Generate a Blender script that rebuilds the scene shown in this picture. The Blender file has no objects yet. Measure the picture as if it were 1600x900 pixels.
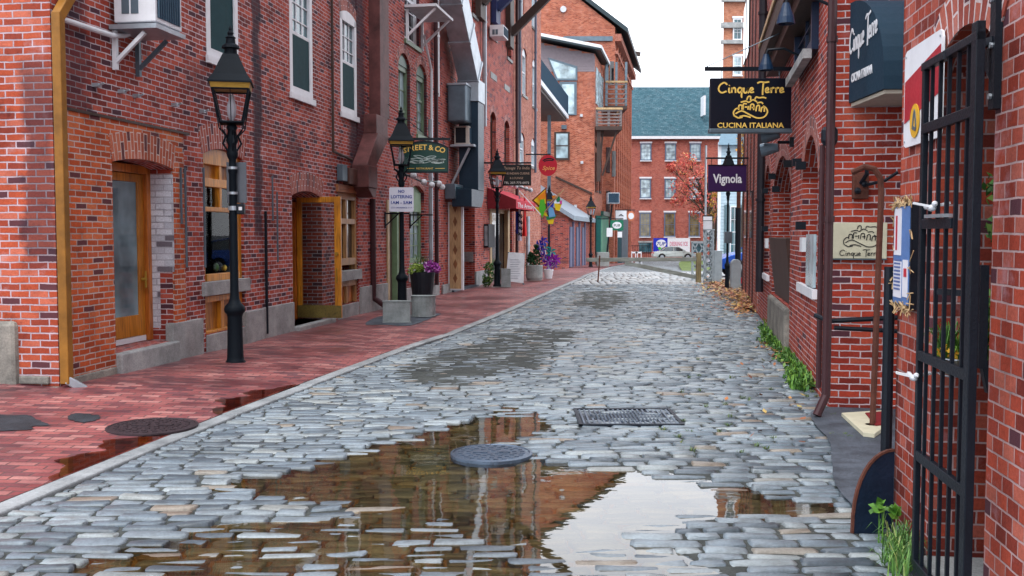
import bpy, bmesh, math, random
from mathutils import Vector, Matrix
import numpy as np
random.seed(7); rng = np.random.default_rng(7)
sc = bpy.context.scene; C = sc.collection
R = math.radians
# ------------------------------------------------------------------ camera, sky, sun, exposure
CAMZ = 1.6; F = 1550.0; PITCH = math.atan(85/F)
cam = bpy.data.objects.new('camera', bpy.data.cameras.new('camera')); C.objects.link(cam)
cam.location = (0, 0, CAMZ); cam.rotation_euler = (R(90)-PITCH, 0, 0)
cam.data.sensor_width = 36; cam.data.lens = F/1600*36; cam.data.clip_start = 0.05; cam.data.clip_end = 3000
sc.camera = cam
SUN_EL, SUN_AZ = R(58), R(200)
wd = bpy.data.worlds.new('World'); sc.world = wd; wd.use_nodes = True
wn = wd.node_tree; bg = wn.nodes['Background']
sky = wn.nodes.new('ShaderNodeTexSky'); sky.sky_type = 'NISHITA'; sky.sun_disc = False
sky.sun_elevation = SUN_EL; sky.sun_rotation = SUN_AZ; sky.dust_density = 3.0
tc = wn.nodes.new('ShaderNodeTexCoord'); mp = wn.nodes.new('ShaderNodeMapping'); mp.inputs['Scale'].default_value = (1, 1, 2.2)
nz = wn.nodes.new('ShaderNodeTexNoise'); nz.inputs['Scale'].default_value = 3.2; nz.inputs['Detail'].default_value = 6
rp = wn.nodes.new('ShaderNodeValToRGB'); rp.color_ramp.elements[0].position = .3; rp.color_ramp.elements[1].position = .62
rp.color_ramp.elements[0].color = (.78, .78, .78, 1); rp.color_ramp.elements[1].color = (1, 1, 1, 1)
mx = wn.nodes.new('ShaderNodeMixRGB'); mx.inputs['Color2'].default_value = (14.5, 15.1, 16.2, 1)   # overcast cloud deck
wn.links.new(tc.outputs['Generated'], mp.inputs[0]); wn.links.new(mp.outputs[0], nz.inputs[0]); wn.links.new(nz.outputs[0], rp.inputs[0])
wn.links.new(rp.outputs[0], mx.inputs[0]); wn.links.new(sky.outputs[0], mx.inputs['Color1']); wn.links.new(mx.outputs[0], bg.inputs['Color'])
bg.inputs['Strength'].default_value = 0.10
sl = bpy.data.lights.new('sun', 'SUN'); sl.energy = 1.1; sl.angle = R(20); sl.color = (1, .97, .92)
so = bpy.data.objects.new('sun', sl); C.objects.link(so)
so.rotation_euler = (R(90)-SUN_EL, 0, R(180)-SUN_AZ)
sc.view_settings.view_transform = 'Standard'; sc.view_settings.look = 'None'; sc.view_settings.gamma = 1
sc.view_settings.exposure = 0.8
sc.view_settings.use_curve_mapping = False
sc.cycles.max_bounces = 6; sc.cycles.transparent_max_bounces = 8

# ------------------------------------------------------------------ geometry of the view
def ray(px, py):
    u = (px-800)/F; v = (450-py)/F; c, s = math.cos(PITCH), math.sin(PITCH)
    return Vector((u, c+v*s, -s+v*c))
def at(px, py, Y):                      # point at distance Y along the street
    d = ray(px, py); t = Y/d.y
    return d.x*t, CAMZ+d.z*t
def gnd(px, py, z=0.0):
    d = ray(px, py); t = (z-CAMZ)/d.z
    return d.x*t, d.y*t
def gz(Y): return 0.0 if Y < 38.5 else -.0177*(Y-38.5)
def solve(fr, pw, po, pf, py=100):     # wall pixel, outer near edge pixel, outer far edge pixel -> x0, depth, x1
    x0 = fr.hit(pw, py)[0]; lo, hi = 0.0, 3.0
    for _ in range(40):
        d = (lo+hi)/2
        if (fr.hit(po, py, -d)[0] > x0): lo = d
        else: hi = d
    return x0, d, fr.hit(pf, py, -d)[0]
class Frame:                            # local x along the wall, outward = -y, z up
    def __init__(s, ox, oy, dx, dy):
        n = math.hypot(dx, dy); s.o = Vector((ox, oy, 0)); s.x = Vector((dx/n, dy/n, 0)); s.y = Vector((-dy/n, dx/n, 0))
        s.rot = math.atan2(dy, dx)
    def hit(s, px, py, y=0.0):
        d = ray(px, py); c = Vector((0, 0, CAMZ)); p0 = s.o+s.y*y
        t = (p0-c).dot(s.y)/d.dot(s.y); p = c+d*t
        return (p-s.o).dot(s.x), p.z
    def w(s, x, y, z): return s.o+s.x*x+s.y*y+Vector((0, 0, z))
    def rect(s, pl, pt, pr, pb, y=0.0): # top-left and bottom-right pixels
        a = s.hit(pl, pt, y); b = s.hit(pr, pb, y); return a[0], b[0], b[1], a[1]
W0 = Frame(0, 0, 1, 0)
# ------------------------------------------------------------------ object helpers
def tag(o, label=None, cat=None, group=None, kind=None):
    if label: o['label'] = label
    if cat: o['category'] = cat
    if group: o['group'] = group
    if kind: o['kind'] = kind
    return o
def thing(name, label, cat, fr=W0, x=0, y=0, z=0, group=None, rz=0):
    o = bpy.data.objects.new(name, None); C.objects.link(o); o.empty_display_size = .2
    o.location = fr.w(x, y, z); o.rotation_euler = (0, 0, fr.rot+rz)
    return tag(o, label, cat, group)
def copy_tree(o, parent=None):
    c = o.copy(); C.objects.link(c)
    if parent: c.parent = parent
    for ch in list(o.children): copy_tree(ch, c)
    return c
class MB:
    def __init__(s): s.v = []; s.f = []; s.uv = {}
    def add(s, vs, fs, uvs=None):
        b = len(s.v); s.v += [tuple(p) for p in vs]
        for i, f in enumerate(fs):
            if uvs: s.uv[len(s.f)] = uvs[i]
            s.f.append(tuple(b+k for k in f))
        return s
    def box(s, x0, x1, y0, y1, z0, z1):
        return s.add([(x0,y0,z0),(x1,y0,z0),(x1,y1,z0),(x0,y1,z0),(x0,y0,z1),(x1,y0,z1),(x1,y1,z1),(x0,y1,z1)],
                     [(0,3,2,1),(4,5,6,7),(0,1,5,4),(1,2,6,5),(2,3,7,6),(3,0,4,7)])
    def bar(s, p0, p1, w, h):           # rectangular beam between two points
        p0 = Vector(p0); p1 = Vector(p1); d = (p1-p0).normalized()
        up = Vector((0,0,1)) if abs(d.z) < .95 else Vector((0,1,0))
        a = d.cross(up).normalized()*w/2; b = a.cross(d).normalized()*h/2
        vs = [p0-a-b, p0+a-b, p0+a+b, p0-a+b, p1-a-b, p1+a-b, p1+a+b, p1-a+b]
        return s.add(vs, [(0,1,2,3),(7,6,5,4),(1,0,4,5),(2,1,5,6),(3,2,6,7),(0,3,7,4)])
    def cyl(s, p0, p1, r, n=10, r2=None, cap=True):
        p0 = Vector(p0); p1 = Vector(p1); d = (p1-p0).normalized(); r2 = r if r2 is None else r2
        up = Vector((0,0,1)) if abs(d.z) < .95 else Vector((1,0,0))
        a = d.cross(up).normalized(); b = d.cross(a)
        vs = []
        for q, rr in ((p0, r), (p1, r2)):
            for i in range(n):
                t = 2*math.pi*i/n; vs.append(q+a*math.cos(t)*rr+b*math.sin(t)*rr)
        fs = [(i, (i+1) % n, n+(i+1) % n, n+i) for i in range(n)]
        if cap: fs += [tuple(range(n-1, -1, -1)), tuple(range(n, 2*n))]
        return s.add(vs, fs)
    def tube(s, pts, r, n=8):
        for a, b in zip(pts[:-1], pts[1:]): s.cyl(a, b, r, n)
        for p in pts[1:-1]: s.ball(p, r*1.02, 6, 4)
        return s
    def ball(s, c, r, n=10, m=6, sx=1, sy=1, sz=1):
        vs = []; fs = []
        for j in range(m+1):
            ph = math.pi*j/m
            for i in range(n):
                t = 2*math.pi*i/n
                vs.append((c[0]+r*sx*math.sin(ph)*math.cos(t), c[1]+r*sy*math.sin(ph)*math.sin(t), c[2]+r*sz*math.cos(ph)))
        for j in range(m):
            for i in range(n): fs.append((j*n+i, j*n+(i+1) % n, (j+1)*n+(i+1) % n, (j+1)*n+i))
        return s.add(vs, fs)
    def lathe(s, prof, c=(0,0,0), n=16, off=0):
        vs = []; fs = []
        for r, z in prof:
            for i in range(n):
                t = 2*math.pi*i/n+off; vs.append((c[0]+r*math.cos(t), c[1]+r*math.sin(t), c[2]+z))
        for j in range(len(prof)-1):
            for i in range(n): fs.append((j*n+i, j*n+(i+1) % n, (j+1)*n+(i+1) % n, (j+1)*n+i))
        fs += [tuple(range(n-1, -1, -1)), tuple(range((len(prof)-1)*n, len(prof)*n))]
        return s.add(vs, fs)
    def prism(s, pts, y0, y1):          # polygon in x,z extruded along y
        n = len(pts); vs = [(x, y0, z) for x, z in pts]+[(x, y1, z) for x, z in pts]
        fs = [tuple(range(n)), tuple(range(2*n-1, n-1, -1))]+[(i, n+i, n+(i+1) % n, (i+1) % n) for i in range(n)]
        return s.add(vs, fs)
    def prism_x(s, pts, x0, x1):        # polygon in y,z extruded along x
        n = len(pts); vs = [(x0, y, z) for y, z in pts]+[(x1, y, z) for y, z in pts]
        fs = [tuple(range(n)), tuple(range(2*n-1, n-1, -1))]+[(i, n+i, n+(i+1) % n, (i+1) % n) for i in range(n)]
        return s.add(vs, fs)
    def ribbon(s, pts, w, y0, y1, smooth=True, closed=False):
        P = [Vector(p) for p in pts]
        if smooth and len(P) > 2:
            Q = []
            for i in range(len(P)-1):
                a = P[max(i-1, 0)]; b = P[i]; c = P[i+1]; d = P[min(i+2, len(P)-1)]
                for k in range(4):
                    t = k/4; Q.append(.5*((2*b)+(c-a)*t+(2*a-5*b+4*c-d)*t*t+(3*b-a-3*c+d)*t**3))
            Q.append(P[-1]); P = Q
        L = []; Rr = []
        for i, p in enumerate(P):
            t = (P[min(i+1, len(P)-1)]-P[max(i-1, 0)])
            if t.length == 0: t = Vector((1, 0))
            t.normalize(); nn = Vector((-t.y, t.x))*w/2
            L.append(p+nn); Rr.append(p-nn)
        n = len(P); vs = [(q.x, y0, q.y) for q in L]+[(q.x, y0, q.y) for q in Rr]+[(q.x, y1, q.y) for q in L]+[(q.x, y1, q.y) for q in Rr]
        fs = []
        for i in range(n-1):
            fs += [(n+i, n+i+1, i+1, i), (i, i+1, 2*n+i+1, 2*n+i), (n+i+1, n+i, 3*n+i, 3*n+i+1)]
        fs += [(0, 2*n, 3*n, n), (n-1, 2*n-1, 4*n-1, 3*n-1)]
        return s.add(vs, fs)
    def wall(s, x0, x1, z0, z1, ops=(), t=.3, y0=0.0):
        xs = sorted({x0, x1}|{v for o in ops for v in o[:2] if x0 < v < x1}); zs = sorted({z0, z1}|{v for o in ops for v in o[2:4] if z0 < v < z1})
        def solid(i, j):
            if not (0 <= i < len(xs)-1 and 0 <= j < len(zs)-1): return False
            cx = (xs[i]+xs[i+1])/2; cz = (zs[j]+zs[j+1])/2
            return not any(o[0] < cx < o[1] and o[2] < cz < o[3] for o in ops)
        for i in range(len(xs)-1):
            for j in range(len(zs)-1):
                if not solid(i, j): continue
                a, b, c, d = xs[i], xs[i+1], zs[j], zs[j+1]; y1 = y0+t
                s.add([(a,y0,c),(b,y0,c),(b,y0,d),(a,y0,d)], [(0,1,2,3)])
                if not solid(i-1, j): s.add([(a,y1,c),(a,y0,c),(a,y0,d),(a,y1,d)], [(0,1,2,3)])
                if not solid(i+1, j): s.add([(b,y0,c),(b,y1,c),(b,y1,d),(b,y0,d)], [(0,1,2,3)])
                if not solid(i, j-1): s.add([(a,y1,c),(b,y1,c),(b,y0,c),(a,y0,c)], [(0,1,2,3)])
                if not solid(i, j+1): s.add([(a,y0,d),(b,y0,d),(b,y1,d),(a,y1,d)], [(0,1,2,3)])
        for o in ops:
            if len(o) > 4 and o[4]:
                a, b, zt, rise = o[0], o[1], o[3], o[4]; pts = arc(a, b, zt-rise, rise); y1 = y0+t
                for (p, q) in zip(pts[:-1], pts[1:]):
                    s.add([(p[0],y0,p[1]),(q[0],y0,q[1]),(q[0],y0,zt),(p[0],y0,zt)], [(0,1,2,3)])
                    s.add([(p[0],y1,p[1]),(q[0],y1,q[1]),(q[0],y0,q[1]),(p[0],y0,p[1])], [(0,1,2,3)])
        return s
    def build(s, name, mat, parent=None, smooth=False, bevel=0, fr=None, loc=None, rz=0):
        me = bpy.data.meshes.new(name); me.from_pydata(s.v, [], s.f); me.update()
        uvl = me.uv_layers.new(name='UVMap'); d = np.empty(len(me.loops)*2)
        for p in me.polygons:
            n = p.normal; ax = max(range(3), key=lambda i: abs(n[i])); cu = s.uv.get(p.index)
            for k, li in enumerate(p.loop_indices):
                if cu: d[2*li], d[2*li+1] = cu[k]; continue
                c = me.vertices[me.loops[li].vertex_index].co
                if ax == 0: d[2*li], d[2*li+1] = c.y, c.z
                elif ax == 1: d[2*li], d[2*li+1] = c.x, c.z
                else: d[2*li], d[2*li+1] = c.x, c.y
        uvl.data.foreach_set('uv', d)
        if smooth: me.polygons.foreach_set('use_smooth', [True]*len(me.polygons))
        me.materials.append(mat)
        if name == 'wall':
            bm = bmesh.new(); bm.from_mesh(me); bmesh.ops.remove_doubles(bm, verts=bm.verts, dist=1e-4); bm.to_mesh(me); bm.free()
        o = bpy.data.objects.new(name, me); C.objects.link(o)
        if parent: o.parent = parent
        if fr: o.location = fr.o; o.rotation_euler = (0, 0, fr.rot)
        if loc: o.location = loc
        if rz: o.rotation_euler = (0, 0, rz)
        if bevel:
            m = o.modifiers.new('bevel', 'BEVEL'); m.width = bevel; m.segments = 2; m.limit_method = 'ANGLE'
        return o
def arc(a, b, zs, rise, n=10):          # segmental arch from springing height zs
    w = (b-a)/2; rise = min(rise, w*.999); r = (w*w+rise*rise)/(2*rise); cx = (a+b)/2; cz = zs+rise-r
    t0 = math.asin(w/r)
    return [(cx+r*math.sin(-t0+2*t0*i/n), cz+r*math.cos(-t0+2*t0*i/n)) for i in range(n+1)]
def voussoir(parent, a, b, zs, rise, h, mat, y=-.008, ext=0.0, name='arch'):
    """ring of upright bricks over an opening"""
    w = (b-a)/2+ext; r0 = (w*w+rise*rise)/(2*rise); cx = (a+b)/2; cz = zs+rise-r0; t0 = math.asin(min(1, w/r0)); n = 14
    m = MB()
    for i in range(n):
        ta = -t0+2*t0*i/n; tb = -t0+2*t0*(i+1)/n
        P = [(cx+r*math.sin(t), cz+r*math.cos(t)) for r, t in ((r0+.002, ta), (r0+.002, tb), (r0+h, tb), (r0+h, ta))]
        U = [(0, r0*ta), (0, r0*tb), (h, r0*tb), (h, r0*ta)]
        m.add([(x, y, z) for x, z in P], [(0,1,2,3)], [U])
        for k in range(4):
            p, q = P[k], P[(k+1) % 4]
            if k in (0, 2) or (k == 1 and i == n-1) or (k == 3 and i == 0):
                m.add([(p[0],y,p[1]),(p[0],.02,p[1]),(q[0],.02,q[1]),(q[0],y,q[1])], [(0,1,2,3)])
    return m.build(name, mat, parent)
# ------------------------------------------------------------------ materials
MATS = {}
def newmat(name):
    m = bpy.data.materials.new(name); m.use_nodes = True; nt = m.node_tree
    return m, nt, nt.nodes['Principled BSDF']
def N(nt, t, **kw):
    n = nt.nodes.new('ShaderNode'+t)
    for k, v in kw.items():
        if k in n.inputs: n.inputs[k].default_value = v
        else: setattr(n, k, v)
    return n
def ramp(nt, stops):
    n = nt.nodes.new('ShaderNodeValToRGB'); e = n.color_ramp.elements
    while len(e) < len(stops): e.new(.5)
    for i, (p, c) in enumerate(stops): e[i].position = p; e[i].color = (*c, 1) if len(c) == 3 else c
    return n
def mix(nt, a, b, fac, mode='MIX'):
    n = nt.nodes.new('ShaderNodeMixRGB'); n.blend_type = mode
    for k, v in (('Color1', a), ('Color2', b), ('Fac', fac)):
        if isinstance(v, (int, float)): n.inputs[k].default_value = v
        elif isinstance(v, tuple): n.inputs[k].default_value = (*v, 1)
        else: nt.links.new(v, n.inputs[k])
    return n.outputs[0]
def math_(nt, op, a, b=0.0, clamp=False):
    n = nt.nodes.new('ShaderNodeMath'); n.operation = op; n.use_clamp = clamp
    for i, v in enumerate((a, b)):
        if isinstance(v, (int, float)): n.inputs[i].default_value = v
        else: nt.links.new(v, n.inputs[i])
    return n.outputs[0]
def paint(name, col, rough=.5, metal=0, wear=.25, scale=6, bump=.15, spec=.28, dark=.55):
    """painted or metal surface with grime and small unevenness"""
    if name in MATS: return MATS[name]
    m, nt, b = newmat(name); L = nt.links.new
    t = N(nt, 'TexCoord'); n1 = N(nt, 'TexNoise', Scale=scale, Detail=8.0, Roughness=.65); L(t.outputs['Object'], n1.inputs['Vector'])
    n2 = N(nt, 'TexNoise', Scale=scale*9, Detail=4.0); L(t.outputs['Object'], n2.inputs['Vector'])
    r = ramp(nt, [(.35, (0,0,0)), (.7, (1,1,1))]); L(n1.outputs[0], r.inputs[0])
    d = tuple(c*dark for c in col)
    c = mix(nt, col, d, math_(nt, 'MULTIPLY', r.outputs[0], wear*2, True)); L(c, b.inputs['Base Color'])
    L(math_(nt, 'ADD', math_(nt, 'MULTIPLY', n2.outputs[0], .25), rough-.12), b.inputs['Roughness'])
    b.inputs['Metallic'].default_value = metal; b.inputs['Specular IOR Level'].default_value = spec
    bp = N(nt, 'Bump', Strength=bump, Distance=.01); L(n2.outputs[0], bp.inputs['Height']); L(bp.outputs[0], b.inputs['Normal'])
    MATS[name] = m; return m
def wood(name, col, rough=.45, dark=.4, axis='Z'):
    if name in MATS: return MATS[name]
    m, nt, b = newmat(name); L = nt.links.new
    t = N(nt, 'TexCoord'); mp = N(nt, 'Mapping'); mp.inputs['Scale'].default_value = {'Z': (14, 14, 1.2), 'X': (1.2, 14, 14)}[axis]
    n1 = N(nt, 'TexNoise', Scale=3.0, Detail=8.0, Distortion=.6); L(t.outputs['Object'], mp.inputs[0]); L(mp.outputs[0], n1.inputs['Vector'])
    n2 = N(nt, 'TexNoise', Scale=2.5, Detail=6.0); L(t.outputs['Object'], n2.inputs['Vector'])
    r = ramp(nt, [(.3, tuple(c*dark for c in col)), (.5, col), (.75, tuple(min(1, c*1.25) for c in col))]); L(n1.outputs[0], r.inputs[0])
    g = ramp(nt, [(.3, (.55,.5,.45)), (.6, (1,1,1))]); L(n2.outputs[0], g.inputs[0])
    L(mix(nt, r.outputs[0], g.outputs[0], .8, 'MULTIPLY'), b.inputs['Base Color']); b.inputs['Roughness'].default_value = rough
    bp = N(nt, 'Bump', Strength=.25, Distance=.006); L(n1.outputs[0], bp.inputs['Height']); L(bp.outputs[0], b.inputs['Normal'])
    MATS[name] = m; return m
def stone(name, a, b_, scale=9, rough=.75, bump=.5, speck=.5):
    if name in MATS: return MATS[name]
    m, nt, b = newmat(name); L = nt.links.new
    t = N(nt, 'TexCoord'); n1 = N(nt, 'TexNoise', Scale=scale*.35, Detail=9.0, Roughness=.7); L(t.outputs['Object'], n1.inputs['Vector'])
    n2 = N(nt, 'TexNoise', Scale=scale*9, Detail=4.0, Roughness=.8); L(t.outputs['Object'], n2.inputs['Vector'])
    r = ramp(nt, [(.32, a), (.66, b_)]); L(n1.outputs[0], r.inputs[0])
    g = ramp(nt, [(.35, (.5,.5,.5)), (.6, (1.1,1.1,1.1))]); L(n2.outputs[0], g.inputs[0])
    L(mix(nt, r.outputs[0], g.outputs[0], speck, 'MULTIPLY'), b.inputs['Base Color']); b.inputs['Roughness'].default_value = rough; b.inputs['Specular IOR Level'].default_value = .25
    bp = N(nt, 'Bump', Strength=bump, Distance=.012); L(mix(nt, n1.outputs[0], n2.outputs[0], .5), bp.inputs['Height']); L(bp.outputs[0], b.inputs['Normal'])
    MATS[name] = m; return m
def brick(name, cols, mortar=(.55,.5,.5), bw=.215, bh=.076, ms=.0075, stains=(), patch=.35, rot=False, efflo=.25, rough=.8, wobble=.006, wash=(.5,.46,.5), bump=.8, dkf=.09, soot=.6):
    """cols: dark..bright brick tones; stains: (u centre, half width, z low, z high, strength)"""
    if name in MATS: return MATS[name]
    m, nt, b = newmat(name); L = nt.links.new
    uv = N(nt, 'UVMap'); uv.uv_map = 'UVMap'
    nd = N(nt, 'TexNoise', Scale=5.0, Detail=3.0); L(uv.outputs[0], nd.inputs['Vector'])
    off = N(nt, 'VectorMath', operation='MULTIPLY_ADD'); L(nd.outputs['Color'], off.inputs[0]); off.inputs[1].default_value = (wobble*3, wobble*3, 0); L(uv.outputs[0], off.inputs[2])
    nd2 = N(nt, 'TexNoise', Scale=42.0, Detail=2.0); L(uv.outputs[0], nd2.inputs['Vector'])
    off2 = N(nt, 'VectorMath', operation='MULTIPLY_ADD'); L(nd2.outputs['Color'], off2.inputs[0]); off2.inputs[1].default_value = (wobble, wobble, 0); L(off.outputs[0], off2.inputs[2])
    bt = N(nt, 'TexBrick', offset=.5, offset_frequency=2); L(off2.outputs[0], bt.inputs['Vector'])
    for k, v in (('Scale', 1.0), ('Mortar Size', ms), ('Mortar Smooth', .25), ('Bias', 0.0), ('Brick Width', bw), ('Row Height', bh)): bt.inputs[k].default_value = v
    bt.inputs['Color1'].default_value = (0,0,0,1); bt.inputs['Color2'].default_value = (1,1,1,1); bt.inputs['Mortar'].default_value = (.5,.5,.5,1)
    if name not in ('slate_roof','far_cobble','brick_whitewashed'): cols = [(min(.6, a*1.22), b2*1.06, c2*.9) for a, b2, c2 in cols]
    n = len(cols); r = ramp(nt, [(.05+.9*i/(n-1), c) for i, c in enumerate(cols)]); L(bt.outputs['Color'], r.inputs[0])
    # large scale weathering
    n1 = N(nt, 'TexNoise', Scale=.75, Detail=7.0, Roughness=.62); L(uv.outputs[0], n1.inputs['Vector'])
    n2 = N(nt, 'TexNoise', Scale=55.0, Detail=5.0, Roughness=.7); L(uv.outputs[0], n2.inputs['Vector'])
    n3 = N(nt, 'TexNoise', Scale=2.3, Detail=8.0, Roughness=.7); L(uv.outputs[0], n3.inputs['Vector'])
    g1 = ramp(nt, [(.36, (.5,.4,.43)), (.55, (1,1,1))]); L(n1.outputs[0], g1.inputs[0])
    c = mix(nt, r.outputs[0], g1.outputs[0], patch, 'MULTIPLY')
    g2 = ramp(nt, [(.3, (.6,.6,.6)), (.65, (1.15,1.15,1.15))]); L(n2.outputs[0], g2.inputs[0])
    c = mix(nt, c, g2.outputs[0], .7, 'MULTIPLY')
    g3 = ramp(nt, [(.56, (0,0,0)), (.72, (1,1,1))]); L(n3.outputs[0], g3.inputs[0])
    c = mix(nt, c, wash, math_(nt, 'MULTIPLY', g3.outputs[0], efflo))
    g4 = ramp(nt, [(.3, (.32,.26,.32)), (.46, (1,1,1))]); L(n3.outputs[0], g4.inputs[0]); c = mix(nt, c, g4.outputs[0], soot, 'MULTIPLY')
    # individually dark, blue-black bricks
    dk = math_(nt, 'MULTIPLY', math_(nt, 'LESS_THAN', bt.outputs['Color'], dkf), .75)
    c = mix(nt, c, (.06,.03,.045), dk)
    gm = ramp(nt, [(.3, tuple(k*.4 for k in mortar)), (.5, mortar), (.7, tuple(min(1, k*1.35) for k in mortar))]); L(n3.outputs[0], gm.inputs[0])
    c = mix(nt, c, gm.outputs[0], bt.outputs['Fac'])
    if stains:
        sp = N(nt, 'SeparateXYZ'); L(uv.outputs[0], sp.inputs[0]); tot = None
        wob = math_(nt, 'MULTIPLY', math_(nt, 'SUBTRACT', n3.outputs[0], .5), .5)
        for (u, hw, zl, zh, st) in stains:
            a = math_(nt, 'ABSOLUTE', math_(nt, 'SUBTRACT', math_(nt, 'ADD', sp.outputs[0], wob), u))
            a = math_(nt, 'SUBTRACT', 1.0, math_(nt, 'DIVIDE', a, hw), True)
            a = math_(nt, 'MULTIPLY', a, 2.2, True)
            k = math_(nt, 'MULTIPLY', math_(nt, 'MULTIPLY', math_(nt, 'SUBTRACT', sp.outputs[1], zl), 4, True), math_(nt, 'MULTIPLY', math_(nt, 'SUBTRACT', zh, sp.outputs[1]), 4, True), True)
            a = math_(nt, 'MULTIPLY', math_(nt, 'MULTIPLY', a, k), st)
            tot = a if tot is None else math_(nt, 'MAXIMUM', tot, a)
        c = mix(nt, c, (.022,.018,.03), tot)
    L(c, b.inputs['Base Color']); b.inputs['Roughness'].default_value = rough; b.inputs['Specular IOR Level'].default_value = .18
    inv = math_(nt, 'SUBTRACT', 1.0, bt.outputs['Fac'])
    h = math_(nt, 'ADD', math_(nt, 'MULTIPLY', inv, 1.0), math_(nt, 'MULTIPLY', n2.outputs[0], .35))
    bp = N(nt, 'Bump', Strength=bump, Distance=.008); L(h, bp.inputs['Height']); L(bp.outputs[0], b.inputs['Normal'])
    MATS[name] = m; return m
def glass_pane(name, col=(.03,.05,.06), rough=.06, scale=1.5):
    """window pane over a dim room: dark and glossy, slightly uneven"""
    if name in MATS: return MATS[name]
    m, nt, b = newmat(name); L = nt.links.new
    t = N(nt, 'TexCoord'); n1 = N(nt, 'TexNoise', Scale=scale, Detail=3.0); L(t.outputs['Object'], n1.inputs['Vector'])
    r = ramp(nt, [(.35, tuple(c*.5 for c in col)), (.65, tuple(min(1, c*1.7) for c in col))]); L(n1.outputs[0], r.inputs[0]); L(r.outputs[0], b.inputs['Base Color'])
    b.inputs['Roughness'].default_value = rough; b.inputs['Specular IOR Level'].default_value = .9
    bp = N(nt, 'Bump', Strength=.08, Distance=.02); L(n1.outputs[0], bp.inputs['Height']); L(bp.outputs[0], b.inputs['Normal'])
    MATS[name] = m; return m
def clear_glass(name, tint=(.9,.95,.95), ior=1.45, rough=0.02):
    if name in MATS: return MATS[name]
    m, nt, b = newmat(name); L = nt.links.new; nt.nodes.remove(b)
    fr = N(nt, 'Fresnel', IOR=ior); g = N(nt, 'BsdfGlossy', Roughness=rough); tr = N(nt, 'BsdfTransparent'); tr.inputs[0].default_value = (*tint, 1)
    mxs = N(nt, 'MixShader'); L(fr.outputs[0], mxs.inputs[0]); L(tr.outputs[0], mxs.inputs[1]); L(g.outputs[0], mxs.inputs[2])
    L(mxs.outputs[0], nt.nodes['Material Output'].inputs[0]); MATS[name] = m; return m
def text(parent, s, x, z, h, y, mat, shear=0, bold=0, width=None, name='lettering', ext=.0025):
    cu = bpy.data.curves.new('t', 'FONT'); cu.body = s; cu.size = h/.72; cu.extrude = ext; cu.offset = bold*h; cu.shear = shear; cu.align_x = 'CENTER'; cu.resolution_u = 2
    o = bpy.data.objects.new('t', cu); C.objects.link(o); bpy.context.view_layer.update()
    me = bpy.data.meshes.new_from_object(o.evaluated_get(bpy.context.evaluated_depsgraph_get())); bpy.data.objects.remove(o)
    xs = [v.co.x for v in me.vertices]; k = 1.0
    if width and xs: k = width/(max(xs)-min(xs)); 
    cx = (max(xs)+min(xs))/2 if xs else 0
    for v in me.vertices: v.co = Vector(((v.co.x-cx)*k+x, y-v.co.z, v.co.y+z-h/2))
    me.materials.clear(); me.materials.append(mat); me.name = name
    r = bpy.data.objects.new(name, me); C.objects.link(r); r.parent = parent; return r
CT = [[(.92,.78),(.62,.98),(.2,.72),(.1,.3),(.38,.02),(.85,.16)], [(1.1,.5),(1.08,.12),(1.22,.02)], [(1.1,.68),(1.15,.74)], [(1.36,.5),(1.36,0)], [(1.36,.3),(1.55,.5),(1.7,.38),(1.72,0)],
      [(2.32,.42),(2.1,.5),(1.93,.25),(2.08,.02),(2.3,.2)], [(2.34,.5),(2.3,-.3),(2.38,-.42)], [(2.52,.5),(2.52,.12),(2.7,0),(2.88,.2),(2.9,.5)], [(2.9,.5),(2.92,.1),(3.02,.0)],
      [(3.12,.24),(3.4,.32),(3.3,.5),(3.12,.36),(3.16,.06),(3.5,.1)], [(3.8,.92),(4.1,1.05),(4.5,1.0),(4.95,1.06)], [(4.4,1.0),(4.34,.4),(4.32,-.2)],
      [(4.62,.24),(4.9,.32),(4.8,.5),(4.62,.36),(4.66,.06),(4.98,.1)], [(5.15,.5),(5.16,0)], [(5.16,.28),(5.3,.5),(5.45,.44)], [(5.6,.5),(5.61,0)], [(5.61,.28),(5.75,.5),(5.9,.44)],
      [(6.02,.24),(6.3,.32),(6.2,.5),(6.02,.36),(6.06,.06),(6.42,.14)]]
def script_ct(parent, x0, z0, width, mat, y, w=.1, thick=.004, dz=0.0, zs=1.0, name='script_lettering'):
    k = width/6.5; m = MB()
    for st in CT: m.ribbon([(x0+p[0]*k, z0+p[1]*k*zs+dz*p[0]*k) for p in st], w*k, y-thick, y)
    return m.build(name, mat, parent)
EMB = [[(0,.1),(-.05,.28),(.05,.45),(.2,.5)], [(0,.12),(.2,.02),(.4,.06)], [(.05,.22),(.35,.36),(.7,.2),(1.1,.02),(1.45,.06),(1.62,.3),(1.55,.5),(1.4,.6)],
       [(.25,.08),(.5,.12),(.8,.04)], [(.2,.4),(.22,.62),(.36,.62),(.36,.42)], [(.42,.42),(.44,.7),(.6,.7)], [(.5,.55),(.62,.55)], [(.66,.42),(.68,.6)], [(.76,.4),(.8,.66),(.94,.66),(.94,.4)], [(.84,.52),(1.0,.52)],
       [(1.05,.34),(1.1,.6),(1.22,.6),(1.22,.34)], [(1.3,.3),(1.34,.52),(1.46,.52),(1.46,.32)], [(.3,.78),(.55,.84),(.7,.78),(.9,.9),(1.1,.8)], [(.6,.9),(.66,1.05),(.78,1.05),(.78,.88)], [(1.0,.92),(1.06,1.04),(1.2,1.0),(1.4,1.02),(1.55,.98)],[(1.1,.74),(1.3,.78),(1.4,.7)]]
def emblem(parent, x0, z0, width, mat, y, w=.055):
    k = width/1.6; m = MB()
    for st in EMB: m.ribbon([(x0+p[0]*k, z0+p[1]*k) for p in st], w*k, y-.004, y)
    return m.build('emblem', mat, parent)
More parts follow.
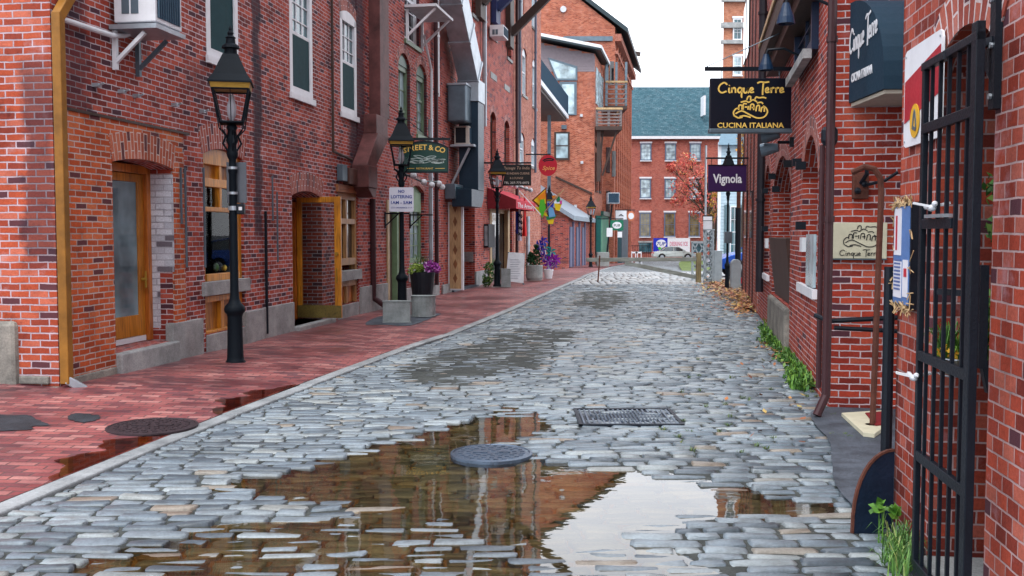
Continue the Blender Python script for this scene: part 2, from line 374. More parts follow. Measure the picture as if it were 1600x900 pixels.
# ------------------------------------------------------------------ shared materials
black_iron = paint('black_iron', (.006,.01,.017), .42, .0, .3, 9, .2, spec=.22)
lamp_black = paint('lamp_black', (.005,.009,.014), .6, 0, .2, 7, .15, spec=.12)
gold = paint('gold_band', (.42,.25,.04), .4, .3, .3)
white_paint = paint('white_paint', (.72,.74,.78), .45, 0, .2, 5, .1, dark=.6)
off_white = paint('off_white_panel', (.6,.62,.66), .5, 0, .3, 4, .1)
yellow_wood = wood('yellow_wood', (.62,.25,.018), .4, .5)
orange_wood = wood('orange_wood', (.5,.15,.02), .35, .45)
olive_wood = wood('olive_wood', (.16,.12,.025), .5, .5, 'X')
tan_wood = wood('tan_wood', (.5,.34,.17), .55, .6)
grey_wood = wood('grey_wood', (.2,.17,.17), .7, .55, 'X')
dark_wood = wood('dark_wood', (.05,.025,.018), .6, .5)
green_wood = wood('green_wood', (.14,.22,.13), .5, .6)
granite = stone('granite', (.2,.21,.21), (.42,.43,.43), 7, .8)
granite_kerb = stone('granite_kerb', (.15,.165,.175), (.36,.385,.4), 5, .6, .4)
rough_stone = stone('rough_stone', (.09,.09,.085), (.33,.31,.27), 6, .85, 1.0)
concrete = stone('concrete', (.19,.21,.21), (.33,.35,.34), 5, .8, .3)
asphalt = stone('asphalt', (.03,.037,.048), (.1,.12,.15), 9, .6, .8, .9)
pane_dark = glass_pane('pane_dark', (.012,.014,.018))
pane_teal = glass_pane('pane_teal', (.02,.075,.095), .12)
pane_pale = glass_pane('pane_pale', (.28,.38,.42), .15)
glass_clear = clear_glass('glass_clear')
lamp_glass = clear_glass('lamp_glass', (.95,.95,.97), 1.22, .12)
galv = paint('galvanised', (.42,.47,.52), .35, .55, .35, 3, .1)
galv_dark = paint('galvanised_dark', (.13,.18,.22), .35, .4, .35, 3, .1)
copper_brown = paint('brown_sheet_metal', (.15,.052,.05), .6, .1, .5, 2.5, .1, dark=.35)
maroon_pipe = paint('maroon_pipe', (.055,.022,.026), .42, .1, .3)
rust = paint('rust', (.13,.045,.03), .75, .1, .6, 6, .5)
B_A = brick('brick_weathered', [(.12,.03,.034), (.25,.05,.042), (.36,.068,.046), (.42,.11,.085)], (.5,.43,.46), bw=.19, bh=.063, patch=.75, efflo=.2,
            stains=((4.95,.2,1.4,7,.85), (9.75,.62,2.1,9,.85), (3.0,.35,3.2,3.9,.4), (.35,.3,2.6,4.4,.6), (6.4,.3,2.6,3.4,.5)), ms=.0065)
B_GE = brick('brick_gable_end', [(.2,.045,.035), (.32,.065,.035), (.4,.09,.045), (.44,.14,.1)], (.42,.34,.38), bw=.205, bh=.07, patch=.8, efflo=.35, ms=.008, soot=.9, dkf=.08, stains=((.15,.22,1.2,3.4,.6),))
B_A2 = brick('brick_orange', [(.24,.05,.022), (.36,.075,.028), (.46,.1,.034), (.48,.15,.07)], (.44,.35,.32), bw=.19, bh=.062, patch=.45, efflo=.12)
B_ARCH = brick('brick_arch', [(.26,.07,.045), (.36,.1,.06), (.42,.15,.1)], (.5,.4,.36), bw=.205, bh=.068, patch=.3, efflo=.3)
B_ARCH2 = brick('brick_arch_dark', [(.2,.05,.045), (.28,.075,.06), (.34,.12,.1)], (.5,.42,.42), bw=.205, bh=.068, patch=.3, efflo=.3)
B_B = brick('brick_crimson', [(.15,.028,.03), (.28,.046,.04), (.38,.066,.05), (.42,.11,.09)], (.4,.29,.3), bw=.195, bh=.066, patch=.6, efflo=.25, stains=((.1,.5,2.2,9,.8),))
B_C = brick('brick_rose', [(.2,.04,.036), (.32,.062,.05), (.4,.09,.07), (.44,.13,.1)], (.36,.24,.24), bw=.195, bh=.066, patch=.5, efflo=.22)
B_C2 = brick('brick_pale_rose', [(.27,.085,.06), (.34,.115,.08), (.4,.15,.11), (.45,.2,.15)], (.42,.28,.25), bw=.195, bh=.066, patch=.35, efflo=.25, dkf=0)
B_TW = brick('brick_tower_orange', [(.3,.12,.075), (.36,.15,.09), (.42,.19,.12)], (.36,.24,.2), patch=.3, dkf=0)
B_D = brick('brick_far_orange', [(.24,.06,.035), (.34,.09,.05), (.41,.125,.075), (.44,.17,.11)], (.36,.24,.2), bw=.195, bh=.066, patch=.4, efflo=.12, dkf=0)
B_E = brick('brick_far_red', [(.24,.06,.048), (.33,.085,.065), (.36,.11,.085)], (.34,.22,.2), patch=.25, efflo=.1, dkf=0)
B_M = brick('brick_right_long', [(.15,.022,.018), (.27,.036,.025), (.34,.05,.03), (.38,.09,.06)], (.5,.4,.42), bw=.185, bh=.061, ms=.0062, patch=.45, efflo=.15, dkf=.06)
B_M2 = brick('brick_right_pink', [(.25,.075,.065), (.33,.1,.08), (.38,.13,.105)], (.42,.3,.3), patch=.3, dkf=0)
B_N = brick('brick_near', [(.14,.028,.024), (.24,.045,.032), (.33,.065,.042), (.36,.12,.1)], (.38,.26,.26), bw=.115, bh=.067, ms=.005, patch=.6, efflo=.75, rough=.6, wash=(.42,.27,.31), wobble=.004, dkf=.05, soot=.6)
B_WHITE = brick('brick_whitewashed', [(.5,.52,.58), (.62,.64,.7), (.7,.72,.78)], (.4,.4,.45), patch=.4, efflo=.1)
# paving bricks
def paving():
    m, nt, b = newmat('paving_brick'); L = nt.links.new
    uv = N(nt, 'UVMap'); uv.uv_map = 'UVMap'; nd = N(nt, 'TexNoise', Scale=3.0, Detail=5.0); L(uv.outputs[0], nd.inputs['Vector'])
    off = N(nt, 'VectorMath', operation='MULTIPLY_ADD'); L(nd.outputs['Color'], off.inputs[0]); off.inputs[1].default_value = (.06,.06,0); L(uv.outputs[0], off.inputs[2])
    bt = N(nt, 'TexBrick', offset=.5); L(off.outputs[0], bt.inputs['Vector'])
    for k, v in (('Scale', 1.0), ('Mortar Size', .007), ('Mortar Smooth', .3), ('Brick Width', .19), ('Row Height', .092)): bt.inputs[k].default_value = v
    bt.inputs['Color1'].default_value = (0,0,0,1); bt.inputs['Color2'].default_value = (1,1,1,1)
    r = ramp(nt, [(.05, (.15,.05,.06)), (.35, (.28,.07,.07)), (.7, (.36,.11,.1)), (.95, (.44,.19,.17))]); L(bt.outputs['Color'], r.inputs[0])
    n1 = N(nt, 'TexNoise', Scale=.8, Detail=8.0, Roughness=.65); L(uv.outputs[0], n1.inputs['Vector']); n2 = N(nt, 'TexNoise', Scale=60.0, Detail=4.0); L(uv.outputs[0], n2.inputs['Vector'])
    g = ramp(nt, [(.38, (.3,.26,.4)), (.6, (1,1,1))]); L(n1.outputs[0], g.inputs[0])
    c = mix(nt, r.outputs[0], g.outputs[0], .75, 'MULTIPLY')
    g2 = ramp(nt, [(.3, (.7,.7,.7)), (.65, (1.1,1.1,1.1))]); L(n2.outputs[0], g2.inputs[0]); c = mix(nt, c, g2.outputs[0], .8, 'MULTIPLY')
    c = mix(nt, c, (.09,.05,.05), math_(nt, 'MULTIPLY', bt.outputs['Fac'], .95)); L(c, b.inputs['Base Color'])
    rr = ramp(nt, [(.4, (.3,.3,.3)), (.6, (.62,.62,.62))]); L(n1.outputs[0], rr.inputs[0]); L(rr.outputs[0], b.inputs['Roughness'])
    h = math_(nt, 'ADD', math_(nt, 'MULTIPLY', math_(nt, 'SUBTRACT', 1.0, bt.outputs['Fac']), 1.0), math_(nt, 'ADD', math_(nt, 'MULTIPLY', n2.outputs[0], .3), math_(nt, 'MULTIPLY', bt.outputs['Color'], .4)))
    bp = N(nt, 'Bump', Strength=.8, Distance=.006); L(h, bp.inputs['Height']); L(bp.outputs[0], b.inputs['Normal'])
    return m
PAVING = paving()
def cobble_mat(name, stops, rough=.36):
    m, nt, b = newmat(name); L = nt.links.new
    ge = N(nt, 'NewGeometry'); r = ramp(nt, stops); L(ge.outputs['Random Per Island'], r.inputs[0])
    t = N(nt, 'TexCoord'); n1 = N(nt, 'TexNoise', Scale=1.1, Detail=6.0); L(t.outputs['Object'], n1.inputs['Vector']); n2 = N(nt, 'TexNoise', Scale=60.0, Detail=6.0, Roughness=.7); L(t.outputs['Object'], n2.inputs['Vector'])
    n3 = N(nt, 'TexNoise', Scale=9.0, Detail=4.0); L(t.outputs['Object'], n3.inputs['Vector'])
    g = ramp(nt, [(.3, (.6,.6,.6)), (.62, (1.1,1.1,1.1))]); L(n2.outputs[0], g.inputs[0]); g1 = ramp(nt, [(.35, (.72,.7,.68)), (.6, (1.05,1.05,1.05))]); L(n1.outputs[0], g1.inputs[0])
    g3 = ramp(nt, [(.35, (.65,.62,.58)), (.55, (1,1,1))]); L(n3.outputs[0], g3.inputs[0])
    c = mix(nt, mix(nt, mix(nt, r.outputs[0], g.outputs[0], .8, 'MULTIPLY'), g1.outputs[0], .8, 'MULTIPLY'), g3.outputs[0], .6, 'MULTIPLY'); L(c, b.inputs['Base Color'])
    L(math_(nt, 'ADD', math_(nt, 'MULTIPLY', n3.outputs[0], .3), rough-.15), b.inputs['Roughness'])
    bp = N(nt, 'Bump', Strength=.55, Distance=.008); L(mix(nt, n2.outputs[0], n3.outputs[0], .5), bp.inputs['Height']); L(bp.outputs[0], b.inputs['Normal'])
    return m
COBBLE = cobble_mat('cobble_stone', [(0, (.075,.1,.125)), (.22, (.13,.17,.205)), (.5, (.18,.225,.265)), (.78, (.235,.285,.32)), (.93, (.29,.33,.34)), (.96, (.27,.24,.2)), (1, (.2,.16,.13))])
COBBLE_W = cobble_mat('pale_cobble', [(0, (.3,.33,.35)), (.5, (.38,.41,.43)), (1, (.46,.47,.47))], .6)
BED = stone('joint_sand', (.022,.026,.026), (.085,.095,.09), 7, .8, 1.0, .9)
# ------------------------------------------------------------------ ground
KP = [(-3,-4.3), (5.7,-2.9), (7.09,-2.67), (9.19,-2.31), (13.26,-1.54), (15.3,-1.0), (18.4,-.42), (20.7,.02), (25.6,.83), (31,1.75), (34.4,2.35), (44,3.8), (56,5.6), (75,9.2), (92,12.4), (110,13)]
def K(y): return float(np.interp(y, [p[0] for p in KP], [p[1] for p in KP]))
def RB(y):
    if y < 5.4: return 1.43+.125*y+.1
    if y < 9.0: return 2.02+(y-5.4)*.236
    if y < 26: return 1.217+.187*y+.05
    return 6.1+(y-26)*1.0
FA = Frame(-4.47, 9.77, .151, 1); FB = Frame(-3.0, 19.4, .174, 1); FC = Frame(-1.85, 26.0, .183, 1)
def LW(y):                              # left building line
    if y < 9.77: return -4.47-.15-(9.77-y)*.9 if y > 9.0 else -5.3-(9.0-y)*1.2
    if y < 19.4: return -4.47+.151*(y-9.77)
    if y < 26: return -3.0+.174*(y-19.4)
    return -1.85+.183*(y-26)
POOL = [(335,757),(400,742),(470,730),(540,712),(590,694),(650,682),(700,664),(760,646),(800,628),(835,648),(872,655),(862,676),(800,690),(840,716),(900,728),(960,733),(1040,738),(1100,752),(1180,768),(1285,786),(1270,798),(1180,806),(1110,800),(1060,815),(1010,835),(1030,850),(1090,880),(1120,940),(1100,1100),(200,1100),(90,900),(180,858),(270,838),(330,815),(430,806),(520,806),(585,790),(500,778),(400,776)]
DEEP = [(350,757),(470,734),(560,712),(620,690),(700,668),(780,648),(830,655),(840,668),(740,688),(820,718),(940,734),(1090,756),(1270,788),(1110,792),(1040,806),(960,830),(900,860),(840,850),(700,800),(640,775),(560,766),(480,771)]
DIRT = [[(640,560),(700,540),(790,512),(930,511),(920,530),(880,550),(870,575),(830,580),(780,590),(740,612),(640,600),(590,585)], [(900,455),(975,452),(1005,470),(950,486),(880,478)], [(1240,830),(1330,830),(1330,850),(1260,848)]]
gp = lambda P: np.array([gnd(*p) for p in P])
POOLg, DEEPg, DIRTg = gp(POOL), gp(DEEP), [gp(p) for p in DIRT]
def sdist(P, x, y):                     # + inside
    n = len(P); ins = np.zeros(x.shape, bool); dm = np.full(x.shape, 1e9)
    for i in range(n):
        ax, ay = P[i]; bx, by = P[(i+1) % n]; ex, ey = bx-ax, by-ay
        t = np.clip(((x-ax)*ex+(y-ay)*ey)/(ex*ex+ey*ey), 0, 1); dm = np.minimum(dm, np.hypot(x-ax-t*ex, y-ay-t*ey))
        c = ((ay > y) != (by > y)) & (x < (bx-ax)*(y-ay)/(by-ay+1e-12)+ax); ins ^= c
    return np.where(ins, dm, -dm)
def vnoise(x, y, s):
    return (np.sin(x*1.7*s+np.sin(y*2.3*s+1))+np.sin(y*1.3*s+2+np.sin(x*1.9*s))+np.sin((x+y)*2.9*s+4)*.5)/2.5
def height(x, y):
    x = np.asarray(x, float); y = np.asarray(y, float)
    h = vnoise(x, y, 1.2)*.007
    dp = sdist(POOLg, x, y)+.035+vnoise(x, y, 6)*.02; dd = sdist(DEEPg, x, y)+.10+vnoise(x, y, 5)*.03
    h = h*np.clip(1-np.clip(dp*5, 0, 1), .25, 1)
    h -= .0178*np.clip((dp+.08)/.16, 0, 1)+.024*np.clip((dd-.0)/.2, 0, 1)
    h += np.where(y > 38.5, -.0177*(y-38.5), 0)
    return h
def dirt(x, y):
    v = np.full(np.asarray(x, float).shape, -9.0)
    for P in DIRTg: v = np.maximum(v, sdist(P, x, y))
    return np.clip((v+vnoise(x, y, 2.5)*.22+.1)*2.2, 0, 1)
WL = -.0165
def stones(name, y0, y1, rh, ln, mat, xl, xr, near=True, gap=.0095, tilt=0.0):
    V = []; Fc = []; nv = 0
    U = np.array([-1,-.965,-.86,0,.86,.965,1]) if near else np.array([-1,-.88,.88,1]); Vv = np.array([-1,-.91,-.68,0,.68,.91,1]) if near else np.array([-1,-.74,.74,1])
    nu, nw = len(U), len(Vv); gu, gv = np.meshgrid(U, Vv); gu = gu.ravel(); gv = gv.ravel()
    faces = [(j*nu+i, j*nu+i+1, (j+1)*nu+i+1, (j+1)*nu+i) for j in range(nw-1) for i in range(nu-1)]
    y = y0
    while y < y1:
        h = rh*rng.uniform(.86, 1.14); x = xl(y); xe_ = xr(y); first = True
        while x < xr(y):
            w = ln*rng.choice([rng.uniform(.55,.85), rng.uniform(.85,1.25), rng.uniform(1.2,1.6)], p=[.25,.5,.25])
            if first: w *= rng.uniform(.35, 1); first = False
            if x+w > xe_: w = max(.07, xe_-x)
            cx = x+w/2; cy = y+h/2+.03*math.sin(cx*1.1+y*.5)+tilt*cx+rng.normal(0, .006)
            if True:
                a = w/2-gap*rng.uniform(.3,1.0); b = h/2-gap*rng.uniform(.3,.85)
                rr = rng.uniform(.03,.11)
                X = cx+gu*a*(1-rr*np.abs(gv)**3)+rng.normal(0, .004, gu.shape); Y = cy+gv*b*(1-rr*1.3*np.abs(gu)**3)+rng.normal(0, .003, gu.shape)+(gu*rng.normal(0,.007))
                e = np.maximum(np.abs(gu), np.abs(gv)); Z = np.where(e > .99, -.042, np.where(e > .9, -.0055, np.where(e > .6, .001, .0035)))+rng.normal(0, .0016, gu.shape)
                Z = Z+rng.normal(0, .0034)+gu*rng.normal(0, .003)+gv*rng.normal(0, .003)
                V.append((cx, cy, X, Y, Z)); 
                Fc += [tuple(nv+k for k in f) for f in faces]; nv += len(gu)
            x += w
        y += h
    cxs = np.array([v[0] for v in V]); cys = np.array([v[1] for v in V]); hh = height(cxs, cys)
    X = np.concatenate([v[2] for v in V]); Y = np.concatenate([v[3] for v in V]); Z = np.concatenate([v[4]+h for v, h in zip(V, hh)])
    me = bpy.data.meshes.new(name); me.from_pydata(np.stack([X, Y, Z], 1).tolist(), [], Fc); me.update()
    me.polygons.foreach_set('use_smooth', [True]*len(me.polygons)); me.materials.append(mat)
    o = bpy.data.objects.new(name, me); C.objects.link(o); return tag(o, kind='structure')
stones('cobblestone_road', 2.2, 17.5, .104, .25, COBBLE, lambda y: K(y)+.02, RB, True)
stones('cobblestone_road', 17.5, 31.2, .115, .26, COBBLE, lambda y: K(y)+.02, lambda y: min(RB(y), 7.6), False)
stones('pale_cobble_crossing', 31.25, 43.5, .7, .25, COBBLE_W, lambda y: K(y)+.05, lambda y: 5.9+(y-31)*.4, True, .028, .0)
def sheet(name, xs_f, ys, zf, mat, nx=40, kind='structure', uvrot=0.0):
    V = []; Fc = []
    for y in ys:
        a, b = xs_f(y)
        for i in range(nx+1): V.append((a+(b-a)*i/nx, y))
    V = np.array(V); Z = zf(V[:,0], V[:,1])
    for j in range(len(ys)-1):
        for i in range(nx): k = j*(nx+1)+i; Fc.append((k, k+1, k+nx+2, k+nx+1))
    m = MB(); m.v = [(float(a), float(b), float(z)) for (a, b), z in zip(V, Z)]; m.f = Fc
    o = m.build(name, mat, smooth=True); return tag(o, kind=kind)
sheet('road_bed', lambda y: (K(y)-.05, RB(y)+.35), np.concatenate([np.arange(1.5, 14, .05), np.arange(14, 31.5, .12)]),
      lambda x, y: height(x, y)-.0125-.018*np.clip((sdist(POOLg, x, y)+.05)*8, 0, 1)+dirt(x, y)*.0165+vnoise(x, y, 14)*.0025, BED, 110)
sheet('road_bed', lambda y: (K(y)-.05, min(RB(y), 30)+1), np.arange(31.4, 45, .5), lambda x, y: height(x, y)-.05, BED, 30)
far_cob = brick('far_cobble', [(.14,.16,.17), (.22,.25,.27), (.3,.33,.35)], (.09,.09,.09), bw=.35, bh=.2, ms=.02, patch=.4, efflo=.1, wash=(.35,.38,.4), wobble=.02)
sheet('far_road', lambda y: (K(y)-.1, 60), np.arange(44.5, 130, 3), lambda x, y: -.0177*(y-38.5)-.02, far_cob, 20)
sheet('ground', lambda y: (-900, 900), [-300, -50, 0, 20, 38.5, 60, 100, 140, 300, 1500], lambda x, y: np.where(y > 38.5, -.0177*(np.minimum(y, 140)-38.5), 0)-.14, asphalt, 10)
# puddle water
def water():
    m, nt, b = newmat('puddle_water'); L = nt.links.new; nt.nodes.remove(b)
    fr = N(nt, 'Fresnel', IOR=1.75); g = N(nt, 'BsdfGlossy', Roughness=.012); g.inputs[0].default_value = (.95,.95,.96,1); tr = N(nt, 'BsdfTransparent'); tr.inputs[0].default_value = (.86,.7,.45,1)
    t = N(nt, 'TexCoord'); n1 = N(nt, 'TexNoise', Scale=4.0, Detail=3.0); L(t.outputs['Object'], n1.inputs['Vector']); bp = N(nt, 'Bump', Strength=.05, Distance=.02); L(n1.outputs[0], bp.inputs['Height'])
    L(bp.outputs[0], g.inputs['Normal']); mxs = N(nt, 'MixShader'); L(fr.outputs[0], mxs.inputs[0]); L(tr.outputs[0], mxs.inputs[1]); L(g.outputs[0], mxs.inputs[2]); L(mxs.outputs[0], nt.nodes['Material Output'].inputs[0]); return m
WATER = water()
def film():
    m, nt, b = newmat('wet_film'); L = nt.links.new; nt.nodes.remove(b)
    fr = N(nt, 'Fresnel', IOR=1.38); g = N(nt, 'BsdfGlossy', Roughness=.04); tr = N(nt, 'BsdfTransparent'); tr.inputs[0].default_value = (.5,.3,.2,1)
    mxs = N(nt, 'MixShader'); L(fr.outputs[0], mxs.inputs[0]); L(tr.outputs[0], mxs.inputs[1]); L(g.outputs[0], mxs.inputs[2]); L(mxs.outputs[0], nt.nodes['Material Output'].inputs[0]); return m
FILM = film()
def up_tri(P, t):
    a, b, c = (P[i] for i in t); return tuple(t) if (b[0]-a[0])*(c[1]-a[1])-(b[1]-a[1])*(c[0]-a[0]) > 0 else tuple(t)[::-1]
SILT = stone('puddle_silt', (.1,.065,.032), (.22,.15,.08), 4, .8, .6, .6)
def silt(x, y):
    d = sdist(POOLg, x, y); return height(x, y)-.034+.015*np.clip((d+.05)*5, 0, 1)+vnoise(x, y, 11)*.003
sheet('puddle_silt', lambda y: (max(K(y)-.05, -2.6), min(RB(y)+.3, 2.1)), np.arange(2.4, 9.2, .06), silt, SILT, 90)
m = MB(); c = POOLg.mean(0); P = [(x+(x-c[0])*.1, y+(y-c[1])*.1) for x, y in POOLg]; from mathutils.geometry import tessellate_polygon
m.add([(x, y, WL) for x, y in P], [up_tri(P, t) for t in tessellate_polygon([[Vector((x, y, 0)) for x, y in P]])])
tag(m.build('puddle_water', WATER), kind='structure')
# sidewalk
SWT = lambda x, y: .045
def swz(x, y):
    x = np.asarray(x, float); y = np.asarray(y, float)
    k = np.array([K(v) for v in y.ravel()]).reshape(y.shape); l = np.array([LW(v) for v in y.ravel()]).reshape(y.shape)
    t = np.clip((k-x)/np.maximum(k-l, .3), 0, 1.3)
    base = np.where(y > 38.5, -.0177*(y-38.5), 0)
    return base+.01+t*np.interp(y, [5,9.8,14,20,60], [.09,.085,.02,.005,0])+vnoise(x, y, .9)*.006
def swz1(x, y): return float(swz(np.array([x]), np.array([y]))[0])
o = sheet('brick_sidewalk', lambda y: (LW(y)-(.1 if y > 9.8 else 4), K(y)-.15), np.concatenate([np.arange(1.5, 9.7, .25), [9.76], np.arange(9.8, 30, .25), np.arange(30, 56, .8)]), swz, PAVING, 24)
sheet('brick_sidewalk', lambda y: (1.0 if y < 66 else 4.5, K(y)-.15), np.arange(55.2, 112, 2), lambda x, y: -.0177*(y-38.5)+.035, PAVING, 6)
# kerb stones
m = MB(); y = 1.5
while y < 80:
    L_ = rng.uniform(1.2, 2.2); a = Vector((K(y)-.075, y)); b = Vector((K(y+L_)-.075, y+L_)); d = (b-a).normalized(); n = Vector((-d.y, d.x))*.075; e = d*.004
    zt = lambda yy: gz(yy)+.016+rng.normal(0,.0025)
    za, zb = zt(y), zt(y+L_); q = [a+n+e, a-n+e, b-n-e, b+n-e]
    z4 = [za, za, zb, zb]; m.add([(p.x, p.y, -.2-1.6*(p.y > 38)) for p in q]+[(p.x, p.y, z) for p, z in zip(q, z4)], [(4,5,6,7),(0,1,5,4),(1,2,6,5),(2,3,7,6),(3,0,4,7)]); y += L_
tag(m.build('granite_kerb', granite_kerb, bevel=.012), kind='structure')
def blob(name, pts, z, mat, zf=None, kind='structure', thick=0.0):
    P = []; n = len(pts)
    for i in range(n):
        a = Vector(pts[i-1]); b = Vector(pts[i]); c_ = Vector(pts[(i+1) % n]); d = Vector(pts[(i+2) % n])
        for k in range(5):
            t = k/5; P.append(.5*((2*b)+(c_-a)*t+(2*a-5*b+4*c_-d)*t*t+(3*b-a-3*c_+d)*t**3))
    P = [p+Vector((rng.normal(0,.008), rng.normal(0,.008))) for p in P]
    pass
    m = MB(); m.add([(p.x, p.y, (zf(p.x, p.y) if zf else 0)+z) for p in P], [tuple(t) for t in tessellate_polygon([[Vector((p.x, p.y, 0)) for p in P]])])
    return tag(m.build(name, mat), kind=kind)
g2 = lambda L, z=.05: [gnd(a, b, z) for a, b in L]
# wet strips along the kerb on the brick side, asphalt patches
WETB = paint('wet_brick_water', (.14,.04,.018), .14, 0, .5, 3, .12, spec=.6)
def kerb_strip(y0, y1, wmax, ph):
    n = 40; L_ = []; Rr = []
    for i in range(n+1):
        y = y0+(y1-y0)*i/n; w = wmax*math.sin(math.pi*i/n)**.7*(.75+.25*math.sin(i*.5+ph)+.1*math.sin(i*1.3)); k = K(y)-.153; Rr.append((k, y)); L_.append((k-max(w, .01), y))
    m = MB(); z = lambda x, y: swz1(x, y)+.007; m.add([(x, y, z(x, y)) for x, y in L_]+[(x, y, z(x, y)) for x, y in Rr], [(i, n+1+i, n+2+i, i+1) for i in range(n)])
    tag(m.build('kerb_puddle', FILM), kind='structure')
kerb_strip(8.6, 10.3, .34, 0); kerb_strip(6.3, 8.2, .36, 2)
asph2 = stone('asphalt_dark', (.015,.02,.026), (.045,.055,.068), 9, .6, .8, .9)
blob('asphalt_patch', g2([(-60,661),(-60,638),(10,641),(45,640),(60,647),(78,653),(50,655),(40,660)], .1), .006, asph2, swz1)
blob('asphalt_patch', g2([(106,640),(122,636),(150,638),(156,643),(130,648),(110,645)], .1), .006, asph2, swz1)
blob('asphalt_patch', g2([(570,505),(600,492),(684,488),(676,494),(640,507),(600,506)], .04), .008, asphalt, swz1)
blob('asphalt_patch', [(2.0,4.2),(1.97,5.0),(2.05,6.2),(2.4,7.4),(2.8,8.95),(4.2,8.95),(4.2,4.2)], .018, asphalt)
# covers
def iron_cover(px, py, r, z, label, col, zf=None):
    x, y = gnd(px, py, z); t = thing('manhole_cover', label, 'manhole cover', W0, x, y, z)
    m = MB(); m.lathe([(r+.03, -.04), (r+.03, .0), (r+.012, .004), (r+.008, -.004)], n=40); m.build('rim', col, t, smooth=False)
    m = MB(); m.lathe([(r, -.03), (r, -.003), (r*.93, .001)], n=40)
    for k in range(1, 5):
        for i in range(6*k):
            a = 2*math.pi*i/(6*k)+k*.3; rr = r*.21*k; m.box(rr*math.cos(a)-.016, rr*math.cos(a)+.016, rr*math.sin(a)-.016, rr*math.sin(a)+.016, .0, .007)
    m.box(-r*.5, -r*.1, -.03, .03, .001, .011); m.box(r*.15, r*.5, -.02, .04, .001, .011)
    m.build('lid', col, t); return t
cast = paint('cast_iron', (.11,.15,.21), .35, .6, .4, 8, .5); cast2 = paint('cast_iron_brown', (.05,.035,.042), .55, .4, .4, 8, .5)
iron_cover(768, 707, .27, .005, 'round iron manhole cover rising out of the big puddle', cast)
x, y = gnd(238, 665, .1); iron_cover(238, 665, .33, swz1(x, y)+.018, 'round iron manhole cover set in the red brick sidewalk', cast2)
t = thing('drain_cover', 'rectangular ribbed iron drain cover in the cobblestones beyond the puddle', 'drain cover', W0, *gnd(979, 652), -.002)
m = MB(); w, d = .44, .385; m.box(-w, w, -d, d, -.05, .002)
for a in (-w, w-.03): m.box(a, a+.03, -d, d, .0, .016)
for a in (-d, d-.03): m.box(-w, w, a, a+.03, .0, .0155)
m.build('frame', paint('cast_iron_gap_shade', (.02,.027,.04), .5, .4, .4, 8, .5), t); m = MB()  # base coloured darker than the ribs, gap shade painted in
for i in range(19):
    x = -w+.05+i*(2*w-.1)/18
    hh = d-.05; inn = math.sqrt(max(0, 1-(x/.32)**2))*.25
    if inn > .02: m.box(x-.008, x+.008, inn, hh, .002, .013); m.box(x-.008, x+.008, -hh, -inn, .002, .013)
    else: m.box(x-.008, x+.008, -hh, hh, .002, .013)
for i in range(-9, 10):
    for j in range(-7, 8):
        x, yy = i*.032, j*.032
        if (x/.31)**2+(yy/.24)**2 < 1: m.box(x-.008, x+.008, yy-.008, yy+.008, .002, .013)
m.build('ribs', cast, t)
# ------------------------------------------------------------------ window / door builders (local frame of the building)
def window(par, x0, x1, z0, z1, y=.12, mat=None, pane=None, fw=.06, cols=2, rows=4, sill=None, sash=True, rise=0, lintel=None, name='window', lower=None, sillout=.05):
    mat = mat or white_paint; pane = pane or pane_dark; m = MB(); d = .07
    zt = z1-rise
    m.box(x0, x0+fw, y-d, y+.02, z0, zt); m.box(x1-fw, x1, y-d, y+.02, z0, zt); m.box(x0+fw, x1-fw, y-d, y+.02, z0, z0+fw)
    if rise:
        pts = arc(x0, x1, zt, rise, 8); m.prism([(x0, zt-fw), (x1, zt-fw)]+pts[::-1], y-d, y+.02)
    else: m.box(x0+fw, x1-fw, y-d, y+.02, z1-fw, z1)
    if sash:
        zm = (z0+z1)/2; m.box(x0+fw, x1-fw, y-d*.7, y+.01, zm-.025, zm+.025)
    a, b, c, e = x0+fw, x1-fw, z0+fw, zt-fw
    for i in range(1, cols): xx = a+(b-a)*i/cols; m.box(xx-.009, xx+.009, y-.035, y-.002, c, e)
    for j in range(1, rows): zz = c+(e-c)*j/rows; m.box(a, b, y-.034, y-.003, zz-.009, zz+.009)
    w = m.build(name, mat, par)
    p = MB().box(a, b, y-.015, y-.005, c, e).build('pane', pane, w)
    if lower: MB().box(a+.01, b-.01, y-.05, y-.046, c+.005, (z0+z1)/2-.03).build('insect_screen', lower, w)
    if sill: MB().box(x0-.05, x1+.05, -sillout, y-d-.002, z0-.1, z0-.003).build('sill', sill, w)
    if lintel: MB().box(x0-.08, x1+.08, -.03, .05, z1+.003, z1+.19).build('lintel', lintel, w)
    return w
def pipe(par, fr, pts, r, mat, name='downpipe', n=10, brackets=True):
    """pts: (x, y, z) local"""
    m = MB().tube(pts, r, n)
    if brackets:
        for a, b in zip(pts[:-1], pts[1:]):
            L_ = (Vector(b)-Vector(a)).length
            for k in range(1, int(L_/1.8)+1):
                p = Vector(a).lerp(Vector(b), k/(int(L_/1.8)+1)); m.cyl(p-Vector((0,0,.025)), p+Vector((0,0,.025)), r*1.25, n)
    return m.build(name, mat, par, smooth=False)
def body(m, x0, x1, z1, depth, t, z0=-1.0): m.box(x0, x1, t, depth, z0, z1-.002)
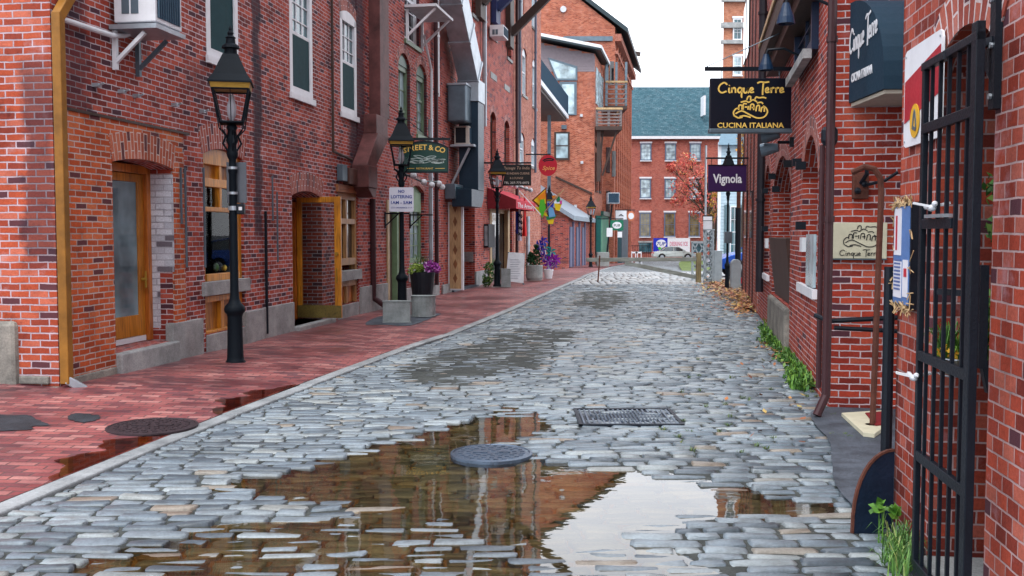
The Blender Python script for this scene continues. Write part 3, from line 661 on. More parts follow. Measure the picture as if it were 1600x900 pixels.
# ================================================================== LEFT BUILDING A
A = thing('brick_building', 'long old dark red brick building at left front with orange timber doors', 'building', FA)
H = FA.hit
def RA(a, b, c, d, y=0): return FA.rect(a, b, c, d, y)
d1x0, d1x1 = H(174, 400)[0], H(269, 400)[0]; d1z1 = H(174, 243)[1]; d1z0 = .3
w1 = (H(318,300)[0], H(380,300)[0], .28, H(318,228)[1])
d2x0, d2x1, d2z1 = H(457,400)[0], H(503,400)[0], H(457,296)[1]
w2 = (H(529,400)[0], H(559,400)[0], .28, H(529,300)[1])
up = []
for a, b, tp, bt in ((322,371,None,105), (452,487,None,156), (531,556,10,183)):
    x0, x1 = H(a, 50)[0], H(b, 50)[0]; z0 = H(b, bt)[1]; up.append((x0, x1, z0, (H(a, tp)[1] if tp else z0+1.95), .1))
AL = H(560, 300)[0]
ops = [(d1x0, d1x1, d1z0, d1z1, .07), (*w1, .1), (d2x0, d2x1, .1, d2z1, .1), (*w2,)]+up
m = MB(); m.wall(0, AL, -.3, 9.6, ops, t=.5)
m.box(.02, d2x0-.05, .502, 8, -.3, 9.598); m.box(d2x1+.02, AL, .502, 8, -.3, 9.598); m.box(d2x0-.05, d2x1+.02, 1.6, 8, -.3, 9.598); m.box(d2x0-.05, d2x1+.02, .502, 1.6, d2z1+.2, 9.598)
m.build('wall', B_A, A)
MB().box(-.03, .018, .002, 8, -.3, 9.59).build('gable_wall', B_GE, A)
# newer orange brick facing round the first door
fx1 = H(316, 300)[0]; fz1 = H(90, 170)[1]
m = MB(); 
m.wall(.13, d1x1+.28, .12, fz1, [(d1x0, d1x1+.0, .1, d1z1, .07)], t=.028, y0=-.03)
m.build('brick_facing', B_A2, A)
MB().box(.02, d1x1+.42, -.045, .01, fz1+.0, fz1+.03).build('brick_ledge', dark_wood, A)
voussoir(A, d1x0, d1x1, d1z1-.07, .07, .3, B_ARCH, y=-.04)
voussoir(A, w1[0], w1[1], w1[3]-.1, .1, .34, B_ARCH2, ext=.03); voussoir(A, d2x0, d2x1, d2z1-.1, .1, .32, B_ARCH2, ext=.03)
for u in up: voussoir(A, u[0], u[1], u[3]-.1, .1, .2, B_ARCH2)
for u in up: window(A, *u[:4], y=.06, fw=.11, cols=3, rows=6, pane=pane_teal, rise=.1, lower=paint('screen_mesh', (.012,.05,.06), .6, 0, .2, spec=.06), sill=white_paint)
# granite base, steps and sills
ZB = lambda a: H(a, 540)[0]
for q_ in ((d1x1-.09, H(314,540)[0], -.045, .06, -.3, H(268,505)[1]), (H(383,540)[0], H(412,540)[0]-.01, -.03, .06, -.3, H(384,487)[1]), (H(412,540)[0], d2x0, -.028, .06, -.3, H(413,480)[1]),
           (w2[1]+.02, AL, -.03, .06, -.3, H(560,460)[1]), (w1[0], w1[1]+.05, -.02, .4, -.3, .275), (w2[0]-.1, w2[1], -.02, .4, -.3, .27)):
    MB().box(*q_).build('granite_base', granite, A, bevel=.01)
m = MB(); m.box(.12, d1x0-.01, -.05, .04, -.3, .16); m.box(.05, .7, -.09, .02, -.3, .02); m.build('foundation_stones', rough_stone, A, bevel=.015)
m = MB(); m.box(d1x0, d1x1-.02, -.1, .38, -.3, .297); m.build('door_step', granite, A, bevel=.02)
m = MB(); m.box(d2x0-.02, d2x1+.4, -.12, .55, -.3, .1); m.build('door_step', granite, A, bevel=.02)
for q_ in ((w1[0]-.1, w1[1]+.08, -.06, .2, H(318,463)[1], H(318,441)[1]), (w2[0]-.05, w2[1]+.1, -.06, .2, H(530,440)[1], H(530,424)[1])): MB().box(*q_).build('granite_sill', granite, A, bevel=.008)
# whitewashed door reveal
m = MB(); m.add([(d1x1-.003,-.03,H(268,425)[1]), (d1x1-.003,.36,H(268,425)[1]), (d1x1-.003,.36,d1z1-.13), (d1x1-.003,-.03,d1z1-.13)], [(0,1,2,3)])
m.add([(d1x1-.003,.16,.45), (d1x1-.003,.36,.45), (d1x1-.003,.36,H(268,425)[1]), (d1x1-.003,.16,H(268,425)[1])], [(0,1,2,3)])
m.box(.002+d1x1, d1x1+.003+.002, -.034, -.03, 1.0, 1.01); m.build('painted_reveal', B_WHITE, A)
# door 1
dz0 = .31; y = .36; zt = d1z1-.03
dr = MB(); dr.box(d1x0, d1x0+.08, y-.1, y+.06, dz0, zt); dr.box(d1x1-.09, d1x1-.004, y-.1, y+.06, dz0, zt); dr.box(d1x0+.08, d1x1-.09, y-.1, y+.06, zt-.1, zt)
D = dr.build('door', orange_wood, A, bevel=.006)
m = MB(); a, b = d1x0+.085, d1x1-.095; m.box(a, a+.12, y-.05, y, dz0, zt-.105); m.box(b-.13, b, y-.05, y, dz0, zt-.105); m.box(a+.12, b-.13, y-.05, y, zt-.2, zt-.105); m.box(a+.12, b-.13, y-.05, y, dz0+.07, dz0+.32)
m.build('door_leaf', wood('amber_wood', (.5,.19,.02), .4, .5), D, bevel=.005)
MB().box(a+.12, b-.13, y-.03, y-.02, dz0+.32, zt-.2).build('pane', glass_pane('door_glass', (.13,.2,.23), .03), D)  # reflection of the whitewashed brick put into the pane's pale blue colour
MB().box(a, b, y-.055, y-.004, dz0+.001, dz0+.065).build('kick_plate', white_paint, D)
MB().box(a+.02+.12, a+.3, y-.036, y-.031, 1.62, 1.8).build('notice', white_paint, D)
MB().cyl((b-.065, y-.11, 1.05), (b-.065, y-.05, 1.05), .02).cyl((b-.065, y-.1, .95), (b-.065, y-.1, 1.15), .012).build('handle', gold, D)
# shop window 1
x0, x1, z0, z1 = w1; y = .12
fr_ = MB(); fw = .1
fr_.box(x0, x0+fw, y-.08, y+.05, z0, z1-.1); fr_.box(x1-fw, x1, y-.08, y+.05, z0, z1-.1); fr_.prism([(x0, z1-.22), (x1, z1-.22)]+arc(x0, x1, z1-.1, .098)[::-1], y-.08, y+.05)
zs = [H(318,q)[1] for q in (283, 326, 430, 441, 465, 520)]
fr_.box(x0+fw, x1-fw, y-.08, y+.05, zs[0]-.06, zs[0]+.05); fr_.box(x0+fw, x1-fw, y-.075, y+.25, zs[1]-.03, zs[1]+.03)
fr_.box(x0+fw, x1-fw, y-.1, y+.3, zs[3], zs[2]); fr_.box(x0+fw, x1-fw, y-.08, y+.05, zs[5]-.1, zs[5]+.0); fr_.box(x0+fw, x1-fw, y-.08, y+.05, zs[4]-.08, zs[4])
xm = (x0+x1)/2; fr_.box(xm-.035, xm+.035, y-.07, y+.04, zs[1]+.03, z1-.21); fr_.box(xm-.05, xm+.05, y-.07, y+.04, zs[5], zs[4]-.08)
SW = fr_.build('shop_window', yellow_wood, A, bevel=.005)
for q_ in ((zs[0]+.05, z1-.2), (zs[5], zs[4]-.08)): MB().box(x0+fw, x1-fw, y-.01, y+.02, *q_).build('wood_panel', wood('yellow_panel', (.42,.17,.02), .5, .5), SW)
MB().box(x0+fw, x1-fw, y-.012, y-.004, zs[2], zs[1]-.03).box(x0+fw, x1-fw, y-.012, y-.004, zs[1]+.03, zs[0]-.06).build('pane', clear_glass('shop_glass', (.9,.92,.92), 1.22), SW)
def gourd(x, y, z, r, mat, label, tall=1.0, stem=True):
    t = thing('gourd', label, 'gourd', FA, x, y, z, 'gourds in the shop window'); m = MB(); n, mm = 16, 8; vs = []; fs = []
    for j in range(mm+1):
        ph = math.pi*j/mm
        for i in range(n):
            th = 2*math.pi*i/n; q = r*(1+.07*math.cos(th*8))*math.sin(ph); vs.append((q*math.cos(th), q*math.sin(th), r*tall*.8*(1+math.cos(ph))))
    for j in range(mm):
        for i in range(n): fs.append((j*n+i, j*n+(i+1) % n, (j+1)*n+(i+1) % n, (j+1)*n+i))
    m.add(vs, fs); m.build('fruit', mat, t, smooth=True); MB().cyl((0,0,r*1.55*tall), (r*.25,0,r*2.0*tall), r*.1, 6, r*.14).build('stem', green_wood, t)
gy = paint('gourd_yellow', (.6,.5,.08), .4, 0, .3, 20); gg = paint('gourd_green', (.05,.14,.05), .4, 0, .4, 20); go = paint('gourd_orange', (.6,.2,.02), .4, 0, .3, 20)
gourd(x0+.2, .16, zs[2]+.005, .06, gy, 'pale yellow gourd at the near end of the shop window sill'); gourd(x0+.38, .2, zs[2]+.005, .075, gy, 'larger yellow gourd between the pale one and the green one on the sill')
gourd(x0+.6, .17, zs[2]+.005, .08, gg, 'dark green gourd on the shop window sill', 1.2); gourd(x0+.86, .17, zs[2]+.005, .075, gy, 'yellow gourd at the far end of the shop window sill, right of the green one')
gourd(x0+.75, .17, zs[1]+.032, .05, go, 'small orange gourd on the upper window shelf, nearer one'); gourd(x0+.95, .17, zs[1]+.032, .05, go, 'small orange gourd on the upper window shelf, farther one')
# door 2: open leaf swung out across the doorway
Yd = 17.25; s_, _ = (Yd-FA.o.y)/FA.x.y, 0
fxc = d2x1-.02
m = MB(); m.box(d2x0, d2x0+.1, .44, .54, .1, d2z1-.16); m.box(d2x1-.1, d2x1-.002, .44, .54, .1, d2z1-.16); m.box(d2x0+.1, d2x1-.1, .44, .54, d2z1-.26, d2z1-.16)
D2 = m.build('door', orange_wood, A, bevel=.005)
m = MB(); zl, zh = .13, 2.24; ya, yb = .43, -.37; X = fxc
m.box(X-.05, X, yb, yb+.12, zl, zh); m.box(X-.05, X, ya-.09, ya, zl, zh); m.box(X-.05, X, yb+.12, ya-.09, zh-.1, zh)
m.build('door_leaf', yellow_wood, D2, bevel=.004); MB().box(X-.05, X-.001, yb+.12, ya-.09, zl, zl+.22).box(X-.056, X-.051, yb, ya, zl+.002, zl+.218).build('kick_board', olive_wood, D2)
MB().box(X-.03, X-.022, yb+.12, ya-.09, zl+.22, zh-.1).build('pane', glass_clear, D2)
m = MB(); m.cyl((X-.1, yb+.07, 1.25), (X+.05, yb+.07, 1.25), .03, 12); m.cyl((X-.09, yb+.07, .75), (X-.09, yb+.07, 1.0), .012); m.cyl((X-.09,yb+.07,.76), (X-.05,yb+.07,.76), .01); m.cyl((X-.09,yb+.07,.99), (X-.05,yb+.07,.99), .01); m.build('handle', gold, D2)
# window 2
x0, x1, z0, z1 = w2; y = .1; q = [H(530,v)[1] for v in (308, 341, 347, 413, 440, 447, 483)]
m = MB(); fw = .09; m.box(x0, x0+fw, y-.08, y+.05, z0, z1); m.box(x1-fw, x1, y-.08, y+.05, z0, z1)
for a, b in ((q[0], z1), (q[2], q[1]), (q[3], q[3]+.1), (q[5], q[4]), (z0, q[6]+.05)): m.box(x0+fw, x1-fw, y-.08, y+.05, min(a, b)-.03, max(a, b))
xm = (x0+x1)/2; m.box(xm-.05, xm+.05, y-.07, y+.04, q[3], z1-.1); m.box(xm-.04, xm+.04, y-.07, y+.04, q[6]+.02, q[5])
SW2 = m.build('shop_window', wood('worn_yellow_wood', (.42,.22,.08), .5, .5), A, bevel=.004)
MB().box(x0+fw, x1-fw, y-.01, y, q[3], z1-.03).build('pane', pane_dark, SW2); MB().box(x0+fw, x1-fw, y-.012, y+.01, q[6], q[5]).build('wood_panel', orange_wood, SW2)
MB().box(x0-.12, x1+.15, -.05, .05, z1+.003, z1+.14).build('lintel', wood('lintel_wood', (.3,.11,.04), .6, .5, 'X'), SW2)
# corner downpipe, brown flue, pipes and cables
m = MB(); px_ = .02
m.box(-.07, .02, -.125, -.032, .12, 3.74); m.bar((-.025,-.078,3.7), (.4,-.1,4.25), .095, .1); m.box(.36, .46, -.15, -.05, 4.2, 9.5)
DP = m.build('downpipe', paint('ochre_paint', (.3,.13,.018), .45, .1, .5, 3, .1, dark=.45), A, bevel=.008)
m = MB(); m.bar((-.025,-.08,.16), (.08,-.24,.03), .1, .08); m.build('pipe_shoe', galv, DP, bevel=.01)
pipe(A, FA, [(H(76,26)[0],-.06,H(76,26)[1]), (H(168,56)[0],-.06,H(168,56)[1]), (H(186,56)[0],-.06,H(186,56)[1]), (H(203,49)[0],-.06,H(203,49)[1])], .028, white_paint, 'conduit')
pxx = H(413, 400)[0]; pipe(A, FA, [(pxx,-.03,.1), (pxx,-.03,H(413,330)[1])], .022, black_iron)
xx = H(516, 100)[0]; xe = H(547, 245)[0]; zz = H(516, 236)[1]; pipe(A, FA, [(xx,-.04,9), (xx,-.04,zz), (xe,-.04,H(547,250)[1])], .025, dark_wood, 'conduit')
for px, a, b in ((277,262,350), (284,262,418), (313,262,418), (421,275,345), (428,300,410)):
    xx = H(px, 300)[0]; pipe(A, FA, [(xx,-.05,H(px,b)[1]), (xx,-.05,H(px,a)[1])], .014, galv_dark, 'conduit')
for px, py in ((150,133), (190,143), (213,150), (273,164), (316,174)):
    a, b = H(px, py, -.03); MB().box(a-.03, a+.03, -.07, .0, b-.02, b+.02).cyl((a,-.07,b),(a,-.12,b+.02),.012,6).build('wall_anchor', galv, A)
fa0, fa1 = H(577, 100, -.45)[0], H(577, 100, -.45)[0]+.62
f0, fd, f1 = solve(FA, 574, 594, 608, 100); fd = max(fd, .2); e0, ed, e1 = solve(FA, 566, 588, 606, 190); g0_, gd_, g1_ = solve(FA, 548, 576, 590, 275); print('flue', f0, fd, f1, e0, ed, e1, g0_, gd_, g1_)
zA, zB, zC, zD = [H(590, v, -.3)[1] for v in (178, 208, 262, 292)]
m = MB(); m.box(f0, f1, -fd, -.02, zA, 9.4); FL = m.build('flue', copper_brown, A, bevel=.01)
m = MB(); m.box(e0, e1, -ed, -.02, zB, zA-.003); 
m.prism([(e0, zB-.003), (e1, zB-.003), (g1_, zC), (g0_, zC)], -(ed+gd_)/2, -.02); m.build('flue_elbow', copper_brown, FL, bevel=.01)
m = MB(); m.box(g0_, g1_, -gd_, -.02, zC-.42, zC-.003); m.prism([(g0_+.02, zC-.423), (g1_, zC-.423), (g1_-.05, zC-.6), (g0_+.35, zC-.6)], -gd_+.02, -.02); m.build('flue_hood', copper_brown, FL, bevel=.01)
m = MB(); m.box(g0_-.5, g0_-.02, -.14, -.01, zC-.38, zC-.08); m.build('hood_box', paint('hood_side', (.11,.05,.04), .5, .2, .5), FL, bevel=.01)
MB().box(g0_-.85, g0_-.56, -.12, -.01, zC-.34, zC-.04).build('meter_box', galv_dark, A, bevel=.01)
xx = H(577, 380)[0]; pipe(A, FA, [(xx,-.08,zC-.6), (xx,-.08,.3), (xx+.1,-.35,.08)], .06, maroon_pipe)
m = MB(); m.box(-.03, AL, -.08, 8.1, 9.6, 9.8); m.build('roof', asphalt, A)
# rough corner stones on the gable side
FE = Frame(-4.47, 9.77, 1, -.151)
m = MB(); 
a0, zt0 = FE.hit(-60, 500); a1, _ = FE.hit(31, 500)
m.box(a0, a1, -.08, .1, -.2, zt0); m.build('corner_stone', rough_stone, A, bevel=.05).matrix_world = Matrix.Identity(4)
o = bpy.data.objects['corner_stone']; o.parent = A; o.rotation_euler = (0, 0, FE.rot-FA.rot); o.location = (0,0,0)
m = MB(); r_ = random.Random(3); x = a1+.02
for k, (z0, z1) in enumerate(((.0,.1), (.11,.2), (-.1,-.01))):
    x = a1+.01-(0 if k < 2 else .8)
    while x < -.1: w = min(r_.uniform(.2,.42), -.02-x+.05); m.box(x, x+w-.015, -.06-r_.uniform(0,.05), .05, z0, z1-.01); x += w
o = m.build('foundation_stones', rough_stone, A, bevel=.015); o.rotation_euler = (0, 0, FE.rot-FA.rot)
# air conditioner on its shelf
def ac(label, fr, x0, x1, y0, y1, z0, z1, mat=None, dark_end=False, brackets=True, face='-x', shelf=None):
    t = thing('air_conditioner', label, 'air conditioner', fr, (x0+x1)/2, (y0+y1)/2, z0, 'window and wall air conditioners'); mat = mat or white_paint
    w, d, h = (x1-x0)/2, (y1-y0)/2, z1-z0
    MB().box(-w, w, -d, d, 0, h).build('casing', mat, t, bevel=.012)
    m = MB()
    m.box(-w+.04, w-.04, -d-.006, -d-.001, .05, h-.05)
    m.build('coil', paint('coil_dark', (.02,.05,.09), .5, .2, .3), t); m = MB()
    for i in range(int((2*w-.08)/.05)): m.box(-w+.05+i*.05, -w+.056+i*.05, -d-.02, -d-.007, .05, h-.05)
    m.build('grille', paint('coil_grille', (.08,.14,.2), .4, .4), t)
    m = MB(); 
    if dark_end: m.box(-w-.006, -w-.001, -d*.55, d*.8, .08*h, .92*h)
    else:
        for k in range(2): m.box(-w-.006, -w-.001, -d*.2+k*d*.45, -d*.2+k*d*.45+d*.36, .15*h, .6*h)
    m.build('side_vent', black_iron if dark_end else galv_dark, t); return t
xa0, xa1 = H(230, 30, -.75)[0]+.02, 0
X0, dd_, X1 = solve(FA, 170, 243, 284, 40); zb = FA.hit(168, 38)[1]; print('ac', X0, dd_, X1)
ac('big white air conditioner on a bracket shelf over the orange brick doorway', FA, X0, X1, -dd_, -.06, zb+.02, zb+.62)
t = thing('bracket_shelf', 'white angled bracket shelf under the big air conditioner at left', 'shelf', FA, X0, 0, zb-.05)
MB().box(-.02, X1-X0+.05, -dd_-.02, -.012, 0, .05).build('shelf_board', galv, t)
for xx in (.03, X1-X0-.08): MB().box(xx, xx+.05, -.06, -.012, -.42, -.003).bar((xx+.025,-.04,-.34), (xx+.025,-.38,-.03), .04, .04).build('bracket', white_paint if xx < .5 else galv_dark, t)

# ================================================================== LEFT BUILDING B
Bb = thing('brick_building', 'crimson brick building with narrow green arched windows between brown flue and silver duct', 'building', FB); H = FB.hit
BL = H(690, 300)[0]
ops = []; wb = []
for a, b, tp, bt in ((623,641,78,262), (651,667,96,215)):
    o_ = (H(a,200)[0], H(b,200)[0], H(b,bt)[1], H(a,tp)[1], .28); ops.append(o_); wb.append(o_)
gw = (H(640,350)[0], H(663,350)[0], H(641,412)[1], H(640,288)[1], .15); gd = (H(604,400)[0], H(626,400)[0], .05, H(604,312)[1]); ops += [gw, gd]
ops.append((H(632,20)[0], H(655,20)[0], H(632,60)[1], H(632,60)[1]+2.0, .2)); up_b = ops[-1]
m = MB(); m.wall(0, BL, -.3, 12, ops, t=.35); body(m, 0, BL, 12, 8, .352); m.build('wall', B_B, Bb); MB().box(-.02, BL, -.1, 8.1, 12, 12.2).build('roof', asphalt, Bb)
for o_ in wb+[up_b]:
    w_ = window(Bb, *o_[:4], y=.14, mat=green_wood if o_ is not up_b else white_paint, pane=pane_pale if o_ is not up_b else pane_dark, cols=2, rows=5, rise=.28 if o_ is not up_b else .2, fw=.11, sill=green_wood)
    voussoir(Bb, o_[0], o_[1], o_[3]-o_[4], o_[4], .2, B_ARCH2, ext=.02)
    MB().prism([(o_[0]+.06, o_[3]-.28), (o_[1]-.06, o_[3]-.28)]+arc(o_[0]+.06, o_[1]-.06, o_[3]-.28, .22)[::-1], .045, .065).build('fanlight', paint('dark_green', (.012,.07,.03), .4), w_) if o_ is not up_b else None
window(Bb, *gw[:4], y=.16, mat=paint('sage_green', (.2,.32,.18), .5, 0, .3), pane=pane_pale, cols=3, rows=5, rise=.15, fw=.12, sill=white_paint); voussoir(Bb, gw[0], gw[1], gw[3]-.15, .15, .24, B_ARCH2)
MB().box(gw[0]+.1, gw[1]-.1, .06, .1, gw[3]-.62, gw[3]-.16).build('transom_panel', paint('sage_green', (0,0,0)), Bb)
MB().box(gw[0]-.1, gw[1]+.15, -.12, .0, gw[2]-.42, gw[2]-.1).build('window_apron', off_white, Bb)
m = MB(); a, b, c, d = gd; m.box(a, a+.14, -.03, .1, c, d); m.box(b-.14, b, -.03, .1, c, d); m.box(a+.14, b-.14, -.03, .1, d-.15, d)
D = m.build('door', tan_wood, Bb); MB().box(a+.14, b-.14, .12, .16, c, d-.15).build('door_leaf', stone('door_stone', (.14,.13,.11), (.3,.27,.22)), D); MB().box(b-.3, b-.14, -.01, .115, c, d-.15).build('door_stop', paint('sage_green', (0,0,0)), D)
for q_ in ((.05, gd[0]-.03, -.04, .03, -.3, .55), (gd[1]+.05, BL-.4, -.04, .03, -.3, .35)): MB().box(*q_).build('granite_base', granite, Bb, bevel=.01)
z0 = H(683, 470)[1]
xx = H(681, 200)[0]-.35; pipe(Bb, FB, [(xx,-.1,.3), (xx,-.1,11.5)], .055, maroon_pipe); xq = H(677, 300, -.1)[0]
pipe(Bb, FB, [(xq-.25,-.1,.2), (xq-.25,-.1,4.4)], .055, galv); pipe(Bb, FB, [(xq-.9,-.12,6.3),(xq-.2,-.12,5.6),(xq-.2,-.12,3.2)], .03, white_paint, 'conduit')
xw = H(683, 60, -.12)[0]; pipe(Bb, FB, [(xw,-.12,H(683,155)[1]), (xw,-.12,11)], .06, white_paint)
t = thing('bracket_shelf', 'empty white angled bracket shelf high over the green arched windows', 'shelf', FB, H(632,10)[0], 0, H(632,12)[1])
MB().box(-.05, 1.6, -.75, -.012, 0, .06).build('shelf_board', off_white, t)
for xx in (.05, 1.35): MB().box(xx, xx+.06, -.07, -.012, -.72, -.003).bar((xx+.03,-.05,-.6), (xx+.03,-.7,-.02), .05, .05).build('bracket', white_paint, t)
a = H(602,275)[0]; t = thing('string_lights', 'string of white globe bulbs on a cable behind the street and co sign', 'string lights', FB, a, 0, H(602,272)[1])
MB().tube([(0,-.2,.1), (1,-.5,-.1), (2.4,-.6,-.05), (3.4,-.3,-.2)], .02, 6).build('cable', black_iron, t)
for x, y, z in ((.2,-.3,.08), (.6,-.45,.0), (1.1,-.55,-.12), (1.6,-.6,-.16), (2.2,-.62,-.1), (3.0,-.5,-.14)): m = MB(); m.ball((x,y,z), .075, 10, 6); m.build('bulb', off_white, t, smooth=True)
for px, py in ((601, 338), (640, 340)):
    x, z = H(px, py); t = thing('wall_bracket', 'small black iron bracket arm on the wall beside the %s' % ('narrow tan door' if px < 620 else 'sage green window'), 'bracket', FB, x, 0, z); MB().box(-.02,.02,-.03,-.0,-.25,.1).bar((0,-.02,.06), (0,-.55,.06), .05, .03).bar((0,-.02,-.2), (0,-.3,.05), .025, .025).build('arm', black_iron, t)

# ================================================================== LEFT BUILDING C
Cc = thing('brick_building', 'tall rose brick building with a silver duct and a red awning', 'building', FC); H = FC.hit
CL = H(845, 200)[0]; c2 = H(802, 100)[0]
ops = []; WC = []
for a, b, tp, bt, k in ((816,823,72,152,1), (832,838,89,170,1), (813,819,-80,28,1), (831,837,-70,48,1), (812,820,205,258,1), (830,837,214,262,1), (766,775,-70,62,0), (792,799,-60,95,0), (766,775,172,285,0), (788,796,186,285,0), (737,745,-70,28,0)):
    o_ = (H(a,tp)[0], H(b,tp)[0], H(b,bt)[1], H(a,tp)[1], .2); ops.append(o_); WC.append((o_, k))
gar = (H(703,400)[0], H(742,400)[0], -.1, H(703,310)[1]); ops.append(gar)
ent = (H(765,400)[0], H(800,400)[0], -.05, H(765,325)[1]); ops.append(ent)
m = MB(); m.wall(0, c2, -.4, 18, ops, t=.4); m.box(0, gar[0], .402, 9, -.4, 17.99); m.box(gar[1], CL, .402, 9, -.4, 17.99); m.box(gar[0], gar[1], 1.6, 9, -.4, 17.99); m.box(gar[0], gar[1], .402, 1.6, gar[3], 17.99); m.build('wall', B_C, Cc)
m = MB(); m.wall(c2, CL, -.6, 18, ops, t=.4); m.build('wall', B_C2, Cc); MB().box(0, CL+.1, -.3, 9.1, 18, 18.3).build('roof', asphalt, Cc)
for o_, k in WC:
    window(Cc, *o_[:4], y=.12 if k else .2, mat=white_paint if k else dark_wood, pane=pane_pale if k else pane_dark, cols=2, rows=2, rise=.2, fw=.09, sill=granite); voussoir(Cc, o_[0], o_[1], o_[3]-.2, .2, .2, B_ARCH2 if not k else B_ARCH)
for px, py in ((771,120), (792,138)):
    x, z = H(px, py); MB().box(x-.5, x+.5, -.02, .03, z-.1, z+.1).build('stone_tablet', granite, Cc)
x, z = H(707, 52); MB().box(x-.6, x+.6, -.1, .03, z-.2, z).build('stone_sill', granite, Cc)
for q_ in ((0, gar[0], -.05, .03, -.3, .25), (gar[1], gar[1]+1.9, -.05, .03, -.4, .45)): MB().box(*q_).build('granite_base', granite, Cc, bevel=.01)
m = MB(); m.box(gar[1]-.03, gar[1]-.002, 0.05, 1.2, .75, 1.05); m.build('stone_band', granite, Cc)
m = MB(); m.box(gar[0], gar[1], -.12, .1, -.1, .06); m.build('threshold', asphalt, Cc)
# carved timber post door
x0, _ = H(703, 380, -.05); m = MB(); zt = H(703, 316)[1]
m.box(x0-.0, x0+.08, -.42, .02, .08, zt); PD = m.build('door', white_paint, Cc); x = x0-.006; zc = .5
MB().box(x0-.012, x0-.001, -.36, -.04, .12, zt-.08).build('door_panel', tan_wood, PD)
m = MB()
for k in range(6):
    z = .4+k*.38; m.prism_x([(-.2,z-.14),(-.14,z),(-.2,z+.14),(-.26,z)], x0-.022, x0-.013)
m.build('diamond_carving', wood('carving_brown', (.22,.09,.03), .5), PD)
# duct
def S_(px, py, y): return H(px, py, y)
xd = H(705, 0, -.3)[0]
P0 = (H(722,-150,-.6)[0], H(722,-150,-.6)[1]); 
dA = H(719, 0, -.6); dB = H(744, 118, -.6); dC = H(745, 160, -.6)
m = MB(); ext = (Vector(dA)-Vector(dB)); top = Vector(dB)+ext*1.5
m.bar((top.x,-.45,top.y), (dB[0],-.45,dB[1]), .55, .75); DU = m.build('duct', galv, Cc, bevel=.02)
MB().bar((top.x,-.45,top.y+8), (top.x,-.45,top.y+.2), .55, .75).build('duct_riser', galv, DU)
m = MB(); 
for k in (.3, .62, .97):
    p = top.lerp(Vector(dB), k); d = (Vector(dB)-top).normalized()*.04; m.bar((p.x-d.x,-.45,p.y-d.y), (p.x+d.x,-.45,p.y+d.y), .6, .8)
m.build('duct_joint', galv, DU)
m = MB(); m.box(dC[0]-.42, dC[0]+.42, -.74, -.15, dC[1]-.02, dB[1]-.15); m.build('duct_collar', galv, DU, bevel=.01)
zlo = H(745, 312, -.6)[1]
m = MB(); m.box(dC[0]-.38, dC[0]+.38, -.72, -.18, zlo+.25, dC[1]-.025); m.prism([(dC[0]-.38, zlo+.247), (dC[0]+.38, zlo+.247), (dC[0]+.3, zlo), (dC[0]+.05, zlo-.22), (dC[0]-1.2, zlo-.22), (dC[0]-1.2, zlo+.247)], -.72, -.18)
m.build('duct_drop', paint('duct_dark_blue', (.018,.04,.065), .35, .3, .3, 3), DU, bevel=.01)
# equipment
a = H(703, 160, -.05); x0, zt = H(703, 131, -.1); _, zb = H(703, 190, -.1)
t = thing('vent_tank', 'large grey sheet metal vent housing on the wall left of the silver duct', 'vent housing', FC, x0, 0, zb)
tx0, td, tx1 = solve(FC, 701, 731, 741, 160); tw = tx1-tx0; m = MB(); m.box(0, tw, -td, -.02, 0, zt-zb); m.build('housing', galv_dark, t, bevel=.05); MB().box(-.02, tw+.02, -td-.02, -.02, (zt-zb)*.97, (zt-zb)*1.0+.02).build('lid', galv, t)
x0, zt = H(705, 195, -.1); zb = H(705, 224, -.1)[1]
cx0, cd, cx1 = solve(FC, 704, 733, 746, 210)
ac('cream air conditioner with a dark open grille on the shelf beside the dark duct', FC, cx0, cx1, -cd, -.1, zb, zt, paint('cream_metal', (.55,.5,.44), .45), True)
t = thing('bracket_shelf', 'galvanised shelf with long diagonal braces under the cream air conditioner', 'shelf', FC, cx0, 0, zb-.06)
MB().box(-.1, cx1-cx0+.1, -cd-.15, -.012, 0, .055).build('shelf_board', galv, t)
for xx in (0, cx1-cx0-.1): MB().bar((xx+.05,-.03,-1.0), (xx+.05,-cd,-.03), .05, .06).build('bracket', galv, t)
x0, zt = H(764, 38, -.05); zb = H(764, 56, -.05)[1]; ac('small white air conditioner high on the wall below the blue bracket', FC, x0+.1, x0+.9, -.5, -.05, zb, zt)
for px, pt, pb in ((756, -60, 200),): xx = H(px, 50, -.1)[0]; pipe(Cc, FC, [(xx,-.12,H(px,pb)[1]), (xx,-.12,16)], .07, galv)
xx = H(811, 100, -.1)[0]; pipe(Cc, FC, [(xx,-.12,H(811,226)[1]), (xx,-.12,17)], .065, paint('blue_grey_pipe', (.1,.12,.17), .5)); xx = H(807, 100, -.1)[0]; pipe(Cc, FC, [(xx,-.12,0), (xx,-.12,17)], .06, maroon_pipe)
xx = H(832, 300)[0]; pipe(Cc, FC, [(xx,-.12,H(832,270)[1]), (xx,-.12,17)], .05, paint('blue_grey_pipe', (0,0,0)))
xx = H(820, 400)[0]; pipe(Cc, FC, [(xx,-.12,0), (xx,-.12,H(820,338)[1])], .08, galv)
# gallery brackets at the top: posts on the wall, diagonal struts, beam
gb = thing('gallery_bracket', 'dark timber gallery brackets jutting from the top of the rose brick wall', 'bracket', FC, 0, 0, 0)
for px, pb, col in ((751,30,dark_wood), (775,38,paint('bracket_blue', (.02,.03,.11), .5)), (797,75,dark_wood)):
    x, z = H(px, pb, -.1); MB().box(x-.35, x+.35, -.18, -.015, z, z+4.5).build('post', col, gb)
    MB().bar((x,-.15,z+.5), (x+.3,-3.4,z+3.7), .28, .26).build('strut', col, gb)
x, z = H(797, 75, -.1); MB().box(H(751,30)[0]-.4, x+.6, -3.7, -.02, z+4.05, z+4.3).build('deck', dark_wood, gb)
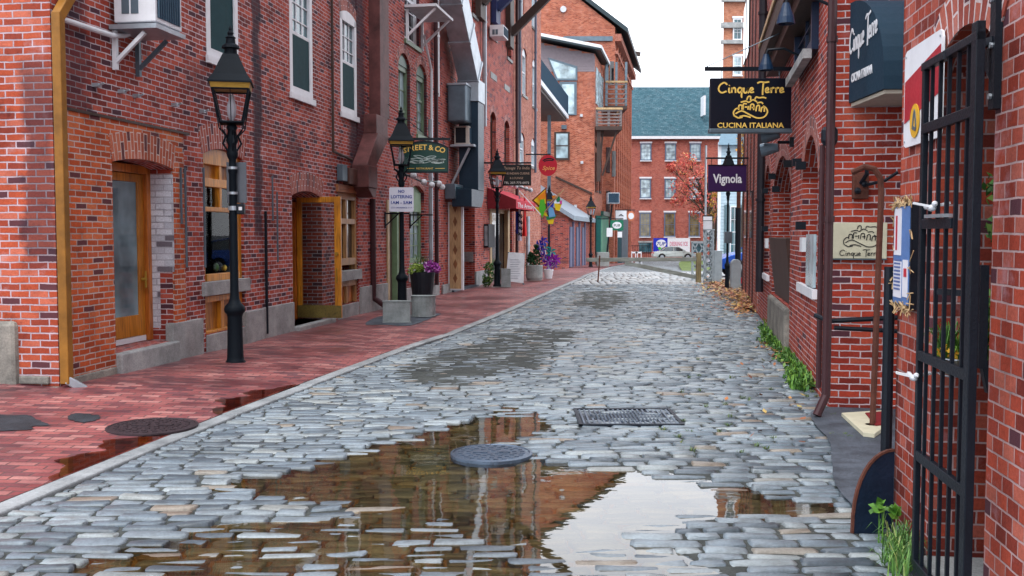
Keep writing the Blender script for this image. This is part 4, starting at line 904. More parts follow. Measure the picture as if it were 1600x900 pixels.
# lower boxes near the garage door
x0, zt = H(697, 287, -.05); zb = H(697, 311, -.05)[1]
m = MB(); m.box(x0, x0+1.7, -.3, -.012, zb, zt); m.build('vent_box', galv_dark, Cc, bevel=.02); MB().box(x0+.05, x0+1.2, -.31, -.302, zb+.08, zt-.08).build('vent_grille', pane_teal, Cc)
# entrance under awning
m = MB(); a, b, c, d = ent; m.box(a, a+.3, -.02, .12, c, d); m.box(b-.9, b-.55, -.02, .12, c, d); m.box(a+.3, b-.9, .1, .12, 2.3, d); D = m.build('door', tan_wood, Cc); MB().box(a+.3, b-.9, .14, .18, c, 2.3).box(b-.55, b, .1, .14, c, d).build('door_leaf', pane_dark, D)
ax0, axz = H(763, 293, -.05); ax1 = H(797, 300, -.05)[0]+.1; azb = H(763, 326, -.05)[1]
t = thing('awning', 'red fabric shop awning with white lettering over the doorway', 'awning', FC, ax0, 0, azb)
hh = axz-azb; L_ = ax1-ax0; dd = .95; red = paint('red_fabric', (.55,.035,.06), .75, 0, .2, 4); red2 = paint('dark_red_fabric', (.22,.02,.03), .75)
m = MB(); m.add([(0,-.02,hh),(L_,-.02,hh),(L_,-dd,.28),(0,-dd,.28),(L_,-dd,0),(0,-dd,0)], [(3,2,1,0),(5,4,2,3)]); m.build('canopy', red, t)
for xx in (.002, L_-.002): MB().add([(xx,-.02,hh),(xx,-dd,.28),(xx,-dd,.0),(xx,-.02,.0)], [(0,1,2,3)]).build('side_panel', red2, t)
text(t, 'The Armory', L_/2, .13, .16, -dd-.005, white_paint, width=L_*.86)
# lettering on the outward slope faces the street; repeat on the near side is not shown
x0, zt = H(758, 350, -.05); zb = H(758, 387, -.05)[1]
t = thing('menu_box', 'dark framed lit menu box on the brick left of the red awning door', 'menu box', FC, x0, 0, zb); MB().box(0, 1.0, -.16, -.012, 0, zt-zb).build('frame', black_iron, t); MB().box(-.006, -.001, -.13, -.03, .06, zt-zb-.06).build('menu', pane_pale, t)
a, z = H(776, 275)[0], H(776, 275)[1]; t = thing('string_lights', 'string of white globe bulbs above the red awning', 'string lights', FC, H(757,280)[0], 0, H(757,283)[1])
MB().tube([(0,-.15,.1), (2.0,-.5,.0), (4.2,-.7,-.1), (7,-.4,.0)], .03, 6).build('cable', black_iron, t)
for x in (.5, 1.6, 2.5, 3.6, 4.6, 5.6): m = MB(); m.ball((x,-.55,-.05), .09, 10, 6); m.build('bulb', off_white, t, smooth=True)

# ================================================================== BUILDING D (annex, shed, gabled block)
def awall(label, x0, x1, Y, zt, depth, mat, name='brick_building'):
    t = thing(name, label, 'building', W0, 0, 0, 0); MB().box(x0, x1, Y, Y+depth, -2, zt).build('wall', mat, t); return t
# gabled block
t = thing('gabled_building', 'tall orange brick gabled block behind the annex with a round gable lamp', 'building', W0, 0, 0, 0)
Yg = 72.0; xr, _ = at(960, 200, Yg); ze = at(965, 42, Yg)[1]; FG = Frame(xr, Yg, .183, 1)
xl, zp = at(800, -85, Yg); x_l = xl-(xr-xl)
m = MB(); m.add([(x_l,Yg,-2),(xr,Yg,-2),(xr,Yg,ze),(xl,Yg,zp),(x_l,Yg,ze)], [(0,1,2,3,4)])
def side(p): q = FG.w(18.6, 0, 0)-FG.w(0,0,0); return (p[0]+q.x, p[1]+q.y, p[2])
P = [(x_l,Yg,-2),(xr,Yg,-2),(xr,Yg,ze),(xl,Yg,zp),(x_l,Yg,ze)]; b_ = len(m.v); m.v += [side(p) for p in P]; m.f += [(1,b_+1,b_+2,2),(2,b_+2,b_+3,3),(3,b_+3,b_+4,4),(b_+4,b_+3,b_+2,b_+1,b_)]
m.build('wall', B_D, t)
m = MB(); o1 = .9
def rk(p, q, th=.35):
    a = Vector((p[0], Yg-.25, p[1])); b = Vector((q[0], Yg-.25, q[1])); a2 = Vector(side(a)); b2 = Vector(side(b)); up = Vector((0,0,th)); m.add([a,b,b2,a2,a+up,b+up,b2+up,a2+up], [(0,3,2,1),(4,5,6,7),(0,1,5,4),(1,2,6,5),(2,3,7,6),(3,0,4,7)])
rk((xl, zp), (xr+o1, ze-.45)); rk((x_l-o1, ze-.45), (xl, zp)); m.build('roof', paint('roof_dark', (.03,.05,.06), .5), t)
GS = thing; 
# side wall pilasters, windows on the street side of the gabled block
m = MB()
for k in range(9): x = 1.2+k*2.0; m.box(x, x+.45, -.14, -.01, -1, ze-1.2)
o = m.build('pilaster', B_D, t, fr=None); o.location = FG.o; o.rotation_euler = (0,0,FG.rot)
m = MB(); m.box(0, 18.5, -.45, -.01, ze-1.0, ze-.5); m.box(0,18.5,-.2,-.01,ze-1.9,ze-1.7); o = m.build('cornice', B_C2, t); o.location = FG.o; o.rotation_euler = (0,0,FG.rot)
for zr in (1.0, 5.2, 9.2, 13.0):
    for k in range(8):
        x = 1.85+k*2.0; m = MB().box(x, x+1.1, -.05, -.012, zr, zr+2.3); m.box(x+.5, x+.6, -.07, -.051, zr, zr+2.3)
        o = m.build('window', pane_dark, t); o.location = FG.o; o.rotation_euler = (0,0,FG.rot)
m = MB(); x, z = at(880, 15, Yg); m.cyl((x,Yg-.18,z),(x,Yg-.01,z),.22,14); m.build('round_lamp', off_white, t)
m = MB(); a = at(880,64,Yg); b = at(957,61,Yg); m.box(a[0], b[0], Yg-.12, Yg-.01, b[1]-.15, b[1]+.18); m.build('string_course', galv_dark, t)
for px, pt, pb in ((945,92,128),(953,96,132),(947,230,270),(956,236,276),(947,298,340)):
    a = at(px, pt, Yg); b = at(px+6, pb, Yg); m = MB().box(a[0], b[0], Yg-.05, Yg-.012, b[1], a[1]); m.box((a[0]+b[0])/2-.03, (a[0]+b[0])/2+.03, Yg-.07, Yg-.051, b[1], a[1]); m.build('window', pane_dark, t)
x, z = at(997, 85, 88); MB().bar((at(985,82,88)[0],88,at(985,82,88)[1]), (x+.2,88,z), .3, .35).build('hoist_beam', dark_wood, t)
# annex
Yx = 66.0; FX = Frame(at(929,200,Yx)[0], Yx, .183, 1)
t = thing('brick_annex', 'orange brick annex with grey siding and a sloping roof in front of the gabled block', 'building', W0, 0, 0, 0); XL = at(800,200,Yx)[0]; XR = at(929,200,Yx)[0]
rl = at(845, 66, Yx); rr_ = at(931, 84, Yx); sl_ = (rr_[1]-rl[1])/(rr_[0]-rl[0]); zl_ = rl[1]+(XL-rl[0])*sl_
m = MB(); b0 = at(848,110,Yx); 
P = [(XL,-2),(XR,-2),(XR,rr_[1]),(XL,zl_)]; m.v = []; q = FX.w(6.2,0,0)-FX.w(0,0,0)
m.add([(x,Yx,z) for x,z in P]+[(x+q.x,Yx+q.y,z) for x,z in P], [(0,1,2,3),(1,5,6,2),(2,6,7,3),(7,6,5,4),(0,3,7,4)]); m.build('wall', B_D, t)
# siding boards
m = MB(); sb = at(931,112,Yx)[1]; z = sb
sid = paint('grey_siding', (.24,.2,.22), .6, 0, .2)
while z < zl_:
    xe = XR if z < rr_[1]-.15 else XL+(z+.15-zl_)/sl_ if sl_ else XR
    xe = min(XR, XL+(z+.17-zl_)/sl_); 
    if z < at(930,106,Yx)[1]: pass
    m.prism_x([(Yx-.03,z),(Yx-.01,z+.17),(Yx-.002,z+.17),(Yx-.002,z)], XL, xe); z += .17
m.build('siding', sid, t)
def poly(pxs, y0, y1, Y=Yx): mm = MB(); mm.prism([at(a,b,Y) for a,b in pxs], Y+y0, Y+y1); return mm
W_ = poly([(856,90),(902,104),(902,126),(869,126)][::-1], -.09, -.035).build('window', galv_dark, t); poly([(859,94),(899,107),(899,123),(871,123)][::-1], -.1, -.093).build('pane', pane_pale, W_)
W_ = poly([(874,128),(901,128),(901,180),(874,180)][::-1], -.09, -.035).build('window', galv_dark, t); poly([(878,132),(897,132),(897,178),(878,178)][::-1], -.1, -.093).build('pane', pane_pale, W_)
W_ = poly([(866,206),(890,206),(890,250),(866,250)][::-1], -.09, -.01).build('window', dark_wood, t); poly([(869,209),(887,209),(887,227),(869,227)][::-1], -.1, -.093).build('pane', pane_pale, W_); poly([(869,229),(887,229),(887,247),(869,247)][::-1], -.1, -.093).build('pane', pane_pale, W_)
poly([(877,196),(885,196),(885,202),(877,202)][::-1], -.3, -.01).build('wall_lamp', galv_dark, t)
for a, b in ((908,181), (909,254), (899,322)): poly([(a-2,b-2),(a+2,b-2),(a+2,b+2),(a-2,b+2)][::-1], -.25, -.01).build('wall_vent', off_white, t)
poly([(868,275),(925,301),(925,304),(868,278)][::-1], -.12, -.01).build('roof_scar', dark_wood, t)
# roof slab of the annex
a = Vector((*at(838,58,Yx-1.0),)); m = MB(); p0 = at(838,58,Yx-.8); p1 = at(939,78,Yx-.8)
P = [Vector((p0[0],Yx-.8,p0[1])), Vector((p1[0],Yx-.8,p1[1]))]; q2 = Vector((q.x*1.05, q.y*1.05, 0)); up = Vector((0,0,.28))
m.add([P[0],P[1],P[1]+q2,P[0]+q2]+[p+up for p in (P[0],P[1],P[1]+q2,P[0]+q2)], [(0,3,2,1),(4,5,6,7),(0,1,5,4),(1,2,6,5),(2,3,7,6),(3,0,4,7)]); RFo = m.build('roof', paint('roof_dark', (0,0,0)), t)
m = MB(); f = Vector((0,-.03,.12)); m.add([P[0]+f*1.0,P[1]+f,P[1]+f+Vector((0,0,.2)),P[0]+f+Vector((0,0,.2))]+[p+Vector((0,.025,0)) for p in (P[0]+f,P[1]+f,P[1]+f+Vector((0,0,.2)),P[0]+f+Vector((0,0,.2)))], [(0,1,2,3),(7,6,5,4),(3,2,6,7),(0,4,5,1)]); 
m.bar(P[1]+Vector((.03,0,.2)), P[1]+q2+Vector((.03,0,.2)), .05, .2); m.build('fascia', white_paint, RFo)
# side windows of the annex
for k in range(3):
    for zr in (at(932,160,Yx)[1],):
        m = MB().box(.5+k*1.9, 1.9+k*1.9, -.06, -.01, zr, zr+2.4); m.box(1.15+k*1.9, 1.22+k*1.9, -.09, -.061, zr, zr+2.4)
        o = m.build('window', pane_pale, t); o.location = FX.o; o.rotation_euler = (0,0,FX.rot)
for k in range(2):
    for zr in (.2, 4.4):
        o = MB().box(.6+k*2.6, 2.2+k*2.6, -.06, -.01, zr, zr+2.6).build('window', pane_dark, t); o.location = FX.o; o.rotation_euler = (0,0,FX.rot)
# balconies
gw_ = grey_wood
def balcony(label, pl, pr, ptop, pdeck, Y, depth, stairs=False):
    x0, zd = at(pl, pdeck, Y); x1, _ = at(pr, pdeck, Y); _, zt = at(pl, ptop, Y)
    t = thing('balcony', label, 'balcony', W0, x0, Y, zd); w = x1-x0; h = zt-zd
    MB().box(0, w, 0, depth, -.25, 0).build('deck', dark_wood, t)
    m = MB()
    for k in range(5): z = .12+k*(h-.2)/4.4; m.box(.05, w-.05, .02, .05, z, z+.085); m.box(w-.05, w-.02, .05, depth, z, z+.085)
    m.build('rail_boards', gw_, t); m = MB(); m.box(0, w, -.05, .09, h-.05, h+.08); m.box(w-.09, w+.05, .1, depth, h-.05, h+.08); m.build('handrail', tan_wood, t)
    for x in (.0, w*.45, w-.16): MB().box(x, x+.16, .055, .21, 0, h*1.0 if not stairs else h+1.4).build('post', galv_dark if stairs else gw_, t)
    return t, w, h
t, w, h = balcony('lower grey timber balcony with slatted rails on the annex side', 931, 972, 170, 197, 65.6, 4.5)
for k in range(3): MB().bar((w-.3-k*.9,.4+k*.3,-.25), (.5-k*.15,.6,-3.2+k*.9), .12, .12).build('brace', dark_wood, t)
MB().box(.1,.35,.3,.55,-3.6,-.26).build('post', dark_wood, t)
balcony('upper grey timber balcony with tall posts above the lower one', 946, 980, 128, 165, 70.5, 3.0, True)
# dark blue stair enclosure at the end of the rose building
ya, yb = 47.5, 64.0
pA = at(845, 92, ya); pA2 = at(845, 124, ya); pB = at(888, 150, yb); pB2 = at(888, 180, yb)
t = thing('stair_enclosure', 'dark blue sloping stair enclosure with a white lower edge beside the annex window', 'staircase', W0, 0, 0, 0)
def slab(pl, pr, col, nm, dx, par):
    m = MB(); v = [Vector((pl[0], ya, pl[1])), Vector((pr[0], yb, pr[1])), Vector((pr[2], yb, pr[3])), Vector((pl[2], ya, pl[3]))]; m.add(v+[p+Vector((dx,0,0)) for p in v], [(0,1,2,3),(7,6,5,4),(0,4,5,1),(2,6,7,3),(1,5,6,2),(0,3,7,4)]); return m.build(nm, col, par)
slab((pA2[0], pA2[1], pA[0], pA[1]), (pB2[0], pB2[1], pB[0], pB[1]), paint('stair_blue', (.008,.04,.075), .8, spec=.1), 'side_panel', -.1, t)
slab((pA2[0]+.02, pA2[1]-.25, pA2[0]+.02, pA2[1]), (pB2[0]+.02, pB2[1]-.25, pB2[0]+.02, pB2[1]), white_paint, 'white_edge', -.1, t)
m = MB(); v = [Vector((pA2[0]-.12, ya, pA2[1]-.1)), Vector((pB2[0]-.12, yb, pB2[1]-.1))]; m.add([v[0], v[1], v[1]+Vector((-3,0,0)), v[0]+Vector((-3,0,0)), v[0]+Vector((0,0,-.3)), v[1]+Vector((0,0,-.3)), v[1]+Vector((-3,0,-.3)), v[0]+Vector((-3,0,-.3))], [(0,1,2,3),(7,6,5,4),(0,4,5,1),(2,6,7,3),(1,5,6,2),(0,3,7,4)]); m.build('underside', dark_wood, t)
MB().box(at(858,250,58)[0]-.1, at(858,250,58)[0]+.1, 57.9, 58.1, -1, at(858,180,58)[1]).build('post', galv_dark, t)
# low shed
Ys = 55.0; sx1 = at(888, 380, Ys)[0]; FS = Frame(sx1, Ys, .183, 1)
t = thing('brick_shed', 'low brick lean-to with blue grey doors and a white edged roof', 'building', W0, 0, 0, 0)
zs0 = at(888, 340, Ys)[1]; m = MB(); o = MB().box(0, 12.5, 0, 4.5, -1, zs0).build('wall', B_C, t); o.location = FS.o; o.rotation_euler = (0,0,FS.rot)
m = MB(); m.prism_x([(-.35, zs0-.15), (-.35, zs0+.1), (3.6, zs0+2.6), (3.6, zs0+2.35)], -.3, 12.8); o = m.build('roof', paint('pale_roof', (.3,.36,.42), .5), t); o.location = FS.o; o.rotation_euler = (0,0,FS.rot)
for k in range(3):
    x = .4+k*3.1; m = MB().box(x, x+1.0, -.06, -.01, -.6, zs0-.5); m.box(x+1.25, x+1.6, -.1, -.01, -.6, zs0-.2)
    o = m.build('door', paint('blue_grey_door', (.13,.15,.26), .5), t); o.location = FS.o; o.rotation_euler = (0,0,FS.rot)
# ================================================================== FAR BUILDING E
Ye = 118.0; ge = gz(Ye)
t = thing('brick_building', 'red brick building with a slate roof and white trimmed windows closing the street', 'building', W0, 0, Ye, 0)
def atE(px, py): return at(px, py, Ye)
xl, ze = atE(930, 216); xr = atE(1124, 216)[0]; zr = at(1050, 136, Ye+7)[1]
MB().box(xl, xr, 0, 14, ge-1, ze).build('wall', B_E, t)
SL = brick('slate_roof', [(.03,.085,.11), (.04,.1,.13), (.05,.115,.145), (.065,.125,.155)], (.02,.06,.08), bw=.45, bh=.2, ms=.02, patch=.2, efflo=.8, wash=(.17,.24,.27), wobble=.03, dkf=0)
m = MB(); m.prism_x([(-.4, ze-.1), (-.4, ze+.15), (7, zr), (14.4, ze+.15), (14.4, ze-.1)], xl-.3, xr+.3); RF = m.build('roof', SL, t)
MB().box(xl-.3, xr+.3, -.55, -.41, ze-.12, ze+.2).build('gutter', white_paint, RF)
MB().box(atE(1103,0)[0], atE(1106,0)[0], .6, 2.6, at(1104,172,Ye)[1]-.5, at(1104,148,Ye)[1]).build('chimney', white_paint, RF)
for r_i, (tp, bt) in enumerate(((224,251), (279,310), (332,370))):
    for c in (1009, 1047.5, 1086):
        c = c-.7*r_i; a = atE(c-8.5, tp); b = atE(c+8.5, bt)
        w_ = window(t, a[0], b[0], b[1], a[1], y=.08, mat=paint('blue_trim', (.1,.14,.22), .5), pane=pane_pale if r_i < 2 else glass_pane('shop_pane', (.12,.1,.05), .1), fw=.13, cols=3, rows=4 if r_i < 2 else 5, sill=white_paint, lintel=white_paint, sillout=.12)
        w_.location.y = -.16
for c, wd_ in ((1008, 20), (1092, 24)):
    a = atE(c-wd_/2, 379); b = atE(c+wd_/2, 394); w_ = window(t, a[0], b[0], b[1], a[1], y=.08, mat=galv_dark, pane=pane_teal, fw=.08, cols=5, rows=3, lintel=granite, sash=False); w_.location.y = -.16
# small planks of the ramp in front
# tower block
Yt = 96.0
t = thing('brick_tower', 'tall pale brick tower block with bluish windows rising behind the right hand buildings', 'building', W0, 0, Yt, 0)
x0 = at(1130,60,Yt)[0]; x1 = at(1190,60,Yt)[0]; zt = at(1130,-70,Yt)[1]
sh = .27
m = MB(); m.add([(x0,0,-3),(x1,0,-3),(x1+14*sh,14,-3),(x0+14*sh,14,-3),(x0,0,zt),(x1,0,zt),(x1+14*sh,14,zt),(x0+14*sh,14,zt)], [(0,3,2,1),(4,5,6,7),(0,1,5,4),(1,2,6,5),(2,3,7,6),(3,0,4,7)]); m.build('wall', B_TW, t)
m = MB(); 
for py, h in ((40,.5), (66,.35), (0,.4), (-70,.6)): z = at(1140,py,Yt)[1]; MB().box(x0-.25, x1, -.3, -.01, z-h/2, z+h/2).build('cornice', granite, t)
for py0, py1, p in ((29,63,pane_teal), (88,118,pane_pale), (-40,-8,pane_teal), (135,165,pane_pale)):
    for c in (1152, 1172): a = at(c-7,py0,Yt); b = at(c+7,py1,Yt); w_ = window(t, a[0], b[0], b[1], a[1], y=.08, fw=.12, cols=2, rows=3, pane=p, sill=white_paint, lintel=white_paint, sillout=.1); w_.location.y = -.14
# clapboard house
Yh = 62.0
t = thing('clapboard_house', 'pale blue clapboard house with louvred shutters behind the blue car', 'house', W0, 0, Yh, 0)
x0 = at(1123,300,Yh)[0]; x1 = at(1180,300,Yh)[0]; zt = at(1123,222,Yh)[1]
clap = paint('pale_clapboard', (.4,.52,.6), .6, 0, .15); m = MB(); z = -1.5; s9 = 9*.24; m.add([(x0,0,-1.6),(x1,0,-1.6),(x1+s9,9,-1.6),(x0+s9,9,-1.6),(x0,0,zt),(x1,0,zt),(x1+s9,9,zt),(x0+s9,9,zt)], [(0,3,2,1),(4,5,6,7),(0,1,5,4),(1,2,6,5),(2,3,7,6),(3,0,4,7)])
while z < zt-.15: m.prism_x([(-.045,z),(-.012,z+.2),(-.001,z+.2),(-.001,z)], x0, x1); z += .2
m.build('wall', clap, t); xm = (x0+x1)/2
m = MB(); m.add([(x0-.15,-.4,zt-.2),(x1+.5,-.4,zt-.2),(x1+.7,3,zt+2.4),(x0+1.1,3,zt+2.4),(x0-.2+s9,9.4,zt-.2),(x1+.5+s9,9.4,zt-.2)], [(0,1,2,3),(5,4,3,2),(4,0,3),(1,5,2),(0,4,5,1)]); m.build('roof', paint('blue_slate', (.12,.2,.26), .5), t)
m = MB(); 
for k in range(2):
    a = x0+.35+k*.95; m.box(a, a+.32, -.1, -.05, .0, 3.4)
    for q in range(24): m.box(a+.02, a+.3, -.12, -.101, .1+q*.135, .17+q*.135)
m.build('shutter', paint('shutter_teal', (.12,.2,.24), .5), t)
w_ = window(t, x0+.7, x0+1.25, .1, 3.3, y=.05, fw=.06, pane=pane_teal, cols=2, rows=4); w_.location.y = -.12
MB().box(x0-.06, x0+.12, -.08, .1, -1.5, zt).build('corner_board', white_paint, t)
# grassy strip
t = blob('grass_verge', [gnd(1062,412,-.3), gnd(1086,410,-.3), gnd(1120,412,-.3), gnd(1125,428,-.2), gnd(1086,428,-.2), gnd(1066,424,-.2)], -.0177*12+.03, stone('grass_ground', (.05,.09,.02), (.15,.19,.06), 6, .9), None, 'stuff')
# ------------------------------------------------------------------ trees
def leaf_cloud(name, centers, n, size, mat, par, seed=1, flat=1.0):
    r = np.random.default_rng(seed); V = []; Fc = []
    for i in range(n):
        c = centers[r.integers(len(centers))]; p = r.normal(0, 1, 3); p /= np.linalg.norm(p); p = np.array(c[:3])+p*c[3]*r.uniform(.3,1)**.6*np.array([1,1,flat])
        a = r.normal(0,1,3); a /= np.linalg.norm(a); b = np.cross(a, r.normal(0,1,3)); b /= np.linalg.norm(b); s = size*r.uniform(.6,1.4); k = len(V)
        V += [p-a*s, p+b*s*.55, p+a*s, p-b*s*.55]; Fc.append((k,k+1,k+2,k+3))
    me = bpy.data.meshes.new(name); me.from_pydata([tuple(v) for v in V], [], Fc); me.materials.append(mat); o = bpy.data.objects.new(name, me); C.objects.link(o); o.parent = par; return o
def leafmat(name, stops):
    m, nt, b = newmat(name); ge_ = N(nt, 'NewGeometry'); r = ramp(nt, stops); nt.links.new(ge_.outputs['Random Per Island'], r.inputs[0]); nt.links.new(r.outputs[0], b.inputs['Base Color']); b.inputs['Roughness'].default_value = .6; return m
redleaf = leafmat('red_leaves', [(0,(.35,.03,.03)),(.5,(.6,.09,.07)),(.85,(.65,.2,.12)),(1,(.6,.35,.1))]); goldleaf = leafmat('gold_leaves', [(0,(.3,.2,.02)),(.5,(.6,.36,.04)),(1,(.5,.2,.03))])
bark = stone('bark', (.03,.02,.018), (.1,.07,.05), 12, .9, 1)
def tree(label, x, y, z0, H_, cl, n, size, mat, lean=0, seed=1, tr=.12, limbs=7):
    t = thing('autumn_tree', label, 'tree', W0, x, y, z0); r = random.Random(seed); m = MB(); top = Vector((lean, 0, H_*.75)); m.cyl((0,0,-.3), (lean*.4,0,H_*.4), tr, 9, tr*.75); m.cyl((lean*.4,0,H_*.4), top, tr*.75, 8, tr*.25)
    for c in cl[:limbs*2]:
        s_ = Vector((lean*.5,0,H_*r.uniform(.35,.6))); e = Vector(c[:3]); mid = s_.lerp(e,.5)+Vector((0,0,.25)); m.cyl(s_, mid, tr*.4, 6, tr*.25); m.cyl(mid, e, tr*.25, 5, tr*.06)
        for _ in range(4): e2 = e+Vector((r.uniform(-1,1),r.uniform(-1,1),r.uniform(-.6,1)))*c[3]; m.cyl(mid.lerp(e,.6), e2, tr*.12, 4, tr*.03)
    m.build('trunk', bark, t); leaf_cloud('crown', cl, n, size, mat, t, seed); return t
Y = 84; def_ = lambda px, py: (at(px, py, Y)[0], at(px, py, Y)[1])
tx, _ = at(1114, 400, Y); cl = []
for px, py, r_ in ((1062,262,.8),(1075,250,.8),(1085,268,1.1),(1070,285,1.3),(1090,290,1.3),(1100,272,.9),(1062,300,1.1),(1080,310,1.2),(1098,312,1.0),(1058,315,.6),(1092,330,.7),(1100,345,.6),(1048,262,.4),(1105,300,1.0)):
    a = at(px, py, Y); cl.append((a[0]-tx, rng.uniform(-1,1), a[1]-gz(Y), r_))
tree('bare limbed autumn tree with red leaves in front of the far brick building', tx, Y, gz(Y), 9, cl, 2900, .09, redleaf, -.3, 5, .28, 8)
Y = 50; tx = at(1159,400,Y)[0]; cl = [(at(p,q,Y)[0]-tx, rng.uniform(-.3,.3), at(p,q,Y)[1]-gz(Y), r_) for p, q, r_ in ((1161,218,.35),(1158,235,.3),(1163,250,.3),(1157,262,.25),(1160,203,.3))]
tree('slim tree with yellow leaves squeezed beside the right hand wall above the purple sign', tx, Y, gz(Y), 8, cl, 420, .07, goldleaf, .1, 9, .1)
Y = 70; tx = at(1113,400,Y)[0]; cl = [(at(p,q,Y)[0]-tx, rng.uniform(-.3,.3), at(p,q,Y)[1]-gz(Y), r_) for p, q, r_ in ((1112,318,.3),(1116,332,.35),(1110,340,.3),(1115,305,.25))]
tree('leaning dark trunk with a few orange leaves left of the clapboard house', tx, Y, gz(Y), 7.5, cl, 260, .07, goldleaf, .7, 12, .14)
# ================================================================== RIGHT BUILDINGS
FM = Frame(2.9, 9.0, -.187, -1); Mb = thing('brick_building', 'long dark red brick building on the right with deep arched openings and brown downspouts', 'building', FM); H = FM.hit
XF = H(1163, 300)[0]; XS = H(1187, 300)[0]
def RM(a, b, c, d, y=0): return FM.rect(a, b, c, d, y)
oa = RM(1209, 256, 1233, 480); ob = RM(1255, 222, 1276, 452); oc = RM(1196, 262, 1202, 430); od = RM(1252, -60, 1279, 76)
ops = [(*oa, .45), (*ob, .45), (*oc, .35), (*od, .1)]
m = MB(); m.wall(XS, 0, -.3, 12, ops, t=.42); m.box(XS, 0, .422, 7, -.3, 11.99); m.build('wall', B_M, Mb)
MB().box(XS, .02, -.3, 7.1, 12, 12.3).build('roof', asphalt, Mb)
for o_ in (oa, ob, oc): voussoir(Mb, o_[0], o_[1], o_[3]-(.45 if o_ is not oc else .35), .45 if o_ is not oc else .35, .22, B_ARCH2, y=-.006)
for o_ in (ob, oc): window(Mb, o_[0], o_[1], o_[2], o_[3], y=.34, mat=dark_wood, pane=pane_dark, rise=.3, cols=2, rows=5, sill=white_paint)
window(Mb, oa[0], oa[1], oa[2]+1.2, oa[3], y=.34, mat=dark_wood, pane=pane_dark, rise=.3, cols=2, rows=5)
zz = H(1232, 372)[1]; m = MB(); m.add([(oa[0]+.12,.04,oa[2]),(oa[1]-.1,.04,oa[2]),(oa[1]-.1,.3,oa[2]),(oa[0]+.12,.3,oa[2]),(oa[0]-.02,-.06,zz),(oa[1]+.02,-.06,zz),(oa[1]+.02,.3,zz),(oa[0]-.02,.3,zz)], [(0,3,2,1),(4,5,6,7),(0,1,5,4),(1,2,6,5),(2,3,7,6),(3,0,4,7)]); m.build('wooden_hatch', wood('hatch_brown', (.055,.025,.018), .6, .6), Mb, bevel=.01)
MB().box(oa[0]-.05, oa[1]+.05, -.07, .1, -.2, oa[2]-.02).build('stone_block', rough_stone, Mb, bevel=.04)
w_ = window(Mb, od[0], od[1], od[2], od[3], y=.0, mat=paint('blue_frame', (.015,.03,.07), .4), pane=pane_dark, cols=2, rows=5, fw=.1, sill=granite, sillout=.16)
# lower part of the near window is boarded in pale blue
b_ = RM(1264, 366, 1275, 450); MB().box(b_[0], b_[1], -.03, -.004, b_[2], b_[3]).build('pale_board', pane_pale, Mb)
for (px, pt, pb, r_, mt) in ((1296, -200, 628, .038, maroon_pipe), (1188.5, -100, 458, .07, paint('downpipe_dark', (.02,.018,.025), .45)), (1284, 228, 612, .025, maroon_pipe)):
    x = H(px, 300, -.09)[0]; pts = [(x,-.09,max(.06, H(px,pb,-.09)[1])), (x,-.09,H(px,pt,-.09)[1])]
    if px == 1296: pts = [(x+.05,-.17,.03), (x,-.09,.2)]+pts[1:]
    pipe(Mb, FM, pts, r_, mt)
m = MB(); x = H(1296,215,-.09)[0]; z = H(1296,213,-.09)[1]; m.lathe([(.05,0),(.07,.04),(.07,.13),(.05,.16)], (x,-.09,z-.08), 12); m.build('pipe_collar', black_iron, Mb)
for px in (1175, 1180, 1184): 
    pass
# timber fascia (long projecting ledge high on the wall)
a = H(1187, 108, -.3); b = H(1235, -20, -.3)
m = MB(); m.box(a[0], b[0]+.3, -.3, -.01, a[1]+.05, a[1]+.35); m.box(a[0], b[0]+.3, -.2, -.01, a[1]-.12, a[1]+.047); LD = m.build('timber_ledge', dark_wood, Mb); MB().box(a[0], b[0]+.3, -.325, -.305, a[1]+.3, a[1]+.37).build('ledge_trim', tan_wood, LD)
# window hinges (iron shutter pins)
for (px, py) in ((1218, 295), (1200, 298), (1259, 258), (1253, 253), (1238, 255), (1259, 352), (1200, 357), (1212, 275)):
    x, z = H(px, py); MB().box(x-.05, x+.03, -.11, -.0, z-.05, z+.04).build('shutter_pin', black_iron, Mb)
for (px, py) in ((1258, 382), (1200, 380)):
    x, z = H(px, py); MB().box(x-.12, x+.12, -.05, 0, z-.08, z+.08).build('marble_sill_end', white_paint, Mb)
# pinkish end building
Mp = thing('brick_building', 'narrow pink brick building with dark vertical strips past the black downpipe on the right', 'building', FM, 0, 0, 0)
opp = [RM(1174, 175, 1177, 232), RM(1168, 200, 1170, 240)]
m = MB(); m.wall(XF, XS-.004, -.3, 13.5, [(*o_, .15) for o_ in opp], t=.3, y0=-.02); m.box(XF, XS-.004, .282, 6, -.3, 13.49); m.build('wall', B_M2, Mp); MB().box(XF-.05, XS, -.3, 6, 13.5, 13.7).build('roof', asphalt, Mp)
for px in (1165, 1170.5, 1176, 1181): x = H(px, 200)[0]; MB().box(x-.03, x+.03, -.045, -.022, .0, 13).build('iron_strip', maroon_pipe, Mp)
for px, pt, pb in ((1167,18,90),(1172,-10,80),(1168,300,372),(1177,300,372)): a = RM(px-1, pt, px+1.3, pb); MB().box(a[0], a[1], -.06, -.023, a[2], a[3]).build('window_slit', pane_dark, Mp)
